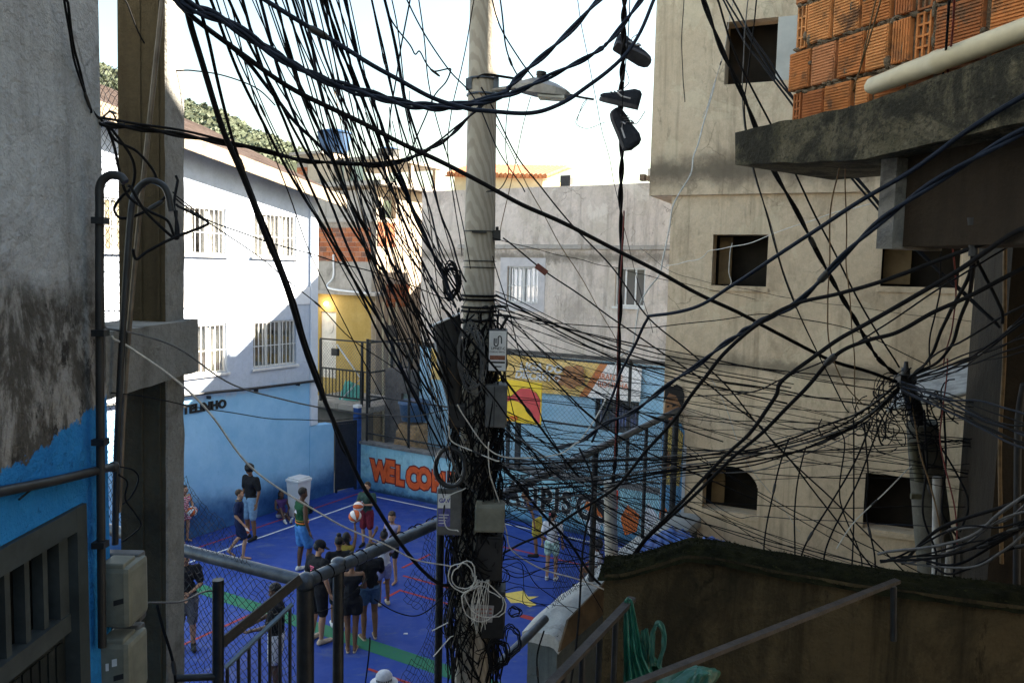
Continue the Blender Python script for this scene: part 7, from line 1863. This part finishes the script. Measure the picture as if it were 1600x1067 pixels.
# 6 coach with cap
def skull(put, J, hp_, root, tp):
    pk = simple('print_pink', (.62, .12, .20), .8, .1, 20)
    q = MB(); q.ell(V(.0, -.128, 1.25), .045, .008, .05, None, 10, 7); q.ell(V(0, -.128, 1.19), .022, .008, .03, None, 8, 6); q.cap(V(-.06, -.128, 1.14), V(.06, -.128, 1.20), .008, .008); q.cap(V(.06, -.128, 1.14), V(-.06, -.128, 1.20), .008, .008); q.cap(V(-.045, -.124, 1.345), V(.045, -.124, 1.345), .011, .011); q.cap(V(-.04, -.126, 1.318), V(.04, -.126, 1.318), .007, .007)
    put(q, 'pink_print', pk, tp)
r, f = person(G(497, 1003), 1.76, -38, 'man in black cap and black tee with pink skull print on the back', dict(nod=28, turn=-34, capmat=blk, lkn=(-.11, .03, .5), lan=(-.14, -.02, .075), ltoe=(-.18, .14, .03)), 'skin_a', blk, 'tee', blk, .9, 'hair', 'cap', snd, 1.1, skull)
# 7 shooter
r, f = person(G(541, 945), 1.40, -10, 'girl in yellowish top raising one arm to shoot the ball', dict(rel=(.20, .06, 1.66), rwr=(.16, .10, 1.93), rhand=(0, .15, 1), lel=(-.24, .14, 1.3), lwr=(-.1, .24, 1.42), nod=-25), 'skin_b', olv, 'tank', blk, .6, 'hair', 'braids', shw, .92, kid=True)
ball(f((.15, .14, 2.10)), .12, 'basketball raised above the shooting girl', 2.1)
# 8 person in black with white sneakers
r, f = person(G(529, 978), 1.62, 15, 'person in black with hair bun and white sneakers beside the man in the cap', dict(nod=20, lel=(-.24, .05, 1.15), lwr=(-.1, .16, 1.08)), 'skin_b', blk, 'tee', blk, 1.0, 'hair', 'bun', shw, .95)
# 9 woman in black dress
r, f = person(G(549, 1017), 1.62, 8, 'woman in short black dress with bare shoulders and flip-flops', dict(nod=18, sandal=True, lel=(-.23, .06, 1.16), lwr=(-.08, .17, 1.15), rel=(.23, .06, 1.16), rwr=(.1, .18, 1.12), lan=(-.06, -.02, .075), ran=(.06, -.02, .075), lkn=(-.07, .02, .5), rkn=(.07, .02, .5), ltoe=(-.08, .15, .03), rtoe=(.08, .15, .03)), 'skin_b', blk, 'dress', None, hair='hair', hair_style='bun', shoes=snd)
# 10 person black tee denim shorts
r, f = person(G(577, 997), 1.66, 25, 'person in black tee and denim shorts with sandals, right of the black dress', dict(nod=15, sandal=True, rel=(.24, .08, 1.18), rwr=(.14, .22, 1.25)), 'skin_b', blk, 'tee', den, .45, 'hair', 'short', snd, 1.05)
# 11 child white tee hand up
r, f = person(G(599, 945), 1.42, 30, 'child in loose white tee raising a hand to the head', dict(lel=(-.30, .12, 1.52), lwr=(-.18, .1, 1.72), lhand=(.5, .1, 1), nod=5, rel=(.24, .1, 1.2), rwr=(.12, .2, 1.1)), 'skin_b', wht, 'tee', ble, .5, 'hair', 'bun', snd, 1.0, kid=True)
# 12 girl in tank top
r, f = person(G(612, 910), 1.46, 155, 'girl in lilac tank top and black shorts standing barefoot', dict(nod=22, turn=25, lel=(-.23, .06, 1.17), lwr=(-.12, .18, 1.05), rel=(.24, .0, 1.15), rwr=(.22, .12, .95)), 'skin_a', ble, 'tank', blk, .5, 'hair_brown', 'pony', None, .9, kid=True)
# 13 boy with ball
r, f = person(G(573, 853), 1.48, 170, 'boy in dark green tee and maroon shorts holding a ball', dict(rel=(.24, .05, 1.17), rwr=(.10, .22, 1.12), lel=(-.24, .05, 1.17), lwr=(-.02, .22, 1.2), turn=-15), 'skin_a', dgn, 'tee', mar, .85, 'hair_brown', 'short', shb, .95, kid=True)
ball(f((.13, .30, 1.17)), .12, 'basketball held by the boy in maroon shorts', .9)
# 14 man at the left in black tee
def glasses(put, J, hp_, root, tp):
    q = MB()
    for s1 in (-1, 1): q.tube([hp_(.034 * s1 + math.cos(a) * .022, .094, .012 + math.sin(a) * .017) for a in [i * .7 for i in range(10)]], .003, 4)
    q.tube([hp_(-.012, .096, .014), hp_(.012, .096, .014)], .003, 4); put(q, 'glasses', MAT['black_plastic'])
r, f = person(G(292, 1014), 1.68, -160, 'man in black tee and grey shorts with glasses behind the netting at left', dict(nod=10, lel=(-.24, .04, 1.15), lwr=(-.06, .2, 1.06), rel=(.24, .04, 1.15), rwr=(.06, .2, 1.02)), 'skin_a', blk, 'tee', gry, .95, 'hair_brown', 'short', shb, 1.05, glasses)
# 15 man behind the railing
r, f = person(G(432, 1085), 1.70, 100, 'man in black tee and white shorts behind the stair railing', dict(nod=15, lel=(-.24, .1, 1.18), lwr=(-.2, .32, 1.12), rel=(.24, .1, 1.18), rwr=(.1, .34, 1.1), capmat=blk), 'skin_c', blk, 'tee', wht, .7, 'hair', 'short', shb, 1.08)
# 16 person under a white hat at the bottom edge
def hat(put, J, hp_, root, tp):
    q = MB(); c0 = hp_(0, -.01, .05); q.tube([c0 + ZX * z_ for z_ in (-.02, 0, .07, .105, .115)], [.165, .105, .096, .07, .002], 20); put(q, 'bucket_hat', wht)
    q = MB()
    for i in range(9):
        a = -2.6 + i * .24; q.obox(c0 + V(math.cos(a) * .1015, math.sin(a) * .1015, .02), V(-math.sin(a) * .013, math.cos(a) * .013, 0), V(math.cos(a) * .003, math.sin(a) * .003, 0), V(0, 0, .026))
    put(q, 'printed_letters', MAT['ink_black'])
r, f = person(G(598, 1275), 1.70, 10, 'person in white printed bucket hat at the bottom edge', dict(nod=10), 'skin_b', gry, 'tee', blk, .9, 'hair', 'short', shb, 1.05, hat)
# 17 girl in white tee at right
def tie(put, J, hp_, root, tp):
    q = MB(); q.ell(hp_(0, -.115, .055), .035, .03, .035); put(q, 'hair_tie', simple('tie_pink', (.6, .12, .16), .8, .1, 20))
r, f = person(G(861, 906), 1.46, -12, 'girl in white tee with pink hair tie and patterned shorts, right of the pole', dict(turn=-25), 'skin_a', wht, 'tee', cloth('patterned_shorts', (.30, .42, .36), .6), .5, 'hair', 'pony', shw, .95, tie, kid=True)
# 18 player in yellow and blue
r, f = person(G(838, 868), 1.55, 75, 'player in blue and yellow kit bending and kicking a leg back', dict(lean=28, rkn=(.1, -.05, .5), ran=(.1, -.34, .33), rtoe=(.12, -.40, .2)), 'skin_b', cloth('yellow_blue_top', (.06, .13, .34), .5), 'tank', cloth('yellow_shorts', (.42, .34, .06), .4), .75, 'hair', 'short', shb, .95)
# 19 boy low behind the low wall
r, f = person(G(934, 918) - ZX * .0, 1.40, 95, 'boy in white tee sitting by the low wall at the fence', dict(pel=(0, 0, .42), chest=(0, .02, .80), neck=(0, .02, .95), head=(0, .05, 1.085), lsh=(-.17, .02, .88), rsh=(.17, .02, .88), lel=(-.22, .12, .64), rel=(.22, .12, .64), lwr=(-.12, .33, .58), rwr=(.12, .33, .58), lhp=(-.09, .02, .40), rhp=(.09, .02, .40), lkn=(-.1, .42, .46), rkn=(.1, .42, .46), lan=(-.1, .42, .075), ran=(.1, .42, .075), ltoe=(-.12, .58, .03), rtoe=(.12, .58, .03)), 'skin_b', wht, 'tee', gry, .8, 'hair', 'curly', shb, .95, kid=True)
p19 = G(934, 918)
m = MB(); R19 = Matrix.Rotation(rad(95), 3, 'Z'); q0 = p19 + R19 @ V(0, -.02, 0)
m.cbox(q0 + ZX * .125, R19 @ V(.22, 0, 0), R19 @ V(0, .16, 0), (0, 0, .125)); tag(m.build('stool', MAT['white_paint']), 'low white seat under the boy by the low wall', 'stool')

# ------------------------------------------------------------------ things on the court
tb_ = thing('trash_bin', G(466, 806), 'tall white plastic bin with lid against the blue wall', 'bin')
c = G(467, 806); binw = simple('bin_white', (.60, .60, .59), .45, .06, 6)
def brect(z_, hw, hd_): return [c + AX * (hw * a) + BX * (hd_ * b) + ZX * z_ for a, b in ((-1, -1), (1, -1), (1, 1), (-1, 1))]
m = MB(); a, b = brect(.02, .17, .16), brect(.90, .225, .20); m.hexa([a[0], a[3], a[2], a[1], b[0], b[3], b[2], b[1]] if (a[1] - a[0]).cross(a[3] - a[0]).z < 0 else a + b); m.build('bin_body', binw, tb_)
m = MB(); m.bbox(c + ZX * .945, AX * .25, BX * .225, ZX * .042, .03); m.build('bin_lid', binw, tb_); m = MB(); m.bbox(c + ZX * 1.0, AX * .21, BX * .185, ZX * .02, .012); m.build('lid_top', binw, tb_)
for s1 in (-1, 1):
    m = MB(); w_ = c + AX * (.14 * s1) + BX * .15 + ZX * .05; m.tube([w_ - AX * .02, w_ + AX * .02], .05, 12); m.build('wheel', MAT['black_plastic'], tb_)
m = MB(); m.bbox(G(481, 802) + ZX * .09, AX * .12, BX * .08, ZX * .09, .04); tag(m.build('black_bag', blk), 'small black bag on the floor in front of the white bin', 'bag')
for (x, y, lb_) in ((587, 962, 'small white scrap on the blue floor near the sandals'), (634, 990, 'white scrap lying alone on the blue floor')):
    q = G(x, y); m = MB(); m.hexa([q + V(-.04, -.02, .005), q + V(.04, -.02, .005), q + V(.03, .02, .005), q + V(-.03, .025, .005), q + V(-.035, -.015, .02), q + V(.035, -.02, .012), q + V(.03, .015, .018), q + V(-.03, .02, .012)]); tag(m.build('paper_scrap', MAT['paper_white']), lb_, 'litter')

# ================================================================== shoes caught on the hanging cable
def shoe(c, ux, uz, L, label):
    c, ux, uz = Vector(c), Vector(ux).normalized(), Vector(uz).normalized(); uz = (uz - ux * uz.dot(ux)).normalized(); uy = uz.cross(ux)
    s_ = thing('sneaker', c, label, 'shoe', 'sneakers hung on the cable')
    def lp(x, y, z_): return c + (ux * x + uy * y + uz * z_) * L
    q = MB()
    secs = [(-.47, .10, .02, .30), (-.42, .13, .0, .36), (-.28, .14, .0, .37), (-.10, .14, .0, .30), (.08, .155, .0, .22), (.28, .165, .0, .16), (.42, .13, .01, .12), (.49, .06, .03, .08)]
    rings = []
    for (x, hw, z0, z1) in secs:
        rings.append([lp(x, hw * a, z0 + (z1 - z0) * b) for a, b in ((-1, .0), (1, .0), (1.02, .4), (.8, .8), (.45, 1), (-.45, 1), (-.8, .8), (-1.02, .4))])
    for a, b in zip(rings, rings[1:]):
        for j in range(8): q.add([a[j], a[(j + 1) % 8], b[(j + 1) % 8], b[j]], [(0, 1, 2, 3)], True)
    q.add(rings[0], [list(range(8))[::-1]]); q.add(rings[-1], [list(range(8))]); q.build('upper', cloth('shoe_fabric_' + label[:9].replace(' ', '_'), (.022, .026, .034)), s_)
    q = MB(); pts = [(x, hw * 1.1) for x, hw, *_ in secs]; out = [(x, y) for x, y in pts] + [(x, -y) for x, y in reversed(pts)]
    q.prism([(a * L, b * L) for a, b in out], c - uz * (.075 * L), ux, uy, uz, .085 * L); q.build('sole', simple('sole_' + label[:9].replace(' ', '_'), (.05, .05, .055), .7, .3, 20), s_)
    for s1 in (-1, 1):
        q = MB(); q.tube([lp(-.25, .148 * s1, .12), lp(-.02, .15 * s1, .13), lp(.10, .152 * s1, .2), lp(.02, .13 * s1, .25)], .02 * L, 5); q.build('side_stripe', wht, s_)
    q = MB()
    for i in range(4): q.tube([lp(.02 + .07 * i, -.1, .27 - .03 * i), lp(.05 + .07 * i, .1, .27 - .03 * i)], .014 * L, 5)
    q.build('laces', gry, s_)
    q = MB(); q.tube(spline([lp(.0, 0, .3), lp(-.1, .05, .5), lp(.05, -.05, .75)]), .01 * L, 5); q.build('loose_lace', gry, s_)
shoe(P(988, 84, 5.25), P(1020, 102, 5.25) - P(962, 70, 5.2), P(1000, 60, 5.3) - P(990, 90, 5.2), .27, 'top dark sneaker tilted on the cable near the beige block')
shoe(P(968, 160, 5.3), P(938, 152, 5.3) - P(998, 166, 5.25), V(.1, -.1, 1), .27, 'middle dark sneaker with pale stripe lying across the cable')
shoe(P(973, 203, 5.35), P(962, 172, 5.35) - P(985, 236, 5.3), P(1000, 195, 5.2) - P(960, 207, 5.4), .30, 'lowest dark sneaker hanging heel down below the other two')

bpy.data.scenes.remove(TMP)
